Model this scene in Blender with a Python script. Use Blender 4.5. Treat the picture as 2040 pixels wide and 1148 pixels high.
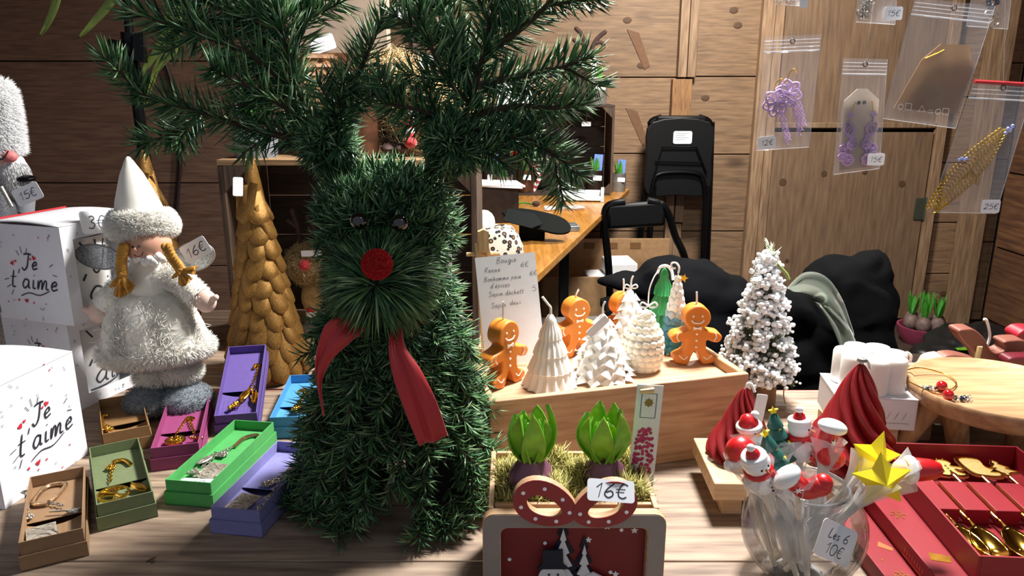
import bpy, math, random
import numpy as np
from math import sin, cos, tan, pi, radians, atan2, hypot, sqrt
from mathutils import Matrix, Vector, Euler, Quaternion
for o in list(bpy.data.objects): bpy.data.objects.remove(o)
random.seed(7); RNG = np.random.default_rng(7)
SC = bpy.context.scene
COL = SC.collection

# ---------------------------------------------------------------- camera, light, exposure
FPX, CX, CY, CAMH, PITCH = 1500.0, 1020.0, 574.0, 1.42, radians(15)
cam_d = bpy.data.cameras.new('camera'); cam = bpy.data.objects.new('camera', cam_d); COL.objects.link(cam)
cam_d.sensor_width = 36; cam_d.lens = 36*FPX/2040; cam_d.clip_start = .02
cam.location = (0, 0, CAMH); cam.rotation_euler = (pi/2-PITCH, 0, 0)
SC.camera = cam
W = bpy.data.worlds.new('evening'); SC.world = W; W.use_nodes = True
W.node_tree.nodes['Background'].inputs[0].default_value = (.8, .87, 1, 1)
W.node_tree.nodes['Background'].inputs[1].default_value = .3
def area(name, loc, target, size, power, color, shape='DISK', spread=180):
    d = bpy.data.lights.new(name, 'AREA'); d.shape = shape; d.size = size; d.energy = power; d.color = color
    d.spread = radians(spread)
    o = bpy.data.objects.new(name, d); COL.objects.link(o); o.location = loc
    o.rotation_euler = (Vector(target)-Vector(loc)).to_track_quat('-Z', 'Y').to_euler()
    return o
area('counter_lamp', (.5, 1.5, 2.3), (.2, 1.2, .9), .34, 80, (1, .975, .94))
area('front_fill', (.9, .1, 2.5), (.5, 1.2, 1), .4, 1.5, (.95, .97, 1))  # added front fill to brighten the hanging bags, not a lamp of the place
area('hall_lamp', (.9, 3.1, 2.6), (.9, 3.9, .9), .35, 85, (1, .94, .86))
SC.view_settings.view_transform = 'Standard'; SC.view_settings.look = 'None'
SC.view_settings.gamma = 1; SC.view_settings.use_curve_mapping = False
SC.view_settings.exposure = 0.1

# ---------------------------------------------------------------- placing
TT = .84                                     # counter top height
def ray(px, py):
    a, b = (px-CX)/FPX, -(py-CY)/FPX
    return Vector((a, cos(PITCH)+b*sin(PITCH), -sin(PITCH)+b*cos(PITCH)))
def P(px, py, z=TT):
    d = ray(px, py); return Vector((0, 0, CAMH))+d*((z-CAMH)/d.z)
def D(px, py, y):
    d = ray(px, py); return Vector((0, 0, CAMH))+d*(y/d.y)
def S(px, y, z=1.0):                         # metres covered by px pixels at that depth
    return px*(y*cos(PITCH)+(CAMH-z)*sin(PITCH))/FPX

# ---------------------------------------------------------------- materials
def lin(h):
    h = h.lstrip('#'); r = [int(h[i:i+2], 16)/255 for i in (0, 2, 4)]
    return tuple(x/12.92 if x <= .04045 else ((x+.055)/1.055)**2.4 for x in r)+(1,)
MATS = {}
def newmat(name):
    m = bpy.data.materials.new(name); m.use_nodes = True
    nt = m.node_tree; b = nt.nodes['Principled BSDF']
    return m, nt, b
def mat(name, col, rough=.5, metal=0, var=.12, scale=40, bump=0, bscale=None, sss=0, alpha=1, coat=0, sheen=0, spec=None, emit=0, stretch=(1, 1, 1)):
    if name in MATS: return MATS[name]
    m, nt, b = newmat(name); N, L = nt.nodes.new, nt.links.new
    c = lin(col)
    b.inputs['Roughness'].default_value = rough; b.inputs['Metallic'].default_value = metal
    tc = N('ShaderNodeTexCoord'); mp = N('ShaderNodeMapping'); mp.inputs['Scale'].default_value = stretch
    L(tc.outputs['Object'], mp.inputs[0])
    no = N('ShaderNodeTexNoise'); no.inputs['Scale'].default_value = scale; no.inputs['Detail'].default_value = 4
    L(mp.outputs[0], no.inputs[0])
    cr = N('ShaderNodeValToRGB')
    cr.color_ramp.elements[0].position = .3; cr.color_ramp.elements[1].position = .7
    cr.color_ramp.elements[0].color = tuple(x*(1-var) for x in c[:3])+(1,)
    cr.color_ramp.elements[1].color = tuple(min(1, x*(1+var)) for x in c[:3])+(1,)
    L(no.outputs[0], cr.inputs[0]); L(cr.outputs[0], b.inputs['Base Color'])
    if bump:
        n2 = N('ShaderNodeTexNoise'); n2.inputs['Scale'].default_value = bscale or scale*3; n2.inputs['Detail'].default_value = 3
        L(mp.outputs[0], n2.inputs[0])
        bp = N('ShaderNodeBump'); bp.inputs['Strength'].default_value = bump; bp.inputs['Distance'].default_value = .002
        L(n2.outputs[0], bp.inputs['Height']); L(bp.outputs[0], b.inputs['Normal'])
    if sss:
        b.inputs['Subsurface Weight'].default_value = sss; b.inputs['Subsurface Radius'].default_value = (.012, .007, .004)
        b.inputs['Subsurface Scale'].default_value = 1
    if alpha < 1: b.inputs['Alpha'].default_value = alpha
    if coat: b.inputs['Coat Weight'].default_value = coat
    if sheen: b.inputs['Sheen Weight'].default_value = sheen
    if spec is not None: b.inputs['Specular IOR Level'].default_value = spec
    MATS[name] = m; return m
def wood(name, dark, mid, light, axis='X', scale=1., rough=.6, knots=True, contrast=1., bump=.25, coat=0):
    if name in MATS: return MATS[name]
    m, nt, b = newmat(name); N, L = nt.nodes.new, nt.links.new
    tc = N('ShaderNodeTexCoord'); oi = N('ShaderNodeObjectInfo')
    off = N('ShaderNodeVectorMath'); off.operation = 'MULTIPLY_ADD'
    cmb = N('ShaderNodeCombineXYZ')
    for i in range(3): L(oi.outputs['Random'], cmb.inputs[i])
    off.inputs[1].default_value = (37, 23, 51); L(cmb.outputs[0], off.inputs[0]); L(tc.outputs['Object'], off.inputs[2])
    mp = N('ShaderNodeMapping')
    st = {'X': (1.0, 11, 11), 'Y': (11, 1.0, 11), 'Z': (11, 11, 1.0)}[axis]
    mp.inputs['Scale'].default_value = tuple(s*scale for s in st); L(off.outputs[0], mp.inputs[0])
    big = N('ShaderNodeTexNoise'); big.inputs['Scale'].default_value = .9; big.inputs['Detail'].default_value = 2; big.inputs['Distortion'].default_value = .6
    L(mp.outputs[0], big.inputs[0])
    mul = N('ShaderNodeMath'); mul.operation = 'MULTIPLY'; mul.inputs[1].default_value = 6; L(big.outputs[0], mul.inputs[0])
    fr = N('ShaderNodeMath'); fr.operation = 'PINGPONG'; fr.inputs[1].default_value = .3; L(mul.outputs[0], fr.inputs[0])
    fine = N('ShaderNodeTexNoise'); fine.inputs['Scale'].default_value = 9; fine.inputs['Detail'].default_value = 6; L(mp.outputs[0], fine.inputs[0])
    mix = N('ShaderNodeMath'); mix.operation = 'MULTIPLY_ADD'; mix.inputs[1].default_value = .3*contrast
    L(fr.outputs[0], mix.inputs[0]); L(fine.outputs[0], mix.inputs[2])
    cr = N('ShaderNodeValToRGB'); e = cr.color_ramp.elements
    e[0].position = .30; e[0].color = lin(dark); e[1].position = .80; e[1].color = lin(light)
    k = e.new(.54); k.color = lin(mid); L(mix.outputs[0], cr.inputs[0])
    col = cr.outputs[0]
    if knots:
        mk = N('ShaderNodeMapping'); ks = {'X': (1.6, 3.2, 3.2), 'Y': (3.2, 1.6, 3.2), 'Z': (3.2, 3.2, 1.6)}[axis]
        mk.inputs['Scale'].default_value = tuple(s*scale for s in ks); L(off.outputs[0], mk.inputs[0])
        vo = N('ShaderNodeTexVoronoi'); vo.inputs['Scale'].default_value = 1.15; L(mk.outputs[0], vo.inputs[0])
        kr = N('ShaderNodeValToRGB'); kr.color_ramp.elements[0].position = .06; kr.color_ramp.elements[0].color = (.75, .75, .75, 1)
        kr.color_ramp.elements[1].position = .13; kr.color_ramp.elements[1].color = (0, 0, 0, 1); L(vo.outputs['Distance'], kr.inputs[0])
        mx = N('ShaderNodeMix'); mx.data_type = 'RGBA'; L(kr.outputs[0], mx.inputs[0]); L(col, mx.inputs[6])
        dk = lin(dark); mx.inputs[7].default_value = (dk[0]*.45, dk[1]*.4, dk[2]*.4, 1); col = mx.outputs[2]
    hs = N('ShaderNodeHueSaturation'); vr = N('ShaderNodeMapRange'); vr.inputs[3].default_value = .86; vr.inputs[4].default_value = 1.12
    L(oi.outputs['Random'], vr.inputs[0]); L(vr.outputs[0], hs.inputs['Value']); L(col, hs.inputs['Color'])
    L(hs.outputs[0], b.inputs['Base Color'])
    b.inputs['Roughness'].default_value = rough
    if coat: b.inputs['Coat Weight'].default_value = coat; b.inputs['Coat Roughness'].default_value = .2
    bp = N('ShaderNodeBump'); bp.inputs['Strength'].default_value = bump; bp.inputs['Distance'].default_value = .0015
    L(mix.outputs[0], bp.inputs['Height']); L(bp.outputs[0], b.inputs['Normal'])
    MATS[name] = m; return m
def film(name, tint, haze=.12, gloss=.5, rough=.12):
    """thin clear plastic or glass: see-through with a fresnel sheen and a little milky haze"""
    if name in MATS: return MATS[name]
    m, nt, b = newmat(name); N, L = nt.nodes.new, nt.links.new
    tr = N('ShaderNodeBsdfTransparent'); tr.inputs[0].default_value = tint
    gl = N('ShaderNodeBsdfGlossy'); gl.inputs['Roughness'].default_value = rough
    df = N('ShaderNodeBsdfDiffuse'); df.inputs[0].default_value = (.9, .92, .96, 1)
    lw = N('ShaderNodeFresnel'); lw.inputs[0].default_value = 1.35
    mm = N('ShaderNodeMath'); mm.operation = 'MULTIPLY'; mm.inputs[1].default_value = gloss*2; mm.use_clamp = True; L(lw.outputs[0], mm.inputs[0])
    a = N('ShaderNodeMixShader'); a.inputs[0].default_value = haze; L(tr.outputs[0], a.inputs[1]); L(df.outputs[0], a.inputs[2])
    c = N('ShaderNodeMixShader'); L(mm.outputs[0], c.inputs[0]); L(a.outputs[0], c.inputs[1]); L(gl.outputs[0], c.inputs[2])
    if 'film' in name:
        tc = N('ShaderNodeTexCoord'); no = N('ShaderNodeTexNoise'); no.inputs['Scale'].default_value = 28; no.inputs['Detail'].default_value = 2
        L(tc.outputs['Object'], no.inputs[0]); bp = N('ShaderNodeBump'); bp.inputs['Strength'].default_value = .5; bp.inputs['Distance'].default_value = .01
        L(no.outputs[0], bp.inputs['Height']); L(bp.outputs[0], gl.inputs['Normal'])
    L(c.outputs[0], nt.nodes['Material Output'].inputs['Surface']); nt.nodes.remove(b)
    MATS[name] = m; return m
def tinted(name, stops, rough=.5, trans=0, spec=.5, bump=0):
    """colour per needle or hair from the 'tint' attribute"""
    if name in MATS: return MATS[name]
    m, nt, b = newmat(name); N, L = nt.nodes.new, nt.links.new
    at = N('ShaderNodeAttribute'); at.attribute_name = 'tint'
    cr = N('ShaderNodeValToRGB'); e = cr.color_ramp.elements
    e[0].position = stops[0][0]; e[0].color = lin(stops[0][1]); e[1].position = stops[-1][0]; e[1].color = lin(stops[-1][1])
    for p, c in stops[1:-1]: k = e.new(p); k.color = lin(c)
    L(at.outputs['Fac'], cr.inputs[0]); L(cr.outputs[0], b.inputs['Base Color'])
    b.inputs['Roughness'].default_value = rough; b.inputs['Specular IOR Level'].default_value = spec
    MATS[name] = m; return m

# ---------------------------------------------------------------- meshes
def rotm(rx=0, ry=0, rz=0): return Euler((rx, ry, rz)).to_matrix().to_4x4()
def TR(loc=(0, 0, 0), rot=(0, 0, 0), sc=(1, 1, 1)):
    return Matrix.Translation(loc) @ Euler(rot).to_matrix().to_4x4() @ Matrix.Diagonal((*sc, 1))
def frame_to(d, up=(0, 0, 1)):
    return Vector(d).to_track_quat('Z', 'Y').to_matrix().to_4x4()
def catmull(pts, n=6, closed=False):
    pts = [Vector(p) for p in pts]
    if len(pts) < 3 and not closed: return pts
    out = []; m = len(pts); rng = range(m) if closed else range(m-1)
    for i in rng:
        if closed: a, b, c, d = pts[i-1], pts[i], pts[(i+1) % m], pts[(i+2) % m]
        else: a, b, c, d = pts[max(i-1, 0)], pts[i], pts[i+1], pts[min(i+2, m-1)]
        for k in range(n):
            t = k/n
            out.append(.5*((2*b)+(c-a)*t+(2*a-5*b+4*c-d)*t*t+(3*b-a-3*c+d)*t**3))
    if not closed: out.append(pts[-1])
    return out
class MB:
    def __init__(s): s.v = []; s.f = []
    def add(s, v, f, M=None):
        o = len(s.v)
        if M is not None: v = [M @ Vector(p) for p in v]
        s.v += [tuple(p) for p in v]; s.f += [tuple(i+o for i in q) for q in f]; return s
    def box(s, c, d, M=None, rz=0):
        x, y, z = d[0]/2, d[1]/2, d[2]/2
        v = [(-x, -y, -z), (x, -y, -z), (x, y, -z), (-x, y, -z), (-x, -y, z), (x, -y, z), (x, y, z), (-x, y, z)]
        T = TR(c, (0, 0, rz)); T = M @ T if M is not None else T
        return s.add(v, [(0, 3, 2, 1), (4, 5, 6, 7), (0, 1, 5, 4), (1, 2, 6, 5), (2, 3, 7, 6), (3, 0, 4, 7)], T)
    def lathe(s, prof, n=24, M=None, fn=None):
        v, f = [], []
        for i, (r, z) in enumerate(prof):
            for k in range(n):
                a = 2*pi*k/n; q = fn(a, i, r, z) if fn else (r, z)
                v.append((q[0]*cos(a), q[0]*sin(a), q[1]))
        for i in range(len(prof)-1):
            for k in range(n):
                k2 = (k+1) % n; f.append((i*n+k, i*n+k2, (i+1)*n+k2, (i+1)*n+k))
        if prof[0][0] > 1e-5: f.append(tuple(reversed(range(n))))
        if prof[-1][0] > 1e-5: f.append(tuple((len(prof)-1)*n+k for k in range(n)))
        return s.add(v, f, M)
    def sphere(s, c, r, nu=16, nv=10, M=None):
        if not hasattr(r, '__len__'): r = (r, r, r)
        v = [(c[0], c[1], c[2]-r[2])]
        for j in range(1, nv):
            t = pi*j/nv-pi/2
            for k in range(nu):
                a = 2*pi*k/nu; v.append((c[0]+r[0]*cos(t)*cos(a), c[1]+r[1]*cos(t)*sin(a), c[2]+r[2]*sin(t)))
        v.append((c[0], c[1], c[2]+r[2])); f = []; L = len(v)-1
        for k in range(nu):
            k2 = (k+1) % nu; f.append((0, 1+k2, 1+k)); f.append((L, L-nu+k, L-nu+k2))
            for j in range(nv-2):
                a = 1+j*nu; f.append((a+k, a+k2, a+nu+k2, a+nu+k))
        return s.add(v, f, M)
    def tube(s, pts, r, n=8, M=None, cap=True):
        pts = [Vector(p) for p in pts]; m = len(pts); v, f = [], []
        rs = r if hasattr(r, '__len__') else [r]*m
        t0 = (pts[1]-pts[0]).normalized(); nrm = t0.orthogonal().normalized()
        for i, p in enumerate(pts):
            t = (pts[min(i+1, m-1)]-pts[max(i-1, 0)])
            t = t.normalized() if t.length > 1e-9 else t0
            nrm = (nrm-t*nrm.dot(t)); nrm = nrm.normalized() if nrm.length > 1e-6 else t.orthogonal().normalized()
            b = t.cross(nrm)
            for k in range(n):
                a = 2*pi*k/n; v.append(p+(nrm*cos(a)+b*sin(a))*rs[i])
        for i in range(m-1):
            for k in range(n):
                k2 = (k+1) % n; f.append((i*n+k, i*n+k2, (i+1)*n+k2, (i+1)*n+k))
        if cap: f.append(tuple(reversed(range(n)))); f.append(tuple((m-1)*n+k for k in range(n)))
        return s.add(v, f, M)
    def prism(s, poly, z0, z1, M=None):
        n = len(poly)
        if sum(poly[i][0]*poly[(i+1) % n][1]-poly[(i+1) % n][0]*poly[i][1] for i in range(n)) < 0: poly = list(reversed(poly))
        v = [(p[0], p[1], z0) for p in poly]+[(p[0], p[1], z1) for p in poly]
        f = [tuple(reversed(range(n))), tuple(range(n, 2*n))]+[(k, (k+1) % n, n+(k+1) % n, n+k) for k in range(n)]
        return s.add(v, f, M)
    def ring(s, outer, inner, z0, z1, M=None):
        n = len(outer); v = []
        for p in outer: v.append((p[0], p[1], z0))
        for p in outer: v.append((p[0], p[1], z1))
        for p in inner: v.append((p[0], p[1], z0))
        for p in inner: v.append((p[0], p[1], z1))
        f = []
        for k in range(n):
            q = (k+1) % n
            f += [(k, q, n+q, n+k), (2*n+q, 2*n+k, 3*n+k, 3*n+q), (n+k, n+q, 3*n+q, 3*n+k), (q, k, 2*n+k, 2*n+q)]
        return s.add(v, f, M)
    def torus(s, R, r, M=None, n=20, m=8, a0=0, a1=2*pi):
        full = abs(a1-a0-2*pi) < 1e-6
        pts = [(R*cos(a0+(a1-a0)*i/n), R*sin(a0+(a1-a0)*i/n), 0) for i in range(n if full else n+1)]
        if full:
            v, f = [], []
            for i in range(n):
                a = 2*pi*i/n
                for k in range(m):
                    b = 2*pi*k/m; v.append(((R+r*cos(b))*cos(a), (R+r*cos(b))*sin(a), r*sin(b)))
            for i in range(n):
                for k in range(m):
                    i2, k2 = (i+1) % n, (k+1) % m; f.append((i*m+k, i2*m+k, i2*m+k2, i*m+k2))
            return s.add(v, f, M)
        return s.tube(pts, r, m, M)
    def mesh(s, name, smooth=35):
        me = bpy.data.meshes.new(name); me.from_pydata(s.v, [], s.f); me.update()
        if smooth:
            me.polygons.foreach_set('use_smooth', [True]*len(me.polygons))
            me.set_sharp_from_angle(angle=radians(smooth))
        return me
    def build(s, name, m, parent=None, loc=(0, 0, 0), rot=(0, 0, 0), smooth=35, bev=0, sub=0, recalc=False):
        me = s.mesh(name, smooth)
        if recalc:
            import bmesh
            bm = bmesh.new(); bm.from_mesh(me); bmesh.ops.recalc_face_normals(bm, faces=bm.faces); bm.to_mesh(me); bm.free()
        return link(name, me, m, parent, loc, rot, bev, sub)
def link(name, me, m, parent=None, loc=(0, 0, 0), rot=(0, 0, 0), bev=0, sub=0):
    o = bpy.data.objects.new(name, me); COL.objects.link(o)
    if m is not None and not me.materials: me.materials.append(m)
    o.location = loc; o.rotation_euler = rot
    if parent is not None: o.parent = parent
    if bev:
        b = o.modifiers.new('bevel', 'BEVEL'); b.width = bev; b.segments = 2; b.limit_method = 'ANGLE'; b.angle_limit = radians(40)
    if sub:
        b = o.modifiers.new('sub', 'SUBSURF'); b.levels = sub; b.render_levels = sub
    return o
def tag(o, label, cat, group=None, kind=None):
    o['label'] = label; o['category'] = cat
    if group: o['group'] = group
    if kind: o['kind'] = kind
    return o
def thing(name, label, cat, loc=(0, 0, 0), rz=0, group=None):
    o = bpy.data.objects.new(name, None); COL.objects.link(o); o.empty_display_size = .02
    o.location = loc; o.rotation_euler = (0, 0, rz); return tag(o, label, cat, group)
def struct(o): o['kind'] = 'structure'; return o
def spikes(name, Pn, Dn, Ln, R, m, parent=None, loc=(0, 0, 0), bend=None, tint=None, stuff=True, fat=.55):
    """many thin curved three-sided needles or hairs in one mesh"""
    Pn = np.asarray(Pn, float); Dn = np.asarray(Dn, float); n = len(Pn)
    Dn = Dn/np.maximum(np.linalg.norm(Dn, axis=1, keepdims=True), 1e-9)
    Ln = np.broadcast_to(np.asarray(Ln, float), (n,))[:, None]
    R = np.broadcast_to(np.asarray(R, float), (n,))[:, None]
    ref = np.where(np.abs(Dn[:, 2:3]) < .9, np.array([[0, 0, 1.]]), np.array([[1., 0, 0]]))
    U = np.cross(Dn, ref); U /= np.linalg.norm(U, axis=1, keepdims=True); V = np.cross(Dn, U)
    B = np.zeros((n, 3)) if bend is None else np.asarray(bend, float)*Ln
    co = np.zeros((n, 7, 3))
    for k in range(3):
        a = 2*pi*k/3
        w = (U*cos(a)+V*sin(a)*.6)*R
        co[:, k] = Pn+w*fat; co[:, 3+k] = Pn+Dn*Ln*.55+B*.3+w
    co[:, 6] = Pn+Dn*Ln+B
    t = np.array([[0, 1, 4], [0, 4, 3], [1, 2, 5], [1, 5, 4], [2, 0, 3], [2, 3, 5], [3, 4, 6], [4, 5, 6], [5, 3, 6]])
    idx = (np.arange(n)[:, None, None]*7+t[None]).reshape(-1)
    me = bpy.data.meshes.new(name); me.vertices.add(n*7); me.vertices.foreach_set('co', co.reshape(-1))
    me.loops.add(len(idx)); me.loops.foreach_set('vertex_index', idx.astype(np.int32))
    me.polygons.add(n*9); me.polygons.foreach_set('loop_start', np.arange(0, n*27, 3, dtype=np.int32))
    me.polygons.foreach_set('use_smooth', np.ones(n*9, bool))
    me.update(calc_edges=True)
    tn = RNG.random(n) if tint is None else np.asarray(tint)
    at = me.attributes.new('tint', 'FLOAT', 'POINT'); at.data.foreach_set('value', np.repeat(tn, 7).astype(np.float32))
    o = link(name, me, m, parent, loc)
    if stuff: o['kind'] = 'stuff'
    return o
def unit(n):
    v = RNG.normal(size=(n, 3)); return v/np.linalg.norm(v, axis=1, keepdims=True)
def ell_pts(c, r, n, zmin=-1.1):
    d = unit(n); d = d[d[:, 2] > zmin]; r = np.array(r if hasattr(r, '__len__') else (r,)*3)
    p = np.array(c)+d*r; nn = d/r; nn /= np.linalg.norm(nn, axis=1, keepdims=True); return p, nn
def lathe_pts(prof, n, M=None):
    z = np.array([p[1] for p in prof]); r = np.array([p[0] for p in prof])
    ar = np.hypot(np.diff(z), np.diff(r))*(r[1:]+r[:-1]); i = RNG.choice(len(ar), n, p=ar/ar.sum()); u = RNG.random(n)
    rr = r[i]*(1-u)+r[i+1]*u; zz = z[i]*(1-u)+z[i+1]*u; a = RNG.random(len(i))*2*pi
    p = np.stack([rr*np.cos(a), rr*np.sin(a), zz], 1)
    dz, dr = z[i+1]-z[i], r[i+1]-r[i]; nn = np.stack([np.cos(a)*dz, np.sin(a)*dz, -dr], 1)
    nn /= np.maximum(np.linalg.norm(nn, axis=1, keepdims=True), 1e-9)
    if M is not None:
        A = np.array(M); p = p@A[:3, :3].T+A[:3, 3]; nn = nn@A[:3, :3].T
    return p, nn
def sprig(path, length, density, spread=62, flat=.0, taper=True, tipfan=True):
    """needle roots and directions all round one fir twig"""
    pts = np.array([tuple(p) for p in catmull(path, 5)]); seg = np.linalg.norm(np.diff(pts, axis=0), axis=1); tot = seg.sum()
    n = max(6, int(tot*density)); s = np.sort(RNG.random(n))*tot; cum = np.r_[0, np.cumsum(seg)]
    i = np.clip(np.searchsorted(cum, s)-1, 0, len(seg)-1); u = ((s-cum[i])/np.maximum(seg[i], 1e-9))[:, None]
    p = pts[i]*(1-u)+pts[i+1]*u; t = (pts[i+1]-pts[i])/np.maximum(seg[i], 1e-9)[:, None]
    ref = np.array([[0, 1, 0.]]) ; U = np.cross(t, ref); U /= np.maximum(np.linalg.norm(U, axis=1, keepdims=True), 1e-6); V = np.cross(U, t)
    ph = RNG.random(n)*2*pi
    rad = U*np.cos(ph)[:, None]+V*np.sin(ph)[:, None]*(1-flat)
    rad /= np.linalg.norm(rad, axis=1, keepdims=True)
    fr = s/tot
    an = np.radians(spread+RNG.normal(size=n)*9-28*np.clip((fr-.75)/.25, 0, 1)*(1 if tipfan else 0))[:, None]
    d = t*np.cos(an)+rad*np.sin(an)
    L = length*(1+RNG.normal(size=n)*.1)
    if taper: L = L*(1-.3*np.clip((fr-.8)/.2, 0, 1))
    return p, d, L
# ---------------------------------------------------------------- handwriting
GL = {
'0': (.8, [[(.5, 1), (.15, .8), (.1, .4), (.3, .02), (.65, .05), (.85, .5), (.75, .88), (.45, 1)]]),
'1': (.5, [[(.05, .68), (.4, 1)], [(.4, 1), (.32, 0)]]),
'2': (.8, [[(.1, .75), (.35, 1), (.7, .85), (.6, .5), (.1, .02), (.4, .08), (.8, .04)]]),
'3': (.75, [[(.15, .9), (.45, 1), (.65, .8), (.35, .55), (.7, .35), (.5, .02), (.1, .08)]]),
'5': (.8, [[(.8, 1), (.28, .97)], [(.28, .97), (.2, .58), (.55, .65), (.8, .35), (.55, .02), (.1, .1)]]),
'6': (.75, [[(.7, 1), (.3, .65), (.12, .25), (.42, 0), (.72, .2), (.55, .48), (.18, .35)]]),
'€': (.9, [[(.85, .9), (.5, 1), (.25, .6), (.3, .15), (.6, 0), (.85, .12)], [(.05, .62), (.7, .64)], [(.05, .42), (.65, .43)]]),
'-': (.6, [[(.05, .4), (.5, .42)]]),
"'": (.25, [[(.12, 1.05), (.05, .8)]]),
'B': (.75, [[(.15, 1), (.1, 0)], [(.1, .95), (.5, 1), (.6, .75), (.2, .52), (.65, .35), (.5, 0), (.08, .02)]]),
'R': (.75, [[(.15, 1), (.1, 0)], [(.1, .95), (.5, 1), (.6, .75), (.18, .5), (.4, .25), (.7, 0)]]),
'S': (.7, [[(.65, .9), (.35, 1), (.15, .75), (.5, .5), (.55, .15), (.25, 0), (.02, .12)]]),
'L': (.65, [[(.2, 1), (.1, .02), (.6, .06)]]),
'J': (.7, [[(.05, .95), (.4, 1), (.7, .95)], [(.48, 1), (.4, .2), (.15, -.1), (-.05, .1)]]),
'a': (.6, [[(.45, .45), (.2, .5), (.05, .2), (.2, 0), (.42, .2), (.45, .48), (.45, .1), (.58, .02)]]),
'c': (.5, [[(.42, .42), (.2, .5), (.05, .2), (.2, 0), (.45, .1)]]),
'd': (.6, [[(.42, .42), (.2, .48), (.05, .2), (.2, 0), (.42, .2), (.5, 1), (.45, .1), (.58, .02)]]),
'e': (.5, [[(.05, .2), (.38, .32), (.28, .5), (.06, .3), (.15, 0), (.48, .1)]]),
'é': (.5, [[(.05, .2), (.38, .32), (.28, .5), (.06, .3), (.15, 0), (.48, .1)], [(.2, .65), (.38, .85)]]),
'g': (.55, [[(.42, .42), (.2, .5), (.05, .2), (.25, .05), (.45, .45), (.4, -.3), (.1, -.35), (.5, .08)]]),
'h': (.6, [[(.15, 1), (.08, 0), (.25, .45), (.42, .4), (.42, .05), (.55, .02)]]),
'i': (.3, [[(.1, .5), (.1, .05), (.28, .05)], [(.13, .72), (.15, .78)]]),
'l': (.3, [[(.02, .1), (.25, .85), (.1, .9), (.1, .1), (.28, .05)]]),
'm': (.85, [[(.05, .5), (.05, 0), (.2, .48), (.32, .4), (.32, 0), (.5, .48), (.62, .4), (.62, .05), (.8, .04)]]),
'n': (.6, [[(.05, .5), (.05, 0), (.25, .48), (.4, .4), (.4, .05), (.56, .04)]]),
'o': (.52, [[(.25, .5), (.05, .25), (.22, 0), (.45, .22), (.3, .5), (.5, .45)]]),
'p': (.58, [[(.1, .5), (.02, -.45)], [(.08, .35), (.3, .5), (.45, .25), (.25, 0), (.07, .1)]]),
'r': (.42, [[(.05, .5), (.08, 0)], [(.08, .3), (.25, .5), (.4, .45)]]),
's': (.45, [[(.38, .45), (.15, .48), (.12, .32), (.35, .18), (.25, 0), (.02, .05)]]),
't': (.42, [[(.2, .95), (.15, .1), (.38, .04)], [(0, .58), (.4, .6)]]),
'u': (.6, [[(.05, .5), (.08, .08), (.25, .02), (.42, .45)], [(.42, .5), (.42, .08), (.58, .03)]]),
'x': (.5, [[(.05, .48), (.42, .02)], [(.42, .48), (.05, 0)]]),
}
def strokes(text, size, x=0, y=0, slant=.18, center=False):
    out = []; cx = 0
    for ch in text:
        if ch == ' ': cx += .45; continue
        w, ls = GL[ch]
        for l in ls: out.append([(cx+q[0]+slant*q[1], q[1]) for q in l])
        cx += w+.08
    o = x-(cx*size/2 if center else 0)
    return [[(o+a*size, y+b*size) for a, b in l] for l in out]
def ink(name, lines, width, m, parent, loc=(0, 0, 0), rot=(0, 0, 0), z=.0006, n=4):
    """flat pen strokes lying in local XY"""
    b = MB()
    for l in lines:
        p = [Vector((q[0], q[1], 0)) for q in l]; p = catmull(p, n) if len(p) > 2 else p
        v, f = [], []
        for i, q in enumerate(p):
            t = p[min(i+1, len(p)-1)]-p[max(i-1, 0)]; t = t.normalized() if t.length > 1e-9 else Vector((1, 0, 0))
            w = width/2*(1 if 0 < i < len(p)-1 else .6); nr = Vector((-t.y, t.x, 0))*w
            v += [(q.x+nr.x, q.y+nr.y, z), (q.x-nr.x, q.y-nr.y, z)]
        f = [(2*i+1, 2*i+3, 2*i+2, 2*i) for i in range(len(p)-1)]
        b.add(v, f)
    o = b.build(name, m, parent, loc, rot, smooth=0)
    if name in ('printed_rays', 'heart_outlines', 'handwriting'): o['kind'] = 'stuff'
    return o
PAPER = mat('paper', '#eef1f6', .6, var=.03)
INK = mat('ink', '#2a2c38', .6, var=.05)
INKG = mat('pencil_ink', '#6a6f7c', .7, var=.05)
def card(parent, w, h, text, loc, rot, size=None, name='price_tag', m=None, im=None, r=.15, pw=None, two=None):
    """paper ticket with handwriting as a child"""
    k = min(w, h)*r; pl = []
    for cx, cy, a0 in ((w/2-k, h/2-k, 0), (-w/2+k, h/2-k, pi/2), (-w/2+k, -h/2+k, pi), (w/2-k, -h/2+k, 3*pi/2)):
        for i in range(4): a = a0+pi/2*i/3; pl.append((cx+k*cos(a), cy+k*sin(a)))
    o = MB().prism(pl, -.0004, .0004).build(name, m or PAPER, parent, loc, rot, smooth=0)
    size = size or h*.5; ls = []
    if text: ls += strokes(text, size, 0, -size*.5 if not two else size*.25, center=True)
    if two: ls += strokes(two, size*1.15, 0, -size*1.35, center=True)
    if ls: ink('writing', ls, pw or size*.1, im or INK, o)
    return o
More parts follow.
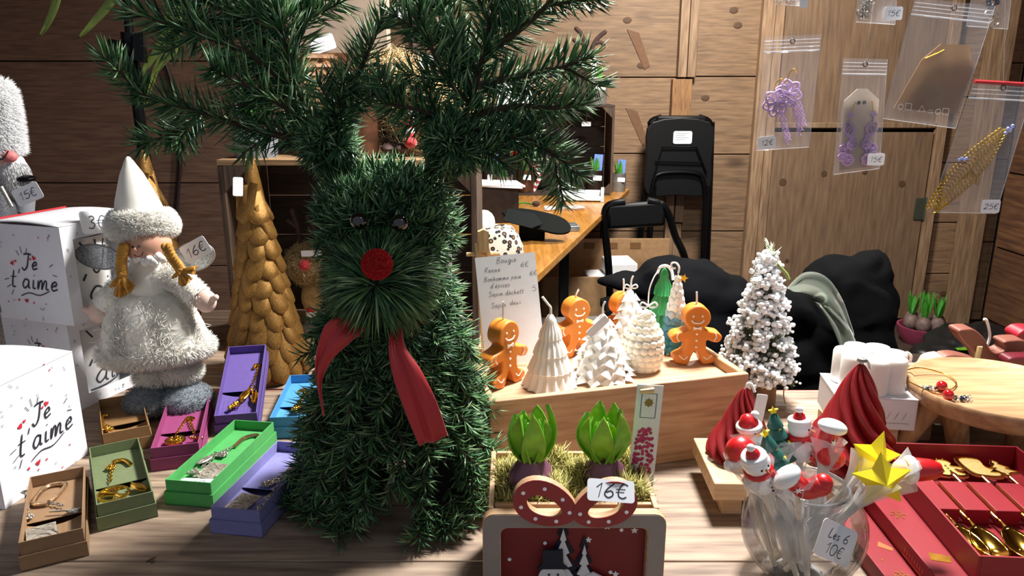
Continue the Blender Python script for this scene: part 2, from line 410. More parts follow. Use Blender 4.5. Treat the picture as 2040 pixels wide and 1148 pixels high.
# ================================================================ the hut
WY = 4.52
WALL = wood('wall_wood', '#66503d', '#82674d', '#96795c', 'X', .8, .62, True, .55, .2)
WALLD = wood('wall_wood_dark', '#5a4236', '#705444', '#80634f', 'X', .7, .66, False, .6, .2)  # darker, redder wood for the left planks, right wall and ceiling
POST = wood('post_wood', '#695240', '#8a6f55', '#a0866a', 'Z', .8, .6, False, .7, .3)
PLY = wood('plywood', '#665140', '#7c634c', '#8d7359', 'Z', .6, .6, True, .6, .15)
DARKGAP = mat('gap_dark', '#20160f', .9)
def wx(px, py=300): return D(px, py, WY).x
wall = struct(MB().box((-.1, WY+.05, 1.35), (6.4, .04, 2.9)).build('wall_back', DARKGAP, smooth=0))
def planks(xs, zs, m, y=WY, th=.03, parent=wall, name='plank', gap=.006):
    for i in range(len(xs)-1):
        for j in range(len(zs)-1):
            w, h = xs[i+1]-xs[i]-gap, zs[j+1]-zs[j]-gap
            MB().box((0, 0, 0), (w, th, h)).build(name, m, parent, ((xs[i]+xs[i+1])/2, y+th/2+random.uniform(0, .004), (zs[j]+zs[j+1])/2), bev=.003)
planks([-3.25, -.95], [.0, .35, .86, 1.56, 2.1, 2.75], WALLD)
planks([-.95, wx(1348)+.03], [.0, .115, .567, 1.034, 1.47, 1.93, 2.4, 2.75], WALL)
planks([wx(1372)-.02, wx(1506)], [.0, .115, .567, 1.03, 1.475, 1.93, 2.4, 2.75], WALL)
planks([wx(1868), wx(1932)+.05], [.0, .3, .62, .98, 1.36, 1.78, 2.25, 2.75], WALL)
planks([wx(1945), 2.95], [.0, .5, 1.0, 1.55, 2.1, 2.75], WALL)
def stud(px, w, z0=0, z1=2.75, y=WY, d=.05, m=POST, x=None, parent=wall):
    return MB().box((0, 0, 0), (w, d, z1-z0)).build('stud', m, parent, (x if x is not None else wx(px), y-d/2, (z0+z1)/2), bev=.003)
stud(1338, .048, 0, 1.02); stud(1354, .05, 0, .62); stud(1357, .05, .63, 1.02)
MB().box((0, 0, 0), (.112, .055, .42)).build('stud_splice', wood('old_post', '#5b3f28', '#8a6440', '#a17a4c', 'Z', 1.4, .6, True, 1, .3), wall, (wx(1359, 110), WY-.0275, 1.25), bev=.003)
stud(1347, .05, 1.47, 2.75); stud(1365, .05, 1.47, 2.75)
stud(1505, .07); stud(1526, .05, m=POST)
stud(1862, .055); stud(1940, .07, d=.07); stud(1958, .06, d=.09)
# ply infill and low door with a hinge
MB().box((0, 0, 0), (wx(1855)-wx(1530), .02, 1.6)).build('panel', PLY, wall, ((wx(1530)+wx(1855))/2, WY-.004, 1.18+.8), bev=.002)
MB().box((0, 0, 0), (wx(1855)-wx(1530), .03, .03)).build('ledge', POST, wall, ((wx(1530)+wx(1855))/2, WY-.02, 1.2), bev=.003)
door = struct(MB().box((0, 0, 0), (wx(1850)-wx(1535)+.02, .028, 1.14)).build('door_1', PLY, None, ((wx(1535)+wx(1850))/2-.01, WY-.018, .02+.57), bev=.003))
for dx, dz, r in ((-.38, .28, .022), (-.14, .33, .018), (.1, .34, .016), (.33, .27, .02), (-.31, -.2, .013), (.06, -.35, .016)):
    MB().lathe([(r, -.016), (r, -.0145), (r*.5, -.0142)], 12, TR((dx, 0, dz), (pi/2, 0, 0))).build('knot', mat('knot', '#503925', .7), door, (0, -.031, 0))
hg = MB().box((0, 0, 0), (.06, .006, .13)).build('hinge', mat('hinge_metal', '#5d6557', .45, .7), door, ((wx(1850)-wx(1535))/2-.015, -.019, .12), bev=.001)
MB().lathe([(.008, -.07), (.008, .07)], 10).build('hinge_pin', MATS['hinge_metal'], hg, (.034, -.004, 0))
for px, py in ((1250, 40), (1462, 20), (1470, 50), (1405, 195), (1278, 130), (1880, 585)):
    c = D(px, py, WY-.001); MB().lathe([(S(6, WY), 0), (S(5, WY), .0015), (S(3, WY), .002)], 16, TR((0, 0, 0), (pi/2, 0, 0), (1.4, 1, .75))).build('knot', MATS['knot'], wall, c)
for px, py, ln in ((1265, 95, .2), (1262, 250, .17)):
    c = D(px, py, WY-.001); MB().prism([(-.05, .1), (.02, .08), (.09, -.1), (.06, -.12)], 0, .0025).build('knot', mat('bark', '#6a4c35', .8), wall, c, (pi/2, 0, 0))
wr = struct(MB().box((3.0, 2.35, 1.35), (.06, 4.5, 2.9)).build('wall_right', WALLD, smooth=0))
for j in range(6): MB().box((0, 0, 0), (.025, 4.4, .44)).build('plank', wood('wall_side', '#4e3426', '#6d4a33', '#83603f', 'Y', .5, .66, False, .9, .3), wr, (2.957, 2.3, .25+j*.45), bev=.003)
wl = struct(MB().box((-3.3, 2.35, 1.35), (.06, 4.5, 2.9)).build('wall_left', MATS['wall_side'], smooth=0))
for j in range(6): MB().box((0, 0, 0), (.025, 4.4, .44)).build('plank', MATS['wall_side'], wl, (-3.257, 2.3, .25+j*.45), bev=.003)
FLOORM = wood('floor_wood', '#231b16', '#382b22', '#463729', 'X', .6, .75, False, .8, .2)
fl = struct(MB().box((-.1, 1.9, -.05), (6.5, 5.4, .06)).build('floor', FLOORM, smooth=0))
for j in range(26): MB().box((0, 0, 0), (6.3, .192, .02)).build('plank', FLOORM, fl, (-.1, -.6+j*.2, -.01), bev=.002)
struct(MB().box((-.1, 2.35, 2.8), (6.4, 4.5, .04)).build('ceiling', WALLD, smooth=0))

# ================================================================ counters
TABLE = wood('counter_wood', '#655347', '#937d6a', '#b09b84', 'X', .9, .66, False, 1.5, .35)
ct = thing('market_counter', 'weathered pale plank counter in the foreground carrying all the goods', 'table', (0, 1, 0))
for y0, y1, x0, x1 in ((.3, .56, -1.5, 1.6), (.56, .83, -1.5, 1.6), (.83, 1.105, -1.5, 1.6), (1.105, 1.386, -1.5, 1.6)):
    MB().box((0, 0, 0), (x1-x0, y1-y0-.002, .032)).build('plank', TABLE, ct, ((x0+x1)/2, (y0+y1)/2-1, TT-.016), bev=.002)
q = P(301, 1118); MB().prism([(-.006, -.002), (-.001, -.001), (.004, -.006), (.006, -.003), (.001, .003), (.004, .007), (-.002, .006)], 0, .0012).build('knot', mat('knot', '#503925', .7), ct, (q.x, q.y-1, TT-.0005), smooth=0)
for x in (-1.35, 1.45):
    for y in (.4, 1.3): MB().box((0, 0, 0), (.07, .07, TT-.034)).build('leg', POST, ct, (x, y-1, (TT-.034)/2), bev=.003)
MB().box((0, 0, 0), (3.1, .006, .03)).build('red_trim', mat('trim_red', '#8c2a26', .7), ct, (.05, .39, TT-.018), bev=.001)
c2 = thing('rear_counter', 'plank counter behind the left of the front counter, under the dark crate', 'table', (-.8, 1.7, 0))
for y0, y1 in ((1.394, 1.65), (1.65, 1.94)):
    MB().box((0, 0, 0), (1.5, y1-y0-.002, .032)).build('plank', TABLE, c2, (0, (y0+y1)/2-1.7, TT-.016), bev=.002)
for x in (-.68, .68):
    for y in (-.25, .2): MB().box((0, 0, 0), (.06, .06, TT-.034)).build('leg', POST, c2, (x, y, (TT-.034)/2), bev=.003)

BROWNT = wood('varnished', '#9a6528', '#b9803a', '#cb9650', 'Y', .7, .3, False, .6, .08, .4)
bt = thing('trestle_table', 'varnished orange-brown trestle table reaching back to the wall', 'table', (0, 3.2, 0))
MB().prism([(-.75, 2.15), (.03, 2.15), (.69, 4.42), (-.42, 4.42)], TT-.03, TT).build('table_top', BROWNT, bt, (0, -3.2, 0), bev=.004, smooth=0)
BLK = mat('black_metal', '#0b0c0f', .32, .6, var=.05)
for x, y in ((-.5, 2.35), (-.02, 2.35), (-.25, 4.25), (.52, 4.2), (.22, 3.1)):
    MB().box((0, 0, 0), (.04, .04, TT-.03)).build('leg', BLK, bt, (x, y-3.2, (TT-.03)/2), bev=.004)
CR = wood('crate_dark', '#1f1713', '#32261e', '#44362a', 'X', 1.3, .75, False, 1.1, .4)  # dark crate wood, made darker still to put interior shade into the colour
CRZ = wood('crate_dark_z', '#2c211a', '#483729', '#5c4938', 'Z', 1.3, .75, False, 1.1, .4)
CRT = wood('crate_top', '#6b5138', '#937350', '#ac8a62', 'X', 1.3, .7, False, 1.1, .4)
def apple_crate(label, x0, x1, y0, y1, z0, z1, topm):
    t = thing('apple_crate', label, 'crate', ((x0+x1)/2, (y0+y1)/2, z0)); w, d, h = x1-x0, y1-y0, z1-z0
    n = 3
    for i in range(n):
        dy = d/n
        MB().box((0, 0, 0), (w, dy-.012, .012)).build('top_slat', topm, t, (0, -d/2+dy*(i+.5), h-.006), bev=.001)
        MB().box((0, 0, 0), (w-.03, dy-.012, .012)).build('bottom_slat', topm, t, (0, -d/2+dy*(i+.5), .006), bev=.001)
        for sx in (-1, 1):
            MB().box((0, 0, 0), (.013, dy-.014, h-.026)).build('side_slat', CRZ, t, (sx*(w/2-.0065), -d/2+dy*(i+.5), h/2), bev=.001)
    for j in range(4):
        hz = (h-.03)/4
        MB().box((0, 0, 0), (w-.03, .01, hz-.003)).build('back_slat', CR, t, (0, d/2-.006, .015+hz*(j+.5)), bev=.001)
    for sx in (-1, 1):
        for sz in (0, 1):
            zz = .013 if sz == 0 else h-.013
            q = .055 if sz == 0 else -.055
            MB().prism([(0, 0), (-sx*.055, 0), (0, q)], -.008, .008, TR((sx*(w/2-.014), -d/2+.012, zz), (pi/2, 0, 0))).build('corner_block', CRZ, t, smooth=0)
    return t
apple_crate('dark apple crate on its side behind the gold tree and fir reindeer', -.625, -.075, 1.6, 1.9, TT, 1.27, CRT)
apple_crate('dark apple crate on the brown table by the wall, pots inside', -.2, .55, 4.12, 4.44, TT, 1.325, CR)

# ================================================================ potted bulbs
LEAF = mat('leaf_green', '#6fae2c', .42, var=.25, scale=60, sss=.1)
LEAFD = mat('leaf_dark', '#3f8a2b', .45, var=.3, scale=60)
SOIL = mat('soil', '#2b211a', .9, var=.4, scale=120, bump=.6)
PICB = mat('picture_blue', '#6d8fe0', .5, var=.15)
def leaf(parent, h, w, lean, az, m=None, base=(0, 0, 0), curl=.2):
    b = MB(); n = 8; v, f = [], []
    for i in range(n+1):
        t = i/n; ww = w*sin(pi*min(1, .18+t*.82))**.8*(1 if t < .99 else .05); x = lean*(t+curl*sin(pi*t)); z = h*t
        for k, s in enumerate((-1, 0, 1)):
            v.append((x+(.25*w if s == 0 else 0)*-1, s*ww, z))
        for k, s in enumerate((1, 0, -1)):
            v.append((x+(.25*w if s == 0 else 0)*-1+w*.16, s*ww*.98, z))
    for i in range(n):
        for k in range(6): f.append((i*6+k, i*6+(k+1) % 6, i*6+6+(k+1) % 6, i*6+6+k))
    f.append((0, 1, 2, 3, 4, 5)); f.append(tuple(n*6+k for k in (5, 4, 3, 2, 1, 0)))
    b.add(v, f); return b.build('leaf', m or LEAF, parent, base, (0, 0, az), recalc=True, smooth=60)
def pot(label, loc, r, h, pm, plant=True, tagged=True, pic=False, group=None, tall=1., tagrot=0, white=False, face=0):
    t = thing('bulb_pot', label, 'pot', loc, 0, group)
    MB().lathe([(0, 0), (r*.93, 0), (r*.96, h*.1), (r, h*.55), (r*.98, h*.95), (r, h), (r*.9, h), (r*.88, h*.85), (0, h*.85)], 24).build('pot', pm, t, smooth=50)
    MB().sphere((0, 0, h*.84), (r*.86, r*.86, h*.08), 14, 6).build('soil', SOIL, t)
    if plant:
        for k in range(4): leaf(t, h*.75*tall*random.uniform(.8, 1.1), r*.2, r*.35, k*pi/2+.4, LEAFD if k % 2 else LEAF, (r*.1*cos(k*1.57), r*.1*sin(k*1.57), h*.86))
    if pic:
        c = MB().box((0, 0, 0), (r*.95, .002, h*.85)).build('picture_card', PICB, t, (r*.42, .2*r, h*1.28), (0, .06, 0))
        MB().prism([(-.3*r, -.3*h), (-.1*r, .1*h), (-.02*r, -.1*h), (.1*r, .15*h), (.2*r, -.3*h)], .0012, .002, TR((0, 0, 0), (pi/2, 0, 0))).build('printed_leaves', LEAFD, c, smooth=0)
    if white: MB().box((0, 0, 0), (r*.55, .002, h*1.15)).build('plant_label', PAPER, t, (-r*.45, -.1*r, h*1.35), (0, -.12, 0))
    if tagged: card(t, r*.95, r*.55, '', (r*.25+face*r, -sqrt(max(.0, r*r-(r*.25)**2))-.002, h*.68), (pi/2, .06+tagrot, 0), name='price_tag')
    return t
ZINC = mat('zinc', '#8d8a84', .45, .55, var=.25, scale=30, bump=.2)
COPPER = mat('dark_copper', '#5a3a28', .4, .5, var=.45, scale=35, bump=.2)
DKPOT = mat('dark_pot', '#2a1f1b', .45, .3, var=.3)
g = 'potted bulbs in the crate on the brown table'
def onback(px, y): return (D(px, 380, y).x, y, TT+.013)
pot('dark pot with blue picture card at the left end of the far crate', onback(976, 4.2), .052, .125, DKPOT, pic=True, group=g)
pot('pale zinc pot at the far crate, left of the copper pot', (D(1001, 388, 4.04).x, 4.04, TT), .056, .12, ZINC, tagged=False, group=g)
pot('copper pot with green shoots and white tag beneath the red bauble', onback(1046, 4.19), .05, .125, COPPER, tall=1.5, group=g)
pot('dark brown pot with blue picture card at the right in the far crate', onback(1183, 4.19), .05, .12, DKPOT, pic=True, group=g)
pot('zinc pot with picture card standing outside the far crate at the table corner', (D(1231, 372, 4.3).x, 4.3, TT), .044, .105, ZINC, pic=True, group=g)
pot('zinc pot with white label standing on top of the far crate', (D(1190, 202, 4.25).x, 4.25, 1.325), .052, .135, ZINC, white=True, tall=1.0, group=g)
# reindeer dolls and bits at the far crate
ANT = mat('antler_brown', '#3a2620', .8, var=.3, scale=60, bump=.5)
RED = mat('red_felt', '#b01a1f', .75, var=.15, scale=90, sheen=.4)
WHITE = mat('white_felt', '#e9e6e2', .8, var=.06)
def antler(parent, pts, r, tines):
    b = MB(); b.tube(catmull(pts, 5), r, 8)
    for q in tines: b.tube(catmull(q, 4), r*.85, 8)
    for e in (pts[-1],)+tuple(q[-1] for q in tines): b.sphere(e, r, 8, 6)
    return b.build('antler', ANT, parent)
y = 4.3
dd = thing('antlered_ornament', 'brown antlered ornament standing on top of the far crate', 'ornament', (D(1165, 205, y).x, y, 1.325))
def LL(o, px, py, yy): return D(px, py, yy)-o.location
MB().lathe([(0, 0), (.045, 0), (.05, .06), (.035, .12), (.04, .17), (.05, .2), (.03, .235), (0, .24)], 16).build('body', ANT, dd, (-.03, 0, 0))
antler(dd, [LL(dd, 1160, 115, y), LL(dd, 1164, 85, y), LL(dd, 1158, 68, y), LL(dd, 1148, 57, y)], .012, ([LL(dd, 1162, 86, y), LL(dd, 1150, 84, y), LL(dd, 1144, 80, y)],))
antler(dd, [LL(dd, 1172, 115, y), LL(dd, 1182, 90, y), LL(dd, 1192, 75, y), LL(dd, 1205, 64, y)], .012, ([LL(dd, 1184, 88, y), LL(dd, 1195, 84, y), LL(dd, 1202, 88, y)],))
wb = thing('gift_carton', 'white printed carton on top of the far crate beside the antlered ornament', 'box', (D(1035, 200, 4.2).x, 4.2, 1.325))
MB().box((0, 0, .06), (.24, .14, .12)).build('carton', PAPER, wb, bev=.002)
MB().box((0, 0, .06), (.06, .142, .122)).build('brown_band', mat('kraft', '#9c7a55', .7), wb, (.1, 0, 0), bev=.001)
ink('printing', strokes('ooo', .05, -.07, .03), .006, INKG, wb, (0, -.0704, 0), (pi/2, 0, 0))
bo = thing('bauble_reindeer', 'dark reindeer doll with shiny red bauble nose and striped legs in far crate', 'ornament', (D(1085, 385, 4.28).x, 4.28, TT+.013))
MB().sphere((-.0, 0, .1), (.06, .05, .1), 14, 10).build('body', ANT, bo)
MB().sphere(LL(bo, 1024, 308, 4.25), .03, 16, 12).build('nose', mat('red_glass', '#a30d12', .08, .3, var=.02, coat=1), bo)
hd = MB().sphere(LL(bo, 1040, 318, 4.28), (.05, .045, .05), 14, 10).build('head', ANT, bo)
for k, (a, b_) in enumerate((((1058, 325), (1075, 352)), ((1076, 352), (1060, 385)))):
    p0, p1 = LL(bo, *a, 4.2), LL(bo, *b_, 4.2); n = 6
    lg = MB().tube([p0, p1], .012, 8).build('leg', RED, bo)
    for j in range(3):
        q0, q1 = p0.lerp(p1, (j*2+.5)/6.5), p0.lerp(p1, (j*2+1.5)/6.5); MB().tube([q0, q1], .0128, 8).build('white_stripe', WHITE, lg)
ht = thing('hanging_tag', 'little white tag on a wire inside the top of the far crate', 'tag', D(1168, 247, 4.2))
card(ht, .05, .024, '', (0, 0, 0), (pi/2, 0, 0)); MB().tube([(0, 0, .01), (0, 0, 1.312-ht.location.z)], .0012, 6).build('wire', ZINC, ht)
# loose things on the brown table
tr_ = thing('foam_tray', 'white plastic tray with raised ends on the brown table', 'tray', P(1160, 398), -.12)
PL = mat('white_plastic', '#e6e8ec', .4, var=.03)
MB().box((0, 0, .012), (.22, .16, .012)).build('base', PL, tr_, bev=.003)
for sx in (-1, 1):
    MB().prism([(-.08, 0), (.08, 0), (.08, .055), (.03, .055), (.0, .04), (-.03, .055), (-.08, .055)], -.008, .008, TR((sx*.105, 0, .002), (pi/2, 0, pi/2))).build('end_wall', PL, tr_, smooth=0)
MB().box((0, .075, .025), (.2, .008, .035)).build('side_wall', PL, tr_, bev=.002); MB().box((0, -.075, .02), (.2, .008, .022)).build('side_wall', PL, tr_, bev=.002)
o = MB(); rr = random.Random(3); n = 9
o.add([(x/n*.2-.1+rr.uniform(-.006, .006), yy/4*.09-.045+rr.uniform(-.008, .008), .003+rr.uniform(0, .014)) for yy in range(5) for x in range(n+1)], [(yy*(n+1)+x, yy*(n+1)+x+1, (yy+1)*(n+1)+x+1, (yy+1)*(n+1)+x) for yy in range(4) for x in range(n)])
o = o.build('crumpled_wrapper', film('film_haze', (1, 1, 1, 1), .45, .6, .2), None, P(1125, 418), smooth=0); tag(o, 'crumpled clear wrapper lying on the brown table before the white tray', 'wrapper')
gs = thing('steel_ruler_box', 'flat grey metal case lying on the brown table by the green folder', 'case', P(1105, 460), .12)
MB().box((0, 0, .012), (.2, .06, .024)).build('case', mat('grey_case', '#8d979a', .35, .5), gs, bev=.003); MB().box((0, 0, .027), (.18, .05, .006)).build('lid', mat('grey_lid', '#6f797c', .35, .5), gs, bev=.001)
def fl2(pts, z0, z1, nm, m): return MB().prism([(P(*p, TT).x, P(*p, TT).y) for p in pts], z0, z1)
gf = thing('green_folder', 'dark green curved folder tipped up on the brown table', 'folder', P(1045, 485))
pts = [(-.15, .0), (-.08, .05), (.03, .055), (.09, .04), (.12, .0), (.115, -.04), (.07, -.065), (.0, -.06), (-.08, -.04)]
MB().prism([tuple(p[:2]) for p in catmull([(a, b, 0) for a, b in pts], 3, True)], -.004, .004).build('cover', mat('dark_green', '#050a09', .7, var=.1, spec=.1), gf, (.06, .05, .08), (.45, .2, 0), smooth=0)
MB().prism([(-.1, -.045), (.01, -.055), (.05, -.015), (.015, .045), (-.09, .04)], 0, .003).build('inner_sheet', mat('slate_sheet', '#101515', .7, var=.1, spec=.1), gf, (.02, .02, .088), (.45, .2, 0), smooth=0)
MB().box((0, 0, 0), (.1, .08, .085)).build('stand', MATS['dark_green'], gf, (.03, .1, .043), bev=.004)
wp = thing('paper_stack', 'pale blue-white paper sheets on the brown table behind the leopard bag', 'paper', P(985, 440), .15)
for k in range(4): MB().box((0, 0, 0), (.24, .16, .003)).build('sheet', PAPER, wp, (random.uniform(-.01, .01), 0, .16+.004*k), (0, .05, random.uniform(-.1, .1)))
MB().box((0, 0, .078), (.2, .13, .155)).build('holder', MATS['dark_pot'] if 'dark_pot' in MATS else BLK, wp, bev=.003)
def leopard():
    m, nt, b = newmat('leopard'); N, L = nt.nodes.new, nt.links.new
    tc = N('ShaderNodeTexCoord'); vo = N('ShaderNodeTexVoronoi'); vo.inputs['Scale'].default_value = 58; L(tc.outputs['Object'], vo.inputs[0])
    cr = N('ShaderNodeValToRGB'); e = cr.color_ramp.elements; cr.color_ramp.interpolation = 'CONSTANT'
    e[0].position = 0; e[0].color = lin('#8a6238'); e[1].position = .7; e[1].color = lin('#c9bfae')
    k = e.new(.24); k.color = lin('#14100e'); k = e.new(.46); k.color = lin('#c9bfae')
    L(vo.outputs['Distance'], cr.inputs[0]); L(cr.outputs[0], b.inputs['Base Color']); b.inputs['Roughness'].default_value = .8; return m
c = P(985, 540, TT)
lb = thing('leopard_bag', 'small leopard print fabric bag on the near end of the brown table', 'bag', (D(990, 500, 2.35).x, 2.35, TT))
MB().lathe([(0, 0), (.075, .002), (.085, .03), (.082, .09), (.07, .13), (.055, .15), (.03, .155), (0, .15)], 24, fn=lambda a, i, r, z: (r*(1+.06*sin(3*a+z*30)), z)).build('bag', leopard(), lb, smooth=60)
MB().sphere((-.04, .0, .165), (.035, .03, .04), 12, 8).build('white_lining', WHITE, lb)
o = thing('tape_roll', 'amber tape roll at the near corner of the brown table', 'tape', (D(1042, 535, 2.33).x-.03, 2.33, TT)); AMB = mat('amber_tape', '#d98a1c', .3, var=.1, coat=.5)
circ = lambda r, n=28: [(r*cos(2*pi*i/n), r*sin(2*pi*i/n)) for i in range(n)]
MB().ring(circ(.042), circ(.03), 0, .045).build('tape', AMB, o, smooth=40); MB().ring(circ(.0295), circ(.027), 0, .045).build('core', mat('kraft', '#9c7a55', .7), o, smooth=40)
o = thing('cut_stem', 'cut green plant stem with wrapper lying on the brown table', 'stem', P(1020, 410)); MB().tube(catmull([(-.16, .02, .006), (-.05, .0, .008), (.05, .02, .012), (.11, -.03, .01)], 5), .005, 6).build('stem', LEAFD, o)
MB().sphere((.12, -.03, .015), (.02, .016, .014), 10, 8).build('withered_bud', ANT, o); leaf(o, .13, .015, .02, 0, LEAF, (-.06, -.05, .004)).rotation_euler = (0, 1.5, .3)
# cartons and foam under the table
KR = mat('kraft', '#9c7a55', .7)
bx_ = thing('cardboard_carton', 'brown printed cardboard carton on the floor beneath the trestle table', 'box', (.52, 3.93, 0), .0)
for nm, c, d in (('side', (-.36, 0, .24), (.01, .4, .48)), ('side', (.36, 0, .24), (.01, .4, .48)), ('front', (0, -.2, .24), (.72, .01, .48)), ('back', (0, .2, .3), (.72, .01, .6)), ('bottom', (0, 0, .006), (.72, .4, .012))):
    MB().box(c, d).build(nm, KR, bx_, bev=.002)
for k in range(4): MB().box((0, 0, 0), (.06, .002, .035)).build('printed_mark', mat('print_brown', '#6d4a28', .7), bx_, (-.22+k*.13, .194, .56))
fm = thing('foam_block', 'white polystyrene block sitting in the cardboard carton', 'foam', (.55, 3.9, .012), .1)
MB().box((0, 0, .22), (.3, .24, .44)).build('foam', PL, fm, bev=.01); MB().box((.02, 0, .48), (.15, .2, .08)).build('foam_step', PL, fm, bev=.008)
fm2 = thing('grey_panel', 'large dark grey carton leaning beneath the near end of trestle table', 'box', (.3, 2.9, 0), .1)
MB().box((0, 0, .24), (.42, .25, .48)).build('carton', mat('grey_carton', '#55524f', .7), fm2, bev=.004); MB().box((0, 0, .485), (.4, .23, .008)).build('flap', mat('grey_flap', '#6b6763', .7), fm2)

# ================================================================ folding chairs
BLKP = mat('black_pad', '#060709', .5, var=.1, spec=.3)
y = 4.35
fc = thing('folding_chair', 'black folding chair standing folded flat against the wooden wall', 'chair', (D(1350, 400, y).x, y, 0))
def C(px, py, dy=0): return D(px, py, y+dy)-fc.location
def at_z(px, py, z, dy=0):
    q = C(px, py, dy); return Vector((q.x, dy, z))
b = C(1420, 240); zt = b.z
for s, xt, xb in ((-1, 1296, 1262), (1, 1414, 1410)):
    MB().tube(catmull([C(xt+(-s)*22, 234), C(xt, 246), C(xt+s*2, 290), Vector((C(xb, 520).x, -.03, .01))], 6), .019, 10).build('back_leg', BLK, fc)
    MB().tube([C(xt-s*6, 370, -.05), Vector((C(xb-s*18, 520).x, -.12, .01))], .017, 10).build('front_leg', BLK, fc)
w2 = (C(1412, 240).x-C(1298, 240).x)
MB().box((0, 0, 0), (w2*.86, .03, .06)).build('backrest', BLKP, fc, C(1357, 241, -.02), bev=.012)
for k in (-1, 0, 1): MB().lathe([(.006, 0), (.005, .003), (0, .004)], 8, TR((0, 0, 0), (pi/2, 0, 0))).build('rivet', ZINC, fc, C(1357+k*20, 238, -.036))
seat = MB().prism([tuple(q[:2]) for q in catmull([(-.16, .2, 0), (.16, .2, 0), (.185, .0, 0), (.175, -.2, 0), (0, -.21, 0), (-.175, -.2, 0), (-.185, 0, 0)], 4, True)], -.015, .015).build('seat', BLKP, fc, C(1352, 315, -.03), (pi/2, 0, 0), bev=.006, smooth=0)
card(fc, .105, .07, '', C(1360, 274, -.052), (pi/2, 0, 0), name='care_label')
ink('label_print', [[(-.04, .022-.011*i), (.035-.02*(i % 2), .022-.011*i)] for i in range(4)], .0025, INKG, fc, C(1360, 274, -.053), (pi/2, 0, 0))
MB().tube([C(1305, 345, -.06), C(1320, 293, -.06), C(1387, 293, -.06), C(1408, 345, -.06)], .005, 6).build('spring_wire', BLK, fc)
MB().tube([C(1305, 321, -.06), C(1402, 324, -.06)], .005, 6).build('spring_wire', BLK, fc)
MB().tube(catmull([C(1296, 420, -.06), C(1302, 365, -.06), C(1318, 345, -.06), C(1385, 345, -.06), C(1403, 365, -.06), C(1404, 420, -.06)], 5), .013, 8).build('cross_tube', BLK, fc)
y = 3.5
oc = thing('folding_chair', 'black folding chair opened out beside the trestle table', 'chair', (D(1280, 450, y).x, y, 0))
def C(px, py, dy=0): return D(px, py, y+dy)-oc.location
MB().box((0, 0, 0), (S(118, y), .035, S(52, y))).build('backrest', BLKP, oc, C(1267, 428, 0), (0, -.06, 0), bev=.02)
q = C(1210, 555)
MB().tube(catmull([C(1245, 402), C(1210, 412), C(1205, 450), C(1214, 560), Vector((q.x+.04, .05, .01))], 6), .018, 10).build('back_leg', BLK, oc)
q = C(1372, 540)
MB().tube(catmull([C(1290, 400), C(1325, 415), C(1345, 470), C(1370, 540), Vector((q.x+.12, .12, .01))], 6), .018, 10).build('back_leg', BLK, oc)
MB().prism([tuple(q[:2]) for q in catmull([(-.17, .17, 0), (.17, .17, 0), (.19, 0, 0), (.17, -.19, 0), (-.17, -.19, 0), (-.19, 0, 0)], 4, True)], -.015, .015).build('seat', BLKP, oc, (.0, -.22, .44), bev=.006, smooth=0)
for s in (-1, 1): MB().tube([(s*.15, -.06, .43), (s*.16, -.42, .01)], .016, 8).build('front_leg', BLK, oc)

# ================================================================ coat heap and scarf
bn = thing('storage_bench', 'low dark bench hidden under the heap of black coats', 'bench', (1.05, 2.5, 0))
MB().box((0, 0, .42), (1.15, .4, .04)).build('seat', FLOORM, bn, bev=.004)
for sx in (-1, 1):
    for sy in (-1, 1): MB().box((sx*.53, sy*.16, .2), (.05, .05, .4)).build('leg', FLOORM, bn, bev=.003)
CLOTH = mat('black_cloth', '#060709', .9, var=.25, scale=25, bump=.5, bscale=14, spec=.12)
def heap(name, label, blobs, m, vox=.016, disp=.03, loc=(0, 0, 0)):
    b = MB()
    for c, r in blobs: b.sphere(c, r, 20, 14)
    o = b.build(name, m, None, loc); tag(o, label, 'coat')
    k = o.modifiers.new('r', 'REMESH'); k.mode = 'VOXEL'; k.voxel_size = vox; k.use_smooth_shade = True
    k = o.modifiers.new('s', 'SMOOTH'); k.iterations = 6; k.factor = .6
    t = bpy.data.textures.new(name, 'CLOUDS'); t.noise_scale = .16; t.noise_depth = 1
    k = o.modifiers.new('d', 'DISPLACE'); k.texture = t; k.strength = disp; k.texture_coords = 'LOCAL'
    t2 = bpy.data.textures.new(name+'f', 'WOOD'); t2.wood_type = 'BANDNOISE'; t2.noise_scale = .09; t2.turbulence = 9
    k = o.modifiers.new('d2', 'DISPLACE'); k.texture = t2; k.strength = disp*.35; k.texture_coords = 'LOCAL'
    return o
y = 2.45
def Q(px, py, yy=y): return tuple(D(px, py, yy))
heap('black_coat', 'black hooded coat heaped on the bench behind the snowy tree', [
    (Q(1690, 610), (.15, .15, .17)), (Q(1672, 560), (.12, .13, .085)), (Q(1725, 590), (.085, .12, .16)), (Q(1640, 700), (.26, .18, .16)), (Q(1560, 630), (.12, .13, .1)),
    (Q(1560, 700), (.2, .17, .14)), (Q(1700, 690), (.14, .16, .16)), (Q(1620, 770), (.34, .19, .12))], CLOTH)
heap('dark_jacket', 'flat dark navy jacket spread left of the snowy tree behind the candles', [
    (Q(1370, 570), (.17, .14, .085)), (Q(1330, 545), (.1, .12, .06)), (Q(1420, 590), (.14, .14, .09)), (Q(1300, 570), (.1, .1, .045)), (Q(1240, 560), (.09, .08, .03)), (Q(1400, 660), (.22, .17, .14)), (Q(1380, 760), (.28, .18, .14)), (Q(1250, 640), (.1, .12, .05))], mat('navy_cloth', '#08090d', .9, var=.25, scale=25, spec=.12))
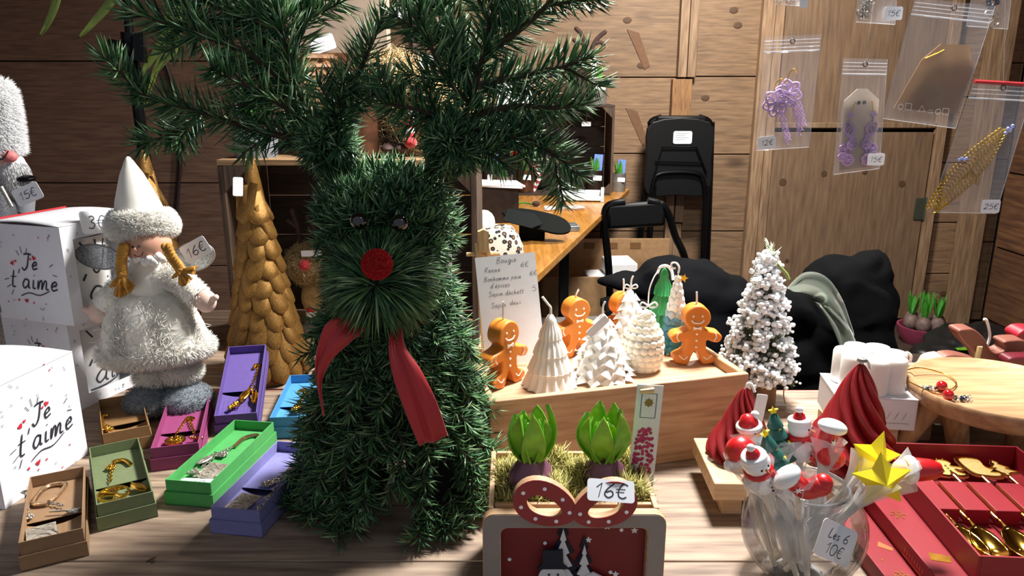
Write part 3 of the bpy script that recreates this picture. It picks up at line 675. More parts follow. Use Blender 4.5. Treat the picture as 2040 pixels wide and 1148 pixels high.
# scarf
def scarfmat():
    m, nt, b = newmat('scarf'); N, L = nt.nodes.new, nt.links.new
    tc = N('ShaderNodeTexCoord'); vo = N('ShaderNodeTexVoronoi'); vo.inputs['Scale'].default_value = 11; L(tc.outputs['Object'], vo.inputs[0])
    cr = N('ShaderNodeValToRGB'); e = cr.color_ramp.elements; e[0].position = .16; e[0].color = lin('#4f5a45'); e[1].position = .3; e[1].color = lin('#59644d')
    k = e.new(.2); k.color = lin('#93a083'); k = e.new(.25); k.color = lin('#8c9a7c')
    no = N('ShaderNodeTexNoise'); no.inputs['Scale'].default_value = 9; L(tc.outputs['Object'], no.inputs[0])
    mx = N('ShaderNodeMix'); mx.data_type = 'RGBA'; mx.blend_type = 'MULTIPLY'; mx.inputs[0].default_value = .6; L(vo.outputs['Distance'], cr.inputs[0]); L(cr.outputs[0], mx.inputs[6]); L(no.outputs['Color'], mx.inputs[7])
    hs = N('ShaderNodeHueSaturation'); hs.inputs['Saturation'].default_value = .6; hs.inputs['Value'].default_value = 1.5; L(mx.outputs[2], hs.inputs['Color'])
    L(hs.outputs[0], b.inputs['Base Color']); b.inputs['Roughness'].default_value = .8; b.inputs['Sheen Weight'].default_value = .3; return m
SCM = scarfmat()
def strip(L1, L2, n=6, m=8, th=.004, fold=0, nf=3):
    A, B_ = catmull(L1, n), catmull(L2, n); k = len(A); v, f = [], []
    for i in range(k):
        for j in range(m+1):
            p = A[i].lerp(B_[i], j/m); p = Vector(p); p.y -= fold*sin(j/m*pi*nf+i*.12); v.append(p)
    for i in range(k-1):
        for j in range(m): a = i*(m+1)+j; f.append((a, a+1, a+m+2, a+m+1))
    b = MB(); b.add(v, f); return b
sc_ = thing('patterned_scarf', 'olive green patterned scarf wound over the black coat', 'scarf', Q(1640, 600, 2.3))
def solid(b, name, m, parent, th=.004, sub=0):
    o = b.build(name, m, parent, smooth=80); k = o.modifiers.new('t', 'SOLIDIFY'); k.thickness = th; k.offset = 0; return o
def QL(px, py, yy): return D(px, py, yy)-sc_.location
solid(strip([QL(1568, 575, 2.28), QL(1600, 543, 2.27), QL(1640, 548, 2.25), QL(1672, 590, 2.24), QL(1692, 640, 2.24), QL(1704, 672, 2.25)], [QL(1578, 580, 2.22), QL(1612, 590, 2.2), QL(1645, 610, 2.2), QL(1668, 640, 2.2), QL(1682, 665, 2.2), QL(1698, 690, 2.21)], fold=.012), 'scarf_loop', SCM, sc_)
solid(strip([QL(1622, 600, 2.22), QL(1650, 640, 2.2), QL(1665, 672, 2.2), QL(1672, 690, 2.2)], [QL(1650, 612, 2.21), QL(1680, 640, 2.2), QL(1700, 665, 2.2), QL(1706, 692, 2.2)], fold=.01), 'scarf_end', SCM, sc_)

# ================================================================ pot of bulbs on the floor, dark tarp, stand
fp = thing('floor_bulb_pot', 'pink plastic bowl of sprouting bulbs on the floor by the wall', 'pot', (D(1838, 660, 4.1).x, 4.1, 0))
MB().lathe([(0, 0), (.1, 0), (.13, .05), (.14, .1), (.125, .1), (.1, .03), (0, .03)], 24).build('bowl', mat('pink_plastic', '#8f3a54', .4, var=.1), fp, smooth=50)
for k in range(7):
    a = k*2*pi/6; q = (.075*cos(a), .075*sin(a), .12) if k < 6 else (0, 0, .14)
    bb = MB().sphere(q, (.042, .042, .05), 12, 8).build('bulb', mat('bulb_brown', '#6f5a55', .6, var=.35, scale=50), fp)
    for j in range(3): leaf(bb, .13, .014, .03, j*2.1+k, LEAFD, (q[0], q[1], q[2]+.03))
heap('dark_tarp', 'crumpled dark plastic sheet on the floor right of the bulb pot', [((D(1940, 690, 3.8).x, 3.8, .09), (.26, .2, .1)), ((D(1990, 700, 3.8).x, 3.75, .08), (.24, .2, .09)), ((D(1890, 715, 3.7).x, 3.7, .06), (.2, .16, .07))], mat('dark_sheet', '#15181b', .4, var=.2), disp=.04)['category'] = 'sheet'
o = thing('fallen_leaf', 'single green leaf lying on the dark plastic sheet', 'leaf', D(1905, 690, 3.5)); o.location.z = max(.0, o.location.z)
o.location = (D(1905, 690, 3.62).x, 3.62, .13); leaf(o, .16, .02, .01, 0).rotation_euler = (0, 1.45, 0)
y = 2.15
ls = thing('lamp_stand', 'black telescopic stand with clamp knob behind the left boxes', 'stand', (D(274, 300, y).x, y, 0))
def C(px, py, dy=0): return D(px, py, y+dy)-ls.location
MB().tube([C(263, 120), Vector((C(274, 300).x+.03, 0, .02))], .016, 12).build('pole', BLK, ls)
MB().tube([C(248, -60), C(262, 110)], .012, 12).build('pole', BLK, ls)
MB().tube([C(277, 135), C(279, 300), Vector((C(279, 300).x+.03, .03, .4))], .009, 8).build('brace', BLK, ls)
MB().tube([C(259, 65), C(263, 140)], .024, 14).build('collar', BLK, ls)
MB().tube([C(262, 98, -.02), C(222, 100, -.03)], [.016, .03], 14).build('clamp_knob', BLK, ls)
MB().prism([(-.01, -.03), (.02, -.04), (.028, .04), (0, .035)], -.012, .012).build('clamp', BLK, ls, C(272, 95, -.02), (pi/2, 0, 0), smooth=0)
for a in (0.3, 2.4, 4.5): MB().tube([(.03, 0, .35), (.03+.4*cos(a), .4*sin(a), .015)], .012, 8).build('foot', BLK, ls)
y = 2.2
pm = thing('hanging_palm', 'long olive palm leaves hanging in at the top left', 'plant', D(290, -170, y))
PALM = mat('palm_leaf', '#5b6a2e', .5, var=.35, scale=20)
MB().sphere((0, 0, 0), (.03, .03, .04), 10, 8).build('crown', PALM, pm); MB().tube([(0, 0, 0), (0, 0, 2.78-pm.location.z)], .004, 6).build('hook_wire', BLK, pm)
for pts, w in (([(120, -60), (112, 0), (95, 45), (78, 72)], 15), ([(250, -60), (222, 0), (185, 45), (155, 76)], 16), ([(340, -20), (325, 70), (300, 120), (250, 185)], 16), ([(350, 0), (335, 80), (310, 140), (262, 285)], 14), ([(350, 0), (350, 90), (330, 120), (290, 165)], 12)):
    c = [Vector((0, 0, 0))]+[D(*p, y-.05)-pm.location for p in pts]; c = catmull(c, 5); v, f = [], []; n = len(c)
    for i, p in enumerate(c):
        t = i/(n-1); ww = S(w, y)*.5*sin(pi*(.12+.88*t))**.7; tg = (c[min(i+1, n-1)]-c[max(i-1, 0)]).normalized(); sd = tg.cross(Vector((0, 1, 0))).normalized()
        v += [p-sd*ww, p+Vector((0, .006, 0)), p+sd*ww]
    for i in range(n-1): f += [(3*i, 3*i+1, 3*i+4, 3*i+3), (3*i+1, 3*i+2, 3*i+5, 3*i+4)]
    b = MB(); b.add(v, f); solid(b, 'leaf', PALM, pm, .002)
y = WY-.02
cb = thing('dark_cable', 'thin dark cable hanging down the wall right of the stand', 'cable', D(350, 420, y))
MB().tube(catmull([D(318, 100, y)-cb.location, D(343, 170, y)-cb.location, D(360, 290, y)-cb.location, D(352, 420, y)-cb.location, D(352, 560, y)-cb.location], 6), .012, 6).build('cable', mat('cable', '#21120f', .6), cb)
MB().lathe([(.02, 0), (.02, .015)], 10, TR((0, 0, 0), (pi/2, 0, 0))).build('wall_clip', BLK, cb, D(318, 100, y+.01)-cb.location)
# ================================================================ mug boxes
BOXW = mat('box_white', '#e9e9ee', .45, var=.02)
BOXI = mat('box_inside', '#b92b34', .6, var=.05)
HRT = mat('heart_red', '#c8283c', .5, var=.1)
MUG = mat('mug_glaze', '#ecebe8', .18, var=.02, coat=.6)
def heart(x, y, s, rot=0):
    p = []
    for i in range(14):
        t = 2*pi*i/14; a, b = 16*sin(t)**3/17, (13*cos(t)-5*cos(2*t)-2*cos(3*t)-cos(4*t))/17
        p.append((x+s*(a*cos(rot)-b*sin(rot)), y+s*(a*sin(rot)+b*cos(rot))))
    return p
def jetaime(parent, w, loc, rot, seed=1, tiny=True, size=1., h=None, keepout=None):
    """printed lettering, rays and little hearts on one face (local XY centred)"""
    R = random.Random(seed); k = w*size; h = h or w
    sc = [strokes('Je', .2*k, -.1*k, .07*k, .25), strokes("t'aime", .24*k, -.36*k, -.19*k, .25)]
    fine = []
    for a in range(0, 360, 1):
        pass
    rays = [((-.16, .3), (-.12, .24)), ((-.08, .36), (-.07, .27)), ((.03, .34), (.0, .27)), ((-.44, -.1), (-.36, -.08)), ((-.42, -.2), (-.34, -.16)), ((-.36, -.3), (-.31, -.22)),
            ((.36, .12), (.42, .16)), ((.39, .02), (.46, .0)), ((.36, -.08), (.42, -.14))]
    rays = [[(x*k, y*k) for x, y in r] for r in rays]
    ink('lettering', sc[0]+sc[1], .02*k, INK, parent, loc, rot)
    ink('printed_rays', rays+[[(-.2*k, -.3*k), (-.05*k, -.25*k), (.12*k, -.27*k), (.3*k, -.2*k)]], .014*k, INK, parent, loc, rot)
    b = MB(); b2 = []
    for x, y, s, r in ((.12, .22, .035, -.4), (.06, .2, .02, .3), (-.26, .13, .035, .5), (-.2, .16, .022, 0), (-.12, -.36, .035, .1), (-.25, -.36, .02, 0), (.0, -.38, .016, 0)):
        p = heart(x*k, y*k, s*k, r); b.add([(q[0], q[1], .0006) for q in p], [tuple(reversed(range(len(p))))])
    if tiny:
        for i in range(40):
            x, y = R.uniform(-.47, .47)*w, R.uniform(-.47, .47)*h
            if abs(x) < .4*k and abs(y) < .33*k: continue
            if keepout and keepout(x, y): continue
            if i % 5 == 0:
                p = heart(x, y, .013*w, R.uniform(-.5, .5)); b.add([(q[0], q[1], .0006) for q in p], [tuple(reversed(range(len(p))))])
            else: b2.append(heart(x, y, .014*w, R.uniform(-.6, .6)))
        ink('heart_outlines', [q+[q[0]] for q in b2], .0035*w, INKG, parent, loc, rot, n=1)
    b.build('printed_hearts', HRT, parent, loc, rot, smooth=0)['kind'] = 'stuff'
def mugbox(label, corner, ang, w, h, window=True, tagged=False, front=True):
    """corner = near vertical edge; the right face runs along ang, the left face along ang+90"""
    t = thing('mug_box', label, 'box', corner, ang)
    th = .002
    # faces: right face y=0 plane (outside -y), left face x=0 plane (outside -x)
    if window:
        x0, x1, z0, z1 = .14*w, .9*w, .14*h, .86*h
        b = MB()
        for c, d in ((((x0)/2, th/2, h/2), (x0, th, h)), (((x1+w)/2, th/2, h/2), (w-x1, th, h)), (((x0+x1)/2, th/2, z0/2), (x1-x0, th, z0)), (((x0+x1)/2, th/2, (z1+h)/2), (x1-x0, th, h-z1))): b.box(c, d)
        b.build('window_face', BOXW, t, smooth=0)
    else: MB().box((w/2, th/2, h/2), (w, th, h)).build('face', BOXW, t, bev=.0008, smooth=0)
    MB().box((th/2, w/2+th/2, h/2), (th, w-th, h)).build('face', BOXW, t, smooth=0)
    MB().box((w-th/2, w/2, h/2), (th, w-2*th, h)).build('back_face', BOXW, t, smooth=0); MB().box((w/2, w-th/2, h/2), (w-2*th, th, h)).build('back_face', BOXW, t, smooth=0)
    MB().box((w/2, w/2, th/2+.0005), (w-2*th, w-2*th, th)).build('bottom', BOXW, t, smooth=0)
    n = 8; b = MB(); v, f = [], []
    for i in range(n+1):
        for j in range(n+1):
            v.append((w*i/n, w*j/n, h+.001+.1*w*sin(pi*j/n)*.35*(1-(2*i/n-1)**2*.2)))
    for i in range(n):
        for j in range(n): a = i*(n+1)+j; f.append((a, a+n+1, a+n+2, a+1))
    b.add(v, f); solid(b, 'lid', BOXW, t, .0016)
    MB().box((w/2, w-.002, h+.002), (w*.96, .003, .006)).build('red_flap', BOXI, t, smooth=0)
    jetaime(t, w*.82, (-.0006, w*.5, h*.5), (pi/2, 0, -pi/2), 3, h=h*1.1)
    if not window: jetaime(t, w*.82, (w*.5, -.0006, h*.5), (pi/2, 0, 0), 5, h=h*1.1)
    else:
        R = random.Random(9); b2 = []
        for i in range(60):
            x, z = R.uniform(.04, .96)*w, R.uniform(.04, .96)*h
            if x0-.006 < x < x1+.006 and z0-.008 < z < z1+.008: continue
            b2.append(heart(x-w/2, z-h/2, .012*w, R.uniform(-.6, .6)))
        ink('heart_outlines', [q+[q[0]] for q in b2], .0035*w, INKG, t, (w*.5, -.0006, h*.5), (pi/2, 0, 0), n=1)
    R = random.Random(12); b2 = [heart(R.uniform(-.4, .4)*w, R.uniform(-.4, .4)*w, .012*w, R.uniform(-1, 1)) for i in range(16)]
    if tagged: card(t, .062, .04, '3€', (w*.42, -.006, h*.99), (pi/2-.25, .12, .0), size=.022)
    return t
def mug(label, loc, ang, h, face):
    t = thing('mug', label, 'mug', loc, ang); r = h*.42
    MB().lathe([(0, 0), (r*.86, 0), (r, h*.06), (r, h), (r*.93, h), (r*.9, h*.08), (0, h*.07)], 32).build('cup', MUG, t, smooth=45)
    MB().tube(catmull([(r*.95, 0, h*.8), (r*1.3, 0, h*.75), (r*1.35, 0, h*.45), (r*.95, 0, h*.25)], 5), .008, 8).build('handle', MUG, t)
    # lettering bent round the cup
    L = strokes('Je', .3*h, -.12*h, .05*h, .25)+strokes("t'aime", .34*h, -.52*h, -.33*h, .25)+[[(-.3*h, -.42*h), (0, -.37*h), (.35*h, -.32*h)], [(-.25*h, .45*h), (-.18*h, .34*h)], [(-.05*h, .46*h), (-.04*h, .35*h)], [(.12*h, .44*h), (.07*h, .34*h)], [(.4*h, .25*h), (.48*h, .3*h)]]
    b = MB()
    for l in L:
        p = catmull([Vector((q[0], q[1], 0)) for q in l], 4); v, f = [], []
        for i, q in enumerate(p):
            tt = p[min(i+1, len(p)-1)]-p[max(i-1, 0)]; tt = tt.normalized(); nr = Vector((-tt.y, tt.x, 0))*.012*h
            for s in (1, -1):
                a = (q.x+s*nr.x)/r+face; v.append(((r+.0006)*sin(a), -(r+.0006)*cos(a), h*.5+q.y+s*nr.y))
        f = [(2*i+1, 2*i+3, 2*i+2, 2*i) for i in range(len(p)-1)]; b.add(v, f)
    b.build('lettering', INK, t, smooth=0)
    return t
BW, BH = .165, .172
A1 = radians(72)
def inbox(c, ang, u, v): return (c[0]+u*cos(ang)-v*sin(ang), c[1]+u*sin(ang)+v*cos(ang))
cB = P(160, 818, TT); cB = (cB.x, cB.y, TT)
mugbox('white heart-print mug box at the bottom of the stack, in shadow', cB, radians(70), BW, BH)
q = inbox(cB, radians(70), BW*.52, BW*.47); mug('white lettered mug in the window of the lower mug box', (q[0], q[1], TT+.0035), radians(70), BH*.8, .1)
cA = P(148, 650, TT+BH+.008); cA = (cA.x, cA.y, TT+BH+.008)
mugbox('white heart-print mug box with 3 euro ticket on top of the stack', cA, A1, BW, BH, tagged=True)
q = inbox(cA, A1, BW*.52, BW*.47); mug('white lettered mug in the window of the upper mug box', (q[0], q[1], cA[2]+.0035), A1, BH*.8, .1)
cC = P(11, 1016); mugbox('white heart-print mug box alone at the front left edge', (cC.x, cC.y, TT), radians(81), .17, .176, window=False)

# ================================================================ fur-hatted figure at the left edge
y = 1.62
FURW = tinted('white_fur', [(0, '#e6e8ea'), (.5, '#f4f5f6'), (1, '#ffffff')], .8, spec=.2)
GLIT = mat('silver_glitter', '#8f9299', .3, .7, var=.6, scale=420)
SKINP = mat('doll_pink', '#e2b3a6', .6, var=.06, sss=.05)
nt_ = thing('gnome_figure', 'silver glitter figure with tall white fur hat cut by the left edge', 'figure', (D(-4, 430, y).x, y, TT))
def C(px, py, dy=0): return D(px, py, y+dy)-nt_.location
k = S(1, y)
base = C(-4, 420); MB().lathe([(0, 0), (.07, 0), (.07, .02), (.05, .03), (.05, base.z*.55), (.055, base.z*.6), (.06, base.z), (.05, C(0, 345).z), (.02, C(0, 335).z)], 24).build('body', GLIT, nt_, smooth=50)
MB().sphere(C(-4, 315), (38*k, 34*k, 36*k), 18, 12).build('head', SKINP, nt_)
ink('painted_smile', [[(0, .012), (.012, .004), (.022, .01), (.032, .022)]], .003, INK, nt_, C(-10, 322, -.042), (pi/2, 0, 0))
MB().sphere(C(-2, 312, -.03), (.016, .012, .013), 10, 8).build('cheek', mat('blush', '#d97a78', .6), nt_, (.022, 0, 0))
hc = MB(); hp = [(0, 0), (38*k, .0), (41*k, 60*k), (40*k, 110*k), (30*k, 128*k), (0, 132*k)]
hz = C(-4, 305); hc.lathe(hp, 18, TR(hz)); hat = hc.build('hat', WHITE, nt_, smooth=60)
p, n = lathe_pts(hp[1:], 9000, TR(hz)); spikes('hat_fur', p, n+RNG.normal(size=p.shape)*.35+np.array([0, 0, -.3]), .016+.004*RNG.random(len(p)), .0008, FURW, hat)
bp = C(30, 345); bd = MB().sphere(bp, (.025, .028, .05), 12, 10).build('beard', WHITE, nt_)
p, n = ell_pts(bp, (.022, .028, .045), 2500); spikes('beard_fur', p, n*.5+np.array([.05, -.1, -1]), .022, .0008, FURW, bd)
MB().tube(catmull([C(25, 365), C(45, 372), C(50, 385), C(48, 420)], 5), .02, 12).build('arm', mat('grey_cloth', '#8c8f96', .7), nt_)
MB().sphere(C(50, 356, -.01), (.022, .02, .008), 12, 8).build('black_cuff', BLK, nt_)
MB().tube([C(2, 372, -.06), C(24, 412, -.06)], .004, 8).build('silver_staff', ZINC, nt_)
card(nt_, .06, .036, '15€', C(55, 387, -.06), (pi/2, -.38, 0), size=.016)

# ================================================================ gold cone trees
GOLD = mat('antique_gold', '#83602f', .38, .68, var=.4, scale=25, bump=.25, bscale=140)
def goldtree(label, loc, r0, h, seed, tagp=None):
    t = thing('gold_tree', label, 'ornament', loc); R = random.Random(seed)
    MB().lathe([(0, 0), (r0*.9, 0), (r0*.86, h*.05), (r0*.1, h*.9), (0, h*.92)], 24).build('core', GOLD, t, smooth=60)
    b = MB(); v, f = [], []; n, mm = 9, 10
    for i in range(n+1):
        u = i/n; wv = min(1, (max(0, u)/.22)**.5*.95+.06)*(1-.25*u); tk = (min(1, u/.12)**.5*.8+.2)*(1-.6*u)
        for j in range(mm):
            a = 2*pi*j/mm; v.append((cos(a)*.5*wv, sin(a)*.5*tk*(1 if sin(a) > 0 else .5), u))
    for i in range(n):
        for j in range(mm): f.append((i*mm+j, i*mm+(j+1) % mm, (i+1)*mm+(j+1) % mm, (i+1)*mm+j))
    f.append(tuple(reversed(range(mm)))); f.append(tuple(n*mm+j for j in range(mm))); b.add(v, f); me = b.mesh('scale', 60); me.materials.append(GOLD)
    rows = 10
    for k in range(rows):
        u = k/rows; zc = h*(.0+.78*u); r = r0*(1-.93*(zc/h)**.9); m = max(4, round(11*(1-u)+3.4)); w = 2*pi*r/m*1.2; L = h*.215*(1-.15*u)
        for j in range(m):
            a = 2*pi*(j+.5*(k % 2))/m+R.uniform(-.12, .12); sl = atan2(r0*.9, h)
            o = link('scale', me, None, t); o.scale = (w*R.uniform(.85, 1.1), w*.62, L*R.uniform(.92, 1.1))
            o.location = ((r*.97)*cos(a), (r*.97)*sin(a), zc+R.uniform(-.012, .012)*h if k else h*.006); o.rotation_euler = Euler((sl+.1+R.uniform(-.02, .05), R.uniform(-.16, .16), a-pi/2))
    MB().lathe([(r0*.24, h*.72), (r0*.26, h*.76), (r0*.2, h*.86), (r0*.12, h*.97), (r0*.07, h*.995), (0, h)], 16, fn=lambda a, i, r, z: (r*(1+.1*sin(3*a)), z)).build('tip', GOLD, t, smooth=60)
    if tagp is not None: card(t, .018, .035, '', tagp-t.location, (pi/2, .1, .5))
    return t
goldtree('tall gold cone tree of layered scales in front of the dark crate', (-.508, 1.475, TT), .086, .447, 4, D(474, 372, 1.40))
goldtree('gold cone tree mostly hidden behind the angel doll', (-.775, 1.6, TT), .088, .452, 8)

# ================================================================ angel doll
y = 1.285
an = thing('angel_doll', 'white furry angel doll with pointed hat and silver wings', 'doll', (D(335, 700, y).x, y, TT))
k = S(1, y)
def C(px, py, dy=0): return D(px, py, y+dy)-an.location
FURC = tinted('cream_fur', [(0, '#eee9dc'), (.5, '#f8f4ea'), (1, '#ffffff')], .85, spec=.15)
CREAM = mat('cream_felt', '#efebe0', .85, var=.05, sheen=.3)
SKIN = mat('doll_skin', '#c9967c', .6, var=.08)
HAIR = mat('golden_yarn', '#b9832f', .7, var=.3, scale=80, bump=.6)
GREYF = tinted('grey_fur', [(0, '#5d656c'), (.6, '#848c93'), (1, '#a4acb2')], .9, spec=.1)
GREY = mat('grey_felt', '#737b82', .9, var=.1)
for px, py in ((300, 800), (372, 790)):
    q = C(px, py, -.02); q.z = 45*k*.75
    sh = MB().sphere(q, (48*k, 52*k, 42*k*.75), 16, 12).build('shoe', GREY, an)
    p, n = ell_pts(q, (47*k, 51*k, 41*k*.75), 2600); spikes('shoe_fur', p, n+RNG.normal(size=p.shape)*.5, .007, .0005, GREYF, sh)
for px, py in ((308, 748), (362, 738)):
    q = C(px, py, 0)
    lg = MB().tube([(q.x, q.y, 40*k), C(px+8, 690, .01), C(px+4, 640, .01)], [18*k, 17*k, 17*k], 14).build('leg', mat('tan_felt', '#a27850', .85, var=.12), an)
    cf = MB().sphere(q, (34*k, 32*k, 24*k), 16, 10).build('boot_cuff', CREAM, an)
    p, n = ell_pts(q, (34*k, 32*k, 23*k), 2600); spikes('cuff_fur', p, n+RNG.normal(size=p.shape)*.45+np.array([0, 0, -.2]), .013, .0006, FURC, cf)
sk = [(0, 128*k), (26*k, 122*k), (62*k, 104*k), (86*k, 74*k), (98*k, 40*k), (102*k, 16*k), (104*k, 4*k), (102*k, -10*k), (90*k, -14*k), (0, -12*k)]
q0 = C(310, 690, 0); fn = lambda a, i, r, z: (r*(1+.05*sin(7*a)*(r > .06)), z)
skt = MB().lathe(sk, 36, TR(q0, (0, -.07, 0), (1, .62, 1)), fn).build('skirt', CREAM, an, smooth=70)
p, n = lathe_pts(sk[1:9], 26000, TR(q0, (0, -.07, 0), (1, .62, 1))); spikes('skirt_fur', p, n+RNG.normal(size=p.shape)*.5+np.array([0, 0, -.25]), .017+.005*RNG.random(len(p)), .0008, FURC, skt)
hm = MB().torus(98*k, 11*k, TR(q0+Vector((0, 0, -6*k)), (0, -.07, 0), (1, .62, 1)), 36, 10).build('hem', CREAM, an)
a = RNG.random(6500)*2*pi; b_ = RNG.random(6500)*2*pi; M_ = np.array(TR(q0+Vector((0, 0, -6*k)), (0, -.07, 0), (1, .62, 1)))
p = np.stack([(98*k+11*k*np.cos(b_))*np.cos(a), (98*k+11*k*np.cos(b_))*np.sin(a), 11*k*np.sin(b_)], 1)@M_[:3, :3].T+M_[:3, 3]; n = np.stack([np.cos(a)*np.cos(b_), np.sin(a)*np.cos(b_), np.sin(b_)], 1)
spikes('hem_fur', p, n+RNG.normal(size=p.shape)*.4+np.array([0, 0, -.5]), .016, .0007, FURC, hm)
ts = MB().lathe([(36*k, 0), (40*k, 20*k), (34*k, 50*k), (26*k, 75*k), (18*k, 88*k), (0, 90*k)], 20, TR(C(300, 590), (0, -.05, 0), (1, .75, 1))).build('torso', CREAM, an, smooth=60)
for pts, hpx in (([(270, 550), (238, 575), (208, 608)], (196, 622)), ([(330, 548), (362, 560), (392, 588)], (410, 600))):
    arm = MB().tube(catmull([C(*q, -.01) for q in pts], 5), [15*k]*3+[20*k]*4+[24*k]*4, 14).build('sleeve', CREAM, an)
    c = [np.array(C(*q, -.01)) for q in pts]; pp = np.concatenate([c[0]+(c[1]-c[0])*t for t in RNG.random((1300, 1))[:, None]]+[c[1]+(c[2]-c[1])*t for t in RNG.random((1700, 1))[:, None]]).reshape(-1, 3)
    d = unit(len(pp)); spikes('sleeve_fur', pp+d*18*k, d+np.array([0, 0, -.3])+RNG.normal(size=d.shape)*.3, .011, .0006, FURC, arm)
    hnd = MB(); h0 = C(*hpx, -.015); hnd.sphere(h0, (21*k, 17*k, 23*k), 14, 10)
    sgn = 1 if hpx[0] > 300 else -1
    hnd.tube([h0+Vector((sgn*12*k, -.004, 4*k)), h0+Vector((sgn*24*k, -.008, 10*k))], [8*k, 6*k], 10); hnd.sphere(h0+Vector((sgn*24*k, -.008, 10*k)), 6*k, 10, 6)
    hnd.build('hand', mat('doll_hand', '#e3c3b4', .65, var=.06), an, smooth=60)
hc = C(294, 487, -.012)
hd = MB().sphere(hc, (45*k, 36*k, 38*k), 20, 14).build('head', SKIN, an)
fx = lambda px, py: C(px, py, -.012)-hc
def onface(px, py, e=.0):
    u = fx(px, py); t = 1-(u.x/(42*k))**2-(u.z/(38*k))**2; return hc+Vector((u.x, -36*k*sqrt(max(0, t))-e, u.z))
for px, py in ((280, 485), (293, 483)): MB().sphere(onface(px+2, py, 0), .0022, 8, 6).build('eye', INK, hd)
MB().sphere(onface(288, 489, .001), .0035, 10, 8).build('nose', mat('nose_pink', '#d9a08a', .6), hd)
MB().tube(catmull([onface(x, yy, .0003) for x, yy in ((283, 500), (290, 505), (298, 502), (302, 495))], 4), .0008, 6).build('smile', mat('smile_red', '#8a3f34', .6), hd)
for i in range(9):
    c = C(262+i*9, 521+(4 if i % 2 else -3)-4*abs(i-4)*.8, -.042+abs(i-4)*.004); MB().sphere(c, (8.5*k, 8*k, 9*k), 10, 8).build('pompom', WHITE, an)
q1 = C(284, 457, .006); ht_ = [(58*k, 0), (50*k, 22*k), (38*k, 62*k), (22*k, 105*k), (9*k, 130*k), (4*k, 138*k), (0, 140*k)]
hat = MB().lathe([(40*k, -12*k)]+ht_, 28, TR(q1, (-.05, -.1, 0), (1, .85, 1))).build('hat', CREAM, an, smooth=60)
p = [(46*k, -10*k), (58*k, -6*k), (62*k, 8*k), (54*k, 26*k), (46*k, 32*k)]
br = MB().lathe(p, 28, TR(q1, (-.1, -.03, 0), (1, .85, 1))).build('hat_brim', CREAM, an, smooth=60)
p, n = lathe_pts(p, 9000, TR(q1, (-.1, -.03, 0), (1, .85, 1))); spikes('brim_fur', p, n+RNG.normal(size=p.shape)*.45+np.array([0, 0, -.2]), .012, .0006, FURC, br)
for pts, tip in (([(247, 492), (243, 510), (242, 530), (243, 545)], [(228, 588), (240, 592), (255, 585), (268, 570), (220, 570)]), ([(332, 492), (342, 512), (354, 528), (360, 538)], [(352, 568), (372, 570), (385, 550), (390, 532), (342, 555)])):
    bd = MB(); c = catmull([C(*q, -.045) for q in pts], 6)
    for j in range(0, len(c), 2):
        for s in (-1, 1): bd.sphere(c[j]+Vector((s*4*k, 0, 0)), (7*k, 7*k, 8*k), 8, 6)
    bd.build('braid', HAIR, an); tb = MB(); e = c[-1]
    for w in range(26):
        u = random.random(); j = random.randrange(len(tip)-1); d_ = C(*tip[j], -.045).lerp(C(*tip[j+1], -.045), u); d_.y += random.uniform(-.008, .008)
        tb.tube([e, e.lerp(d_, .5)+Vector((0, -.003, 0)), d_], [2*k, 3.4*k, 3*k], 5)
    tb.sphere(e, (10*k, 9*k, 8*k), 10, 6); tb.build('tassel', HAIR, an)
WNG = mat('silver_mesh', '#a9adb0', .35, .6, var=.6, scale=300, alpha=.72)
for c, rx, rz, rot in ((C(196, 512, .002), 44*k, 24*k, -.15), (C(385, 512, .03), 44*k, 28*k, .25)):
    wg = MB().prism([(rx*cos(t*2*pi/28), rz*sin(t*2*pi/28)) for t in range(28)], -.0006, .0006).build('wing', WNG, an, c, (pi/2, -rot, 0), smooth=0)
    MB().tube([(rx*cos(t*2*pi/28), rz*sin(t*2*pi/28), 0) for t in range(29)], .0016, 6).build('wing_wire', ZINC, wg)
MB().tube(catmull([C(255, 520, .035), C(290, 535, .035), C(345, 525, .035)], 4), .0015, 6).build('wing_bar', ZINC, an)
card(an, .05, .033, '16€', C(390, 498, -.01), (pi/2, -.5, 0), size=.016)
MB().tube(catmull([C(345, 735, -.03), C(336, 712, -.04), C(334, 700, -.03)], 4), .001, 5).build('gold_cord', HAIR, an)

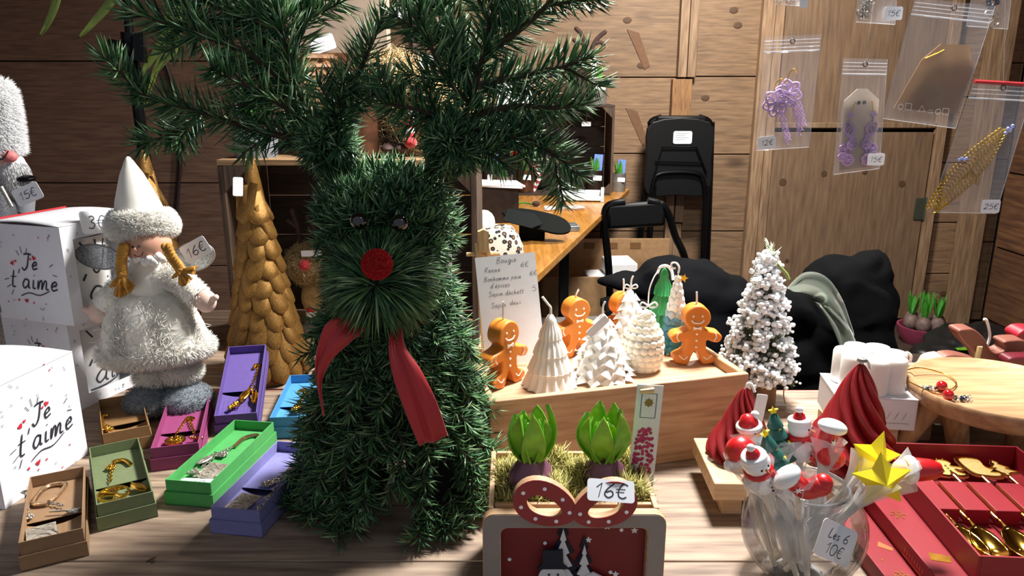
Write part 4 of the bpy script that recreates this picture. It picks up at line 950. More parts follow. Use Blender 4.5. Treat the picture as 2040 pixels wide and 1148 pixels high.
# ================================================================ bookmark gift boxes
GOLDJ = mat('gold_jewel', '#d9a93a', .22, 1, var=.2, scale=200)
SILV = mat('antique_silver', '#b0aaa0', .3, .8, var=.45, scale=260)
ROSE = mat('pale_gold', '#c4a17c', .25, .95, var=.25, scale=200)
def gbox(colname, col, label, FL, ang, L, w=.074, tilt=0, z=TT, lift=0):
    m = mat('card_'+colname, col, .75, var=.06, scale=90)
    t = thing('gift_box', label, 'box', (FL[0], FL[1], z), ang, 'card gift boxes with bookmarks')
    t.rotation_euler = Euler((tilt, 0, ang))
    th = .0014
    def tray(nm, x0, x1, y0, y1, z0, z1):
        b = MB(); b.box(((x0+x1)/2, (y0+y1)/2, z0+th/2), (x1-x0, y1-y0, th))
        for c, d in (((x0+th/2, (y0+y1)/2, (z0+z1)/2), (th, y1-y0, z1-z0)), ((x1-th/2, (y0+y1)/2, (z0+z1)/2), (th, y1-y0, z1-z0)), (((x0+x1)/2, y0+th/2, (z0+z1)/2), (x1-x0-2*th, th, z1-z0)), (((x0+x1)/2, y1-th/2, (z0+z1)/2), (x1-x0-2*th, th, z1-z0))): b.box(c, d)
        return b.build(nm, m, t, smooth=0)
    tray('lid', 0, w, 0, L, .0006, .021); tray('tray', .0025, w-.0025, .0025, L-.0025, .004, .039)
    cz = .0225; b = MB(); n = 10; ys = L*.40
    MB().box((w/2, (ys+L)/2-.002, cz), (w-.008, L-ys-.008, .0008)).build('insert_card', m, t, smooth=0)
    v, f = [], []
    for i in range(n+1):
        u = i/n; v += [(.004+(w-.008)*u, .004, cz-.001), (.004+(w-.008)*u, ys-.001-.006*sin(pi*u), cz-.001-.004*sin(pi*u))]
    f = [(2*i, 2*i+2, 2*i+3, 2*i+1) for i in range(n)]; b.add(v, f); b.build('insert_flap', m, t, smooth=0)
    t['w'] = w; t['cz'] = cz
    return t
def box_pt(t, u, v, z=0): return t.matrix_basis @ Vector((u*t['w'], v, t['cz']+.0012+z))
def chain(b, p0, p1, r=.0026, w=.0008, sag=0):
    L = (p1-p0).length; n = max(3, int(L/(r*2.1))); d = p1-p0
    for i in range(n):
        u = (i+.5)/n; c = p0+d*u+Vector((0, 0, .001)); az = atan2(d.y, d.x)
        b.torus(r, w, TR(c, (0, 0, az)) @ TR((0, 0, 0), ((i % 2)*.9, 0, 0), (1.35, .8, 1)), 10, 5)
def jewel(label, t, m, hook, chains, charms, plate=None, hm=None):
    """bookmark: curved hook, chains and charms lying on the card (coords: fraction of width, metres along)"""
    base = box_pt(t, .5, .08); o = thing('bookmark', label, 'bookmark', base, 0, 'metal bookmarks in the gift boxes')
    o.rotation_euler = t.rotation_euler
    w = t['w']; X = lambda u, v, z=0: Vector(((u-.5)*w, v-.08, z))
    if hook:
        c = [X(*h, .004) for h in hook]; MB().tube(catmull(c, 6), .0034, 8, M=TR((0, 0, 0), (0, 0, 0), (1, 1, .8))).build('hook', hm or m, o)
    for q in chains:
        b = MB()
        for i in range(len(q)-1): chain(b, X(*q[i], .003), X(*q[i+1], .003))
        b.build('chain', m, o)
    for kind, u, v, s, r in charms:
        b = MB(); M0 = TR(X(u, v, .004), (0, 0, r))
        if kind == 'tree':
            b.torus(s, s*.1, M0, 28, 6)
            for a in range(7):
                an_ = radians(20+a*23.3); e = Vector((cos(an_)*s*.93, sin(an_)*s*.93, 0)); b.tube([M0 @ Vector((0, -s*.3, 0)), M0 @ (e*.55+Vector((0, .1*s, 0))), M0 @ e], s*.07, 5)
                for q_ in (-.25, .25): e2 = Vector((cos(an_+q_)*s*.8, sin(an_+q_)*s*.8, 0)); b.tube([M0 @ (e*.5+Vector((0, .1*s, 0))), M0 @ e2], s*.05, 4)
            for q_ in (-.5, 0, .5): b.tube([M0 @ Vector((0, -s*.3, 0)), M0 @ Vector((q_*s, -s*.85, 0))], s*.08, 5)
        elif kind == 'disc':
            b.lathe([(s, -.001), (s*1.0, .001), (s*.85, .0008), (s*.8, .0014), (0, .0014)], 24, M0)
            for a in range(5): b.sphere((s*.45*cos(a*1.257), s*.45*sin(a*1.257), .0015), s*.2, 8, 6, M0)
        elif kind == 'flower':
            for a in range(6): b.sphere((s*.55*cos(a*pi/3), s*.55*sin(a*pi/3), 0), (s*.36, s*.36, s*.2), 8, 6, M0)
            b.sphere((0, 0, s*.12), s*.28, 8, 6, M0)
        elif kind == 'bar': b.box((0, 0, 0), (s*.35, s*2, s*.18), M0); [b.torus(s*.2, s*.05, M0 @ TR((0, -s+i*s*.4, 0), (pi/2, 0, 0)), 10, 5) for i in range(6)]
        elif kind == 'key':
            b.tube([M0 @ Vector((0, -s, 0)), M0 @ Vector((0, s, 0))], s*.12, 6); b.torus(s*.32, s*.1, M0 @ TR((0, s*1.25, 0)), 14, 6); b.box((s*.25, -s*.8, 0), (s*.4, s*.15, s*.14), M0); b.box((s*.22, -s*.5, 0), (s*.35, s*.15, s*.14), M0)
        elif kind == 'cluster':
            R = random.Random(int(s*1e5))
            for a in range(22): tt = a/21; b.sphere((R.uniform(-1, 1)*s*.4*(.3+tt), -s*2*tt, R.uniform(0, .5)*s*.4), s*R.uniform(.2, .34), 7, 5, M0)
        elif kind == 'guitar':
            b.sphere((0, 0, 0), (s*.5, s*.42, s*.16), 12, 8, M0); b.sphere((-s*.55, 0, 0), (s*.38, s*.32, s*.15), 12, 8, M0); b.box((-s*1.5, 0, .001), (s*1.8, s*.16, s*.14), M0)
            for i in range(9): b.box((-s*.8-i*s*.17, 0, s*.09), (s*.04, s*.2, s*.05), M0)
            b.torus(s*.18, s*.05, M0 @ TR((s*.1, 0, s*.16)), 12, 5)
        elif kind == 'leaf':
            b.sphere((0, 0, 0), (s*.45, s, s*.15), 10, 8, M0); b.tube([M0 @ Vector((0, -s, s*.1)), M0 @ Vector((0, s, s*.1))], s*.08, 5)
        elif kind == 'pyramid':
            b.prism([(-s*.8, -s*.6), (s*.8, -s*.6), (0, s*.9)], -s*.1, s*.1, M0); [b.sphere((R_*s*.3, -s*.35+j*s*.35, s*.1), s*.12, 6, 5, M0) for j, n_ in enumerate((3, 2, 1)) for R_ in range(-(n_-1), n_, 2)]
        b.build('charm', m, o, smooth=40)
    if plate:
        u, v, pw, pl, r = plate; M0 = TR(X(u, v, .002), (0, 0, r)); b = MB(); b.box((0, 0, 0), (pw, pl, .0016), M0)
        sp = [((.1+.055*a)*pw*cos(a*.9)*.62, -pl*.22+(.1+.055*a)*pw*sin(a*.9)*.62, .001) for a in range(1, 16)]; b.tube([M0 @ Vector(q) for q in catmull(sp, 3)], .0009, 4)
        for i in range(7): b.tube([M0 @ Vector((-pw*.45+pw*.9*j/8, pl*(.12+.05*i)+.002*sin(j*1.3+i), .001)) for j in range(9)], .0006, 4)
        b.build('engraved_plate', mat('brushed_silver', '#b3ab9d', .4, .5, var=.35, scale=300), o, smooth=40)
    return o
G = P(42, 1141); bx = gbox('kraft', '#967656', 'kraft brown gift box nearest the camera, lower left corner', (G.x, G.y), radians(28), .188)
jewel('pale gold bookmark with silver guitar charm in the front kraft box', bx, SILV, [(.35, .115), (.12, .125), (.3, .168), (.62, .165), (.5, .135), (.38, .12)], [[(.2, .12), (.02, .13), (-.03, .16)], [(.36, .118), (.62, .098)], [(.04, .125), (.06, .09)]],
      [('guitar', .83, .076, .014, -.35), ('flower', .08, .088, .008, 0), ('flower', -.05, .165, .006, 0)], (.32, .034, .034, .05, .1), ROSE)
G = P(196, 1061); bx = gbox('olive', '#6c7853', 'olive green gift box behind the front kraft box', (G.x, G.y), radians(31), .198)
jewel('gold bookmark with round tree charm in the olive box', bx, GOLDJ, [(.4, .135), (.45, .152), (.62, .15), (.72, .13)], [[(.38, .132), (.32, .085)]], [('flower', .37, .134, .009, 0), ('tree', .33, .046, .02, .45), ('leaf', .78, .048, .018, .5)])
a30 = radians(30); bx = gbox('tan', '#8f6b42', 'tan brown gift box behind the olive box beside the mug box', (-.66, 1.105), a30, .165)
jewel('gold chain bookmark at the edge of the tan box', bx, GOLDJ, [(.06, .1), (.1, .112), (.2, .11)], [[(.08, .1), (.06, .05), (.2, .045)]], [('cluster', .12, .06, .011, .3)])
G = P(302, 941); bx = gbox('magenta', '#8f3b6b', 'magenta gift box between the olive and green boxes', (G.x, G.y), radians(16.5), .213)
jewel('gold bookmark with round medal in the magenta box', bx, GOLDJ, [(.52, .128), (.6, .135), (.68, .128)], [[(.52, .125), (.4, .07)], [(.58, .13), (.8, .062)]], [('disc', .42, .048, .016, 0), ('bar', .86, .046, .01, 1.2)])
tilt = radians(15); G = P(425, 872)
bx = gbox('purple', '#5d4a8e', 'purple gift box propped up before the tall gold tree', (G.x, G.y+.01), radians(12), .215, tilt=tilt)
jewel('gold key bookmark in the purple box', bx, GOLDJ, [(.72, .152), (.76, .163), (.88, .158)], [[(.84, .155), (.76, .105)], [(.7, .09), (.5, .04)]], [('key', .78, .075, .014, .15), ('leaf', .6, .07, .017, -.4), ('cluster', .46, .05, .01, -.6), ('leaf', .86, .06, .018, 0)])
lid = thing('spare_lid', 'spare purple box lid lying under the propped purple box', 'lid', bx.matrix_basis @ Vector((.012, .15, 0)), radians(12)); lid.location.z = TT
MB().box((.025, .015, .0165), (.05, .03, .033)).build('lid', MATS['card_purple'], lid, bev=.001)
G = P(330, 1006); bx = gbox('green', '#479c52', 'bright green gift box with ticket marked 10', (G.x, G.y), radians(-8), .206)
card(bx, .052, .026, '10', (.038, .02, .0262), (0, 0, .06), size=.014, im=INKG)
jewel('silver and bronze bookmark with pyramid charm in the green box', bx, SILV, [(.5, .135), (.52, .165), (.72, .178), (.88, .16), (.86, .125)], [[(.48, .132), (.3, .1)], [(.34, .105), (.3, .06)]], [('leaf', .2, .086, .016, -.3), ('leaf', .38, .104, .012, 1.1), ('flower', .46, .108, .008, 0), ('pyramid', .25, .05, .013, .2)], (.55, .058, .032, .045, -.1), ROSE)
G = P(537, 876); bx = gbox('blue', '#478dbe', 'sky blue gift box partly behind the fir reindeer', (G.x, G.y), radians(6), .2)
jewel('gold tassel bookmark in the blue box', bx, GOLDJ, [(.36, .14), (.45, .15), (.6, .148), (.66, .138)], [[(.52, .145), (.54, .095)], [(.5, .14), (.52, .095)]], [('cluster', .55, .085, .017, 0)])
G = P(420, 1063); bx = gbox('lavender', '#7f7db2', 'lavender gift box against the fir reindeer at the front', (G.x, G.y), radians(-9), .2)
jewel('silver floral bookmark with spiral plate in the lavender box', bx, SILV, [(.7, .13), (.75, .15), (.88, .163)], [[(.7, .13), (.55, .085)], [(.72, .125), (.8, .05)]], [('flower', .52, .09, .011, 0), ('flower', .62, .1, .008, 0), ('flower', .82, .12, .011, 0), ('flower', .9, .13, .009, 0), ('flower', .8, .055, .008, 0), ('cluster', .85, .04, .011, 0)], (.36, .036, .032, .05, -.15), ROSE)
# ================================================================ fir reindeer
FIR = tinted('fir_needles', [(0, '#1b3a26'), (.35, '#2e5836'), (.65, '#497545'), (.88, '#6b9259'), (1, '#a0b88e')], .42, spec=.45)
FIRB = tinted('fir_needles_blue', [(0, '#12291f'), (.4, '#21483a'), (.7, '#3b6652'), (1, '#7d9a86')], .42, spec=.6)
TWIG = mat('twig', '#3a2a1c', .8, var=.2)
CORE = mat('fir_core', '#0d1a10', .9, var=.3, scale=60)  # dark inner mesh, added to block light through the needles
rd = thing('fir_reindeer', 'reindeer made of fir sprigs with red pompom nose and ribbon', 'reindeer', (-.165, .985, TT))
RB = rd.location.copy()
def collect(L):
    return [np.concatenate([q[i] for q in L]) for i in range(3)]
NR = .0017; NL = .03
# body: sprigs lying outward and down on a hollow cone with a gap between the legs
def body_sprigs(n):
    out = []
    for i in range(n):
        z = TT+.005+.30*random.random()**1.15; a = random.uniform(0, 2*pi)
        u = (z-TT)/.30; r = (.112-.056*u)
        ca, sa = cos(a), sin(a)
        # the arch: leave the middle of the front and back open low down
        x = r*ca*1.12
        if abs(x) < .034*(1-(z-TT)/.14) and z < TT+.125: continue
        p = Vector((RB.x+x, RB.y+r*sa, z)); outw = Vector((ca, sa, 0))
        d = (outw*random.uniform(.25, .55)+Vector((random.uniform(-.35, .35), random.uniform(-.35, .35), random.uniform(-.9, -.2)))).normalized()
        L = random.uniform(.035, .06); e = p+d*L
        if e.z < TT+.012: e.z = TT+.012+random.random()*.01
        out.append(([p, (p+e)/2+outw*.006, e], z))
    return out
sp = body_sprigs(430)
q = collect([sprig(s[0], NL*.92, 820, 56) for s in sp]); ok = (q[0]+q[1]*q[2][:, None])[:, 2] > TT+.001; q = [a[ok] for a in q]
core = MB()
core.lathe([(.07, .0), (.082, .1), (.072, .2), (.055, .31), (.0, .32)], 20, TR((0, 0, .1)))
core.lathe([(.036, 0), (.05, .03), (.052, .1), (.04, .16), (0, .17)], 16, TR((-.062, 0, .001))); core.lathe([(.036, 0), (.05, .03), (.052, .1), (.04, .16), (0, .17)], 16, TR((.062, 0, .001)))
bo_ = core.build('body', CORE, rd, smooth=60)
bb = MB(); [bb.tube([Vector(p)-RB for p in s[0]], .0016, 4) for s in sp]; bb.build('twigs', TWIG, bo_)['kind'] = 'stuff'
spikes('body_needles', q[0]-np.array(RB), q[1], q[2], NR, FIR, bo_, bend=np.array([[0, 0, .1]])*np.ones((len(q[0]), 1)))
# head
hy = .985; hc = D(765, 455, hy)
hs = []
for i in range(270):
    d = Vector(unit(1)[0]); d.y -= .35 if i % 2 else 0; d.normalize(); r = Vector((.06, .045, .05)); p = hc+Vector((d.x*r.x, d.y*r.y, d.z*r.z))
    if p.z < hc.z-.09: continue
    t = (d+Vector((0, -.15, .3 if p.z > hc.z else -.3))+Vector(RNG.normal(size=3)*.3)).normalized(); hs.append(sprig([p, p+t*.016, p+t*.034], NL*.95, 640, 48))
# neck joins head and body
for i in range(110):
    a = random.uniform(0, 2*pi); z = random.uniform(1.1, 1.2); p = Vector((RB.x+.005+.055*cos(a), RB.y+.05*sin(a), z))
    t = Vector((cos(a)*.6, sin(a)*.6, -.8)).normalized(); hs.append(sprig([p, p+t*.03, p+t*.05], NL*.85, 760, 52))
q = collect(hs); hd = MB().sphere(hc-RB, (.048, .034, .045), 18, 12).build('head', CORE, rd)
MB().tube([Vector((0, 0, .24)), hc-RB], [.05, .045], 14).build('neck', CORE, rd)
spikes('head_needles', q[0]-np.array(RB), q[1], q[2], NR, FIR, hd, bend=np.array([[0, 0, .15]])*np.ones((len(q[0]), 1)))
# ears: leafy tufts to either side
for pts in ([(690, 420), (660, 400), (640, 410)], [(840, 390), (875, 410), (890, 440)], [(835, 370), (865, 365), (885, 385)]):
    s = [D(*p, .965) for p in pts]; q = sprig(s, NL, 1300, 55); spikes('ear_needles', q[0]-np.array(RB), q[1], q[2], NR, FIR, hd)
# muzzle: needles fanning out from the nose
mc = D(757, 552, .905)
n = 1500; d = unit(n*2); d = d[d[:, 1] < .35][:n]; d[:, 1] -= .0; d /= np.linalg.norm(d, axis=1, keepdims=True); n = len(d)
rad = np.sqrt(d[:, 0]**2+d[:, 2]**2)
p = np.array(mc)+d*np.array([.034, .045, .032]); out = np.stack([d[:, 0]/np.maximum(rad, .2), -.35+.55*rad+RNG.normal(size=n)*.2, d[:, 2]/np.maximum(rad, .2)], 1)+RNG.normal(size=(n, 3))*.22
near = rad < .22; out[near] = out[near]+np.array([0, -.3, 0])
mz = MB().sphere(mc-RB, (.03, .04, .028), 16, 12).build('muzzle', CORE, rd)
spikes('muzzle_needles', p-np.array(RB), out, .04+.014*RNG.random(n), .0021, FIR, mz, bend=np.array([[0, .1, -.22]])*np.ones((n, 1)))
# nose, eyes
nc = D(751, 527, .835)-RB; NRR = .0175
ns = MB().sphere(nc, NRR*.9, 18, 12).build('nose', RED, rd)
p, n = ell_pts(nc, NRR*.82, 5000); spikes('pompom_wool', p, n+RNG.normal(size=p.shape)*.3, .0045, .0004, tinted('red_wool', [(0, '#9c1016'), (.6, '#cf2026'), (1, '#e4453f')], .85, spec=.15), ns)
GLE = mat('black_glass', '#05060a', .05, .0, coat=1)
for px, py in ((715, 440), (796, 444)):
    e = D(px, py, .872)-RB; MB().sphere(e, .0105, 14, 10).build('eye', GLE, rd); MB().tube([e, e+Vector((.003, .06, -.004))], .001, 5).build('eye_pin', ZINC, rd)
# antlers
def antler_fir(pl, y0, label=None):
    b = MB(); L = []
    for pts, r, dy in pl:
        s = [D(px, py, y0+dy*(i/(len(pts)-1))) for i, (px, py) in enumerate(pts)]; c = catmull([p-RB for p in s], 5)
        b.tube(c, [r*(1-.65*i/len(c)) for i in range(len(c))], 6); L.append(sprig(s, NL*1.25, 1350, 58, flat=.5))
        # side twiglets
        n = max(1, int(len(c)/7))
        for j in range(n):
            u = (j+.7)/(n+.5); i = min(len(c)-2, int(u*len(c))); t = (c[i+1]-c[i]).normalized()
            for sg in (-1, 1):
                if random.random() < .5: continue
                sd = Vector((t.z, 0, -t.x))*sg; e = c[i]+(t*.8+sd*.75+Vector((0, random.uniform(-.3, .3), 0))).normalized()*random.uniform(.04, .075)
                b.tube([c[i], e], [r*.5, r*.25], 5); L.append(sprig([c[i]+RB, (c[i]+e)/2+RB, e+RB], NL*1.1, 1200, 56, flat=.45))
    st = b.build('antler', TWIG, rd); q = collect(L)
    spikes('antler_needles', q[0]-np.array(RB), q[1], q[2], NR*1.1, FIR, st, bend=np.array([[0, -.05, .12]])*np.ones((len(q[0]), 1)))
antler_fir([([(700, 345), (650, 275), (600, 190), (570, 90), (545, -30)], .006, .0), ([(640, 285), (520, 262), (400, 225), (300, 195), (272, 190)], .005, -.06),
            ([(400, 225), (372, 255), (355, 295)], .003, -.02), ([(600, 190), (500, 110), (400, 70), (300, 35), (258, 22)], .005, -.04),
            ([(580, 130), (480, 40), (430, -30)], .004, .03), ([(620, 250), (530, 190), (450, 152), (418, 136)], .004, -.08),
            ([(660, 280), (700, 180), (735, 100), (765, 30)], .004, -.03), ([(585, 110), (610, 40), (640, -20)], .004, .05), ([(560, 60), (420, 10), (330, -30)], .004, .0), ([(655, 300), (672, 230), (685, 150)], .004, -.05)], .985, True)
antler_fir([([(850, 345), (900, 280), (945, 180), (970, 70), (1000, -40)], .006, .0), ([(930, 235), (1020, 212), (1100, 215), (1165, 208)], .005, -.05),
            ([(925, 260), (1030, 272), (1100, 305), (1155, 350)], .005, -.06), ([(955, 170), (1040, 150), (1120, 132), (1180, 112)], .005, -.02),
            ([(965, 110), (1040, 55), (1090, 10), (1125, -35)], .005, -.04), ([(940, 210), (885, 150), (850, 70), (832, 5)], .004, -.04),
            ([(915, 260), (860, 228), (800, 212), (765, 207)], .004, -.07), ([(955, 150), (915, 80), (880, 20), (860, -30)], .004, .03), ([(980, 60), (1040, -10), (1080, -50)], .004, .03), ([(900, 290), (960, 300), (1010, 330)], .004, -.03)], .985)
# dark bunched needles where the antlers meet the head
for cpx, cpy, w in ((905, 285, .042), (655, 290, .038)):
    c0 = D(cpx, cpy, .97); L = []
    for i in range(60):
        d = Vector(unit(1)[0]); p = c0+d*.01; L.append(sprig([p, p+d*.01, p+d*w*.55], NL*.85, 1300, 55))
    q = collect(L); MB().sphere(c0-RB, .014, 12, 8).build('antler_base', CORE, rd); spikes('antler_base_needles', q[0]-np.array(RB), q[1], q[2], NR, FIR, rd)
# ribbon
RIB = mat('satin_red', '#b3151d', .35, var=.12, scale=15, sheen=.4, stretch=(1, 1, .3))
def RL(px, py, y): return D(px, py, y)-RB
rb1 = strip([RL(742, 628, .90), RL(700, 632, .88), RL(655, 640, .865), RL(634, 690, .86), RL(629, 745, .86), RL(644, 828, .865)], [RL(740, 645, .895), RL(715, 668, .875), RL(690, 690, .862), RL(660, 720, .858), RL(640, 765, .858), RL(646, 829, .865)], fold=.003)
solid(rb1, 'ribbon_tail', RIB, rd, .0012)
rb2 = strip([RL(782, 635, .895), RL(775, 690, .87), RL(783, 745, .855), RL(805, 810, .845), RL(836, 889, .84)], [RL(800, 638, .893), RL(806, 690, .865), RL(838, 740, .85), RL(868, 800, .842), RL(892, 870, .84)], fold=.004)
solid(rb2, 'ribbon_tail', RIB, rd, .0012)
MB().torus(.062, .006, TR(RL(765, 618, .965), (.25, 0, 0), (1, .9, 1.6)), 28, 8).build('ribbon_band', RIB, rd)
MB().sphere(RL(762, 630, .893), (.018, .01, .012), 12, 8).build('ribbon_knot', RIB, rd)
BERRY = mat('berry_red', '#c01f1c', .3, var=.15)

# ================================================================ things on and in the dark crate
STRAW = tinted('straw', [(0, '#8d744e'), (.4, '#b59b6d'), (.75, '#d2bb8d'), (1, '#ecdcb4')], .65, spec=.3)
STRAWB = mat('straw_core', '#a08658', .9, var=.3, scale=80)
WICK = mat('wicker', '#7a5230', .65, var=.35, scale=90)
y = 1.72
bd = thing('straw_reindeer', 'large straw reindeer doll with striped legs sitting on the dark crate', 'doll', (D(800, 280, y).x, y, 1.27))
def C(px, py, dy=0): return D(px, py, y+dy)-bd.location
k = S(1, y, 1.35)
parts = [((785, 165, 0), (56, 50, 52)), ((840, 185, .0), (40, 36, 30)), ((880, 210, .0), (40, 34, 26)), ((800, 250, 0), (40, 40, 44))]
P_, N_ = [], []
bs = MB()
for (px, py, dy), r in parts:
    bs.sphere(C(px, py, dy), tuple(a*k*.95 for a in r), 16, 12); p, n = ell_pts(C(px, py, dy), tuple(a*k*.9 for a in r), 1500); P_.append(p); N_.append(n)
bs = bs.build('straw_body', STRAWB, bd, smooth=60); p = np.concatenate(P_); n = np.concatenate(N_)
tan_ = np.cross(n, unit(len(n))); spikes('straw', p, tan_+n*.35, .05+.02*RNG.random(len(p)), .0011, STRAW, bs, bend=-n*.25, fat=1.)
antler(bd, [C(815, 130), C(825, 95), C(812, 50), C(805, -20)], .011, ([C(822, 95), C(840, 70), C(850, 40)], [C(815, 60), C(795, 30), C(790, 5)]))
p, n = ell_pts((0, 0, 0), 1, 500); c = np.array([C(815+8*sin(t*9), 130-150*t) for t in np.linspace(0, 1, 500)]); spikes('antler_bristle', c, unit(500), .022, .0009, mat('bristle', '#2f1f1a', .8), bd)
for pts in ([(838, 178), (830, 205), (815, 245), (818, 272)],):
    c = catmull([C(*q, -.08) for q in pts], 6)
    lg = MB().tube(c, 9*k, 10).build('leg', RED, bd)
    for j in range(0, len(c)-3, 6): MB().tube(c[j+2:j+5], 9.4*k, 10).build('white_stripe', WHITE, lg)
    MB().sphere(c[-1]+Vector((0, -.005, -.012)), (13*k, 13*k, 11*k), 10, 8).build('red_pompom', RED, bd)
MB().sphere(C(733, 155, -.075), (9*k, 8*k, 12*k), 10, 8).build('berry', BERRY, bd); MB().sphere(C(742, 168, -.075), (8*k, 8*k, 9*k), 10, 8).build('berry', BERRY, bd)
for px in (775, 800): b = MB(); b.tube([C(px, 262, -.03), C(px+2, 290, -.04)], 14*k, 10); b.sphere(C(px, 295, -.06)*1, (16*k, 30*k, 10*k), 12, 8); o = b.build('boot', ANT, bd); 
card(bd, .034, .024, '25€', C(800, 26, -.03), (pi/2, 0, 0), size=.01); card(bd, .03, .024, '', C(852, 122, -.05), (pi/2, .05, 0))
# pots and basket on the crate top
pot('grey pot with green shoots on the left end of the dark crate', (D(512, 318, 1.68).x, 1.68, 1.27), S(41, 1.7), .06, mat('grey_ceramic', '#74787d', .4, var=.1), tall=2.2, white=True, tagged=False)
pot('brown copper pot on the dark crate beside the straw reindeer', (D(721, 305, 1.66).x, 1.66, 1.27), S(33, 1.7), .108, COPPER, tall=.6, group=None, face=-.7)
y = 1.765
wk = thing('wicker_basket', 'brown wicker basket on the dark crate behind the left antler', 'basket', (D(622, 270, y).x, y, 1.27))
hh = (D(622, 108, y).z-1.27)
MB().lathe([(0, 0), (.045, 0), (.055, hh*.5), (.06, hh), (.054, hh), (.04, .01), (0, .01)], 20).build('basket', WICK, wk, smooth=60)
for j in range(12):
    z = hh*(j+.5)/12; r = .046+.014*z/hh; MB().tube([((r+.003*cos(i*pi+j*pi))*cos(i*pi/12), (r+.003*cos(i*pi+j*pi))*sin(i*pi/12), z) for i in range(25)], .0065, 5).build('weave_ring', WICK, wk)
bg_ = thing('beige_box', 'tall plain beige carton standing at the back of the dark crate', 'box', (D(690, 300, 1.865).x, 1.865, 1.27))
zt = D(690, -40, 1.83).z-1.27
MB().box((0, 0, zt/2), (S(185, 1.83), .05, zt)).build('carton', mat('beige_card', '#9d8a78', .7, var=.06), bg_, bev=.002)
MB().box((0, 0, D(690, 105, 1.84).z-1.27-.02), (S(186, 1.83), .051, .04)).build('brown_band', mat('brown_band', '#6b4026', .6), bg_, bev=.001)
card(bg_, .06, .035, '', D(642, 88, 1.83)-bg_.location, (pi/2, -.3, 0))
# little straw reindeer inside the crate
y = 1.7
sr = thing('small_straw_reindeer', 'small straw reindeer with red nose standing inside the dark crate', 'doll', (D(612, 660, y).x, y, TT+.0135))
def C(px, py, dy=0): return D(px, py, y+dy)-sr.location
k = S(1, y)
hd = MB().sphere(C(618, 525), (44*k, 40*k, 40*k), 16, 12).build('head', STRAWB, sr); p, n = ell_pts(C(618, 525), (42*k, 38*k, 38*k), 2200); tan_ = np.cross(n, unit(len(n))); spikes('straw', p, tan_+n*.3, .035, .0008, STRAW, hd, bend=-n*.3, fat=1.)
bdy = MB().sphere(C(622, 592), (22*k, 20*k, 34*k), 14, 10).build('body', STRAWB, sr)
MB().sphere(C(607, 528, -40*k), 12*k, 14, 10).build('nose', RED, sr)
card(sr, .045, .014, '', C(620, 505, -.05), (pi/2, -.03, 0))
lg = MB().tube([C(620, 612, -.01), C(622, 655, -.01)], 10*k, 10).build('leg', RED, sr); MB().tube([C(620, 620, -.01), C(621, 630, -.01)], 10.5*k, 10).build('white_stripe', WHITE, lg); MB().tube([C(621, 638, -.01), C(622, 646, -.01)], 10.5*k, 10).build('white_stripe', WHITE, lg)
z0 = C(615, 665, -.02); z0.z = 14*k; MB().sphere(z0, (17*k, 26*k, 14*k), 12, 8).build('boot', ANT, sr); MB().tube([z0, C(621, 650, -.01)], 9*k, 8).build('ankle', ANT, sr)
antler(sr, [C(600, 490), C(592, 450), C(582, 420)], .006, ([C(593, 455), C(575, 440)],)); antler(sr, [C(630, 488), C(625, 450), C(632, 425)], .006, ([C(626, 455), C(612, 432)],))
p = np.array([C(592+RNG.normal()*8, 455-60*RNG.random()+30) for i in range(250)]+[C(628+RNG.normal()*8, 450-60*RNG.random()+30) for i in range(250)]); spikes('antler_bristle', p, unit(500), .012, .0006, MATS['bristle'], sr)
wc = thing('white_card', 'blank white card standing behind the reindeer by the price list', 'card', (D(885, 500, 1.5).x, 1.5, TT)); zc = D(885, 488, 1.5).z-TT
MB().box((0, 0, zc/2), (.03, .002, zc)).build('card', PAPER, wc); MB().box((0, 0, .004), (.04, .03, .008)).build('foot', PAPER, wc)
# ================================================================ candle crate
PINE = wood('pine_box', '#a0795a', '#bd9571', '#d0ac86', 'X', 1.2, .55, False, .7, .2)
PINEY = wood('pine_box_side', '#8d6b4a', '#ad8660', '#c39c74', 'Y', 1.2, .55, False, .8, .2)
CA = radians(15.3); CH = .139
c0 = P(975, 801, TT+CH); kc = thing('candle_crate', 'long pine crate displaying the candles, centre of the counter', 'crate', (c0.x, c0.y, TT), CA)
CL, CD, ct_ = .425, .245, .012
BZ = CH-.016
for nm, c, d, m in (('front_panel', (CL/2, ct_/2, CH/2), (CL, ct_, CH), PINE), ('back_panel', (CL/2, CD-ct_/2, CH/2), (CL, ct_, CH), PINE), ('side_panel', (ct_/2, CD/2, CH/2), (ct_, CD-2*ct_-.001, CH), PINEY), ('side_panel', (CL-ct_/2, CD/2, CH/2), (ct_, CD-2*ct_-.001, CH), PINEY)):
    MB().box((0, 0, 0), d).build(nm, m, kc, c, bev=.002)
for j in range(2): MB().box((0, 0, 0), (CL-2*ct_-.002, (CD-2*ct_)/2-.002, .01)).build('inner_board', PINE, kc, (CL/2, ct_+(CD-2*ct_)*(j+.5)/2, BZ-.005), bev=.001)
CZ = TT+BZ
KM = Matrix.Translation(kc.location) @ rotm(0, 0, CA)
def onc(px, py):
    q = P(px, py, CZ); return Vector((q.x, q.y, CZ+.0003))
def inside(q, r=.03):
    l = KM.inverted() @ Vector(q); l.x = min(max(l.x, ct_+r), CL-ct_-r); l.y = min(max(l.y, ct_+r), CD-ct_-r); w = KM @ l; return Vector((w.x, w.y, q[2]))
WAX = mat('ivory_wax', '#f3ecdc', .45, var=.03, sss=.25, spec=.4)
WAXW = mat('white_wax', '#f4f2ec', .45, var=.02, sss=.25, spec=.4)
ORW = mat('ginger_wax', '#d6822f', .42, var=.06, sss=.25, spec=.45)
ICE = mat('icing_white', '#f6eee2', .5, var=.02)
WICKM = mat('wick_white', '#eceae4', .8, var=.05)
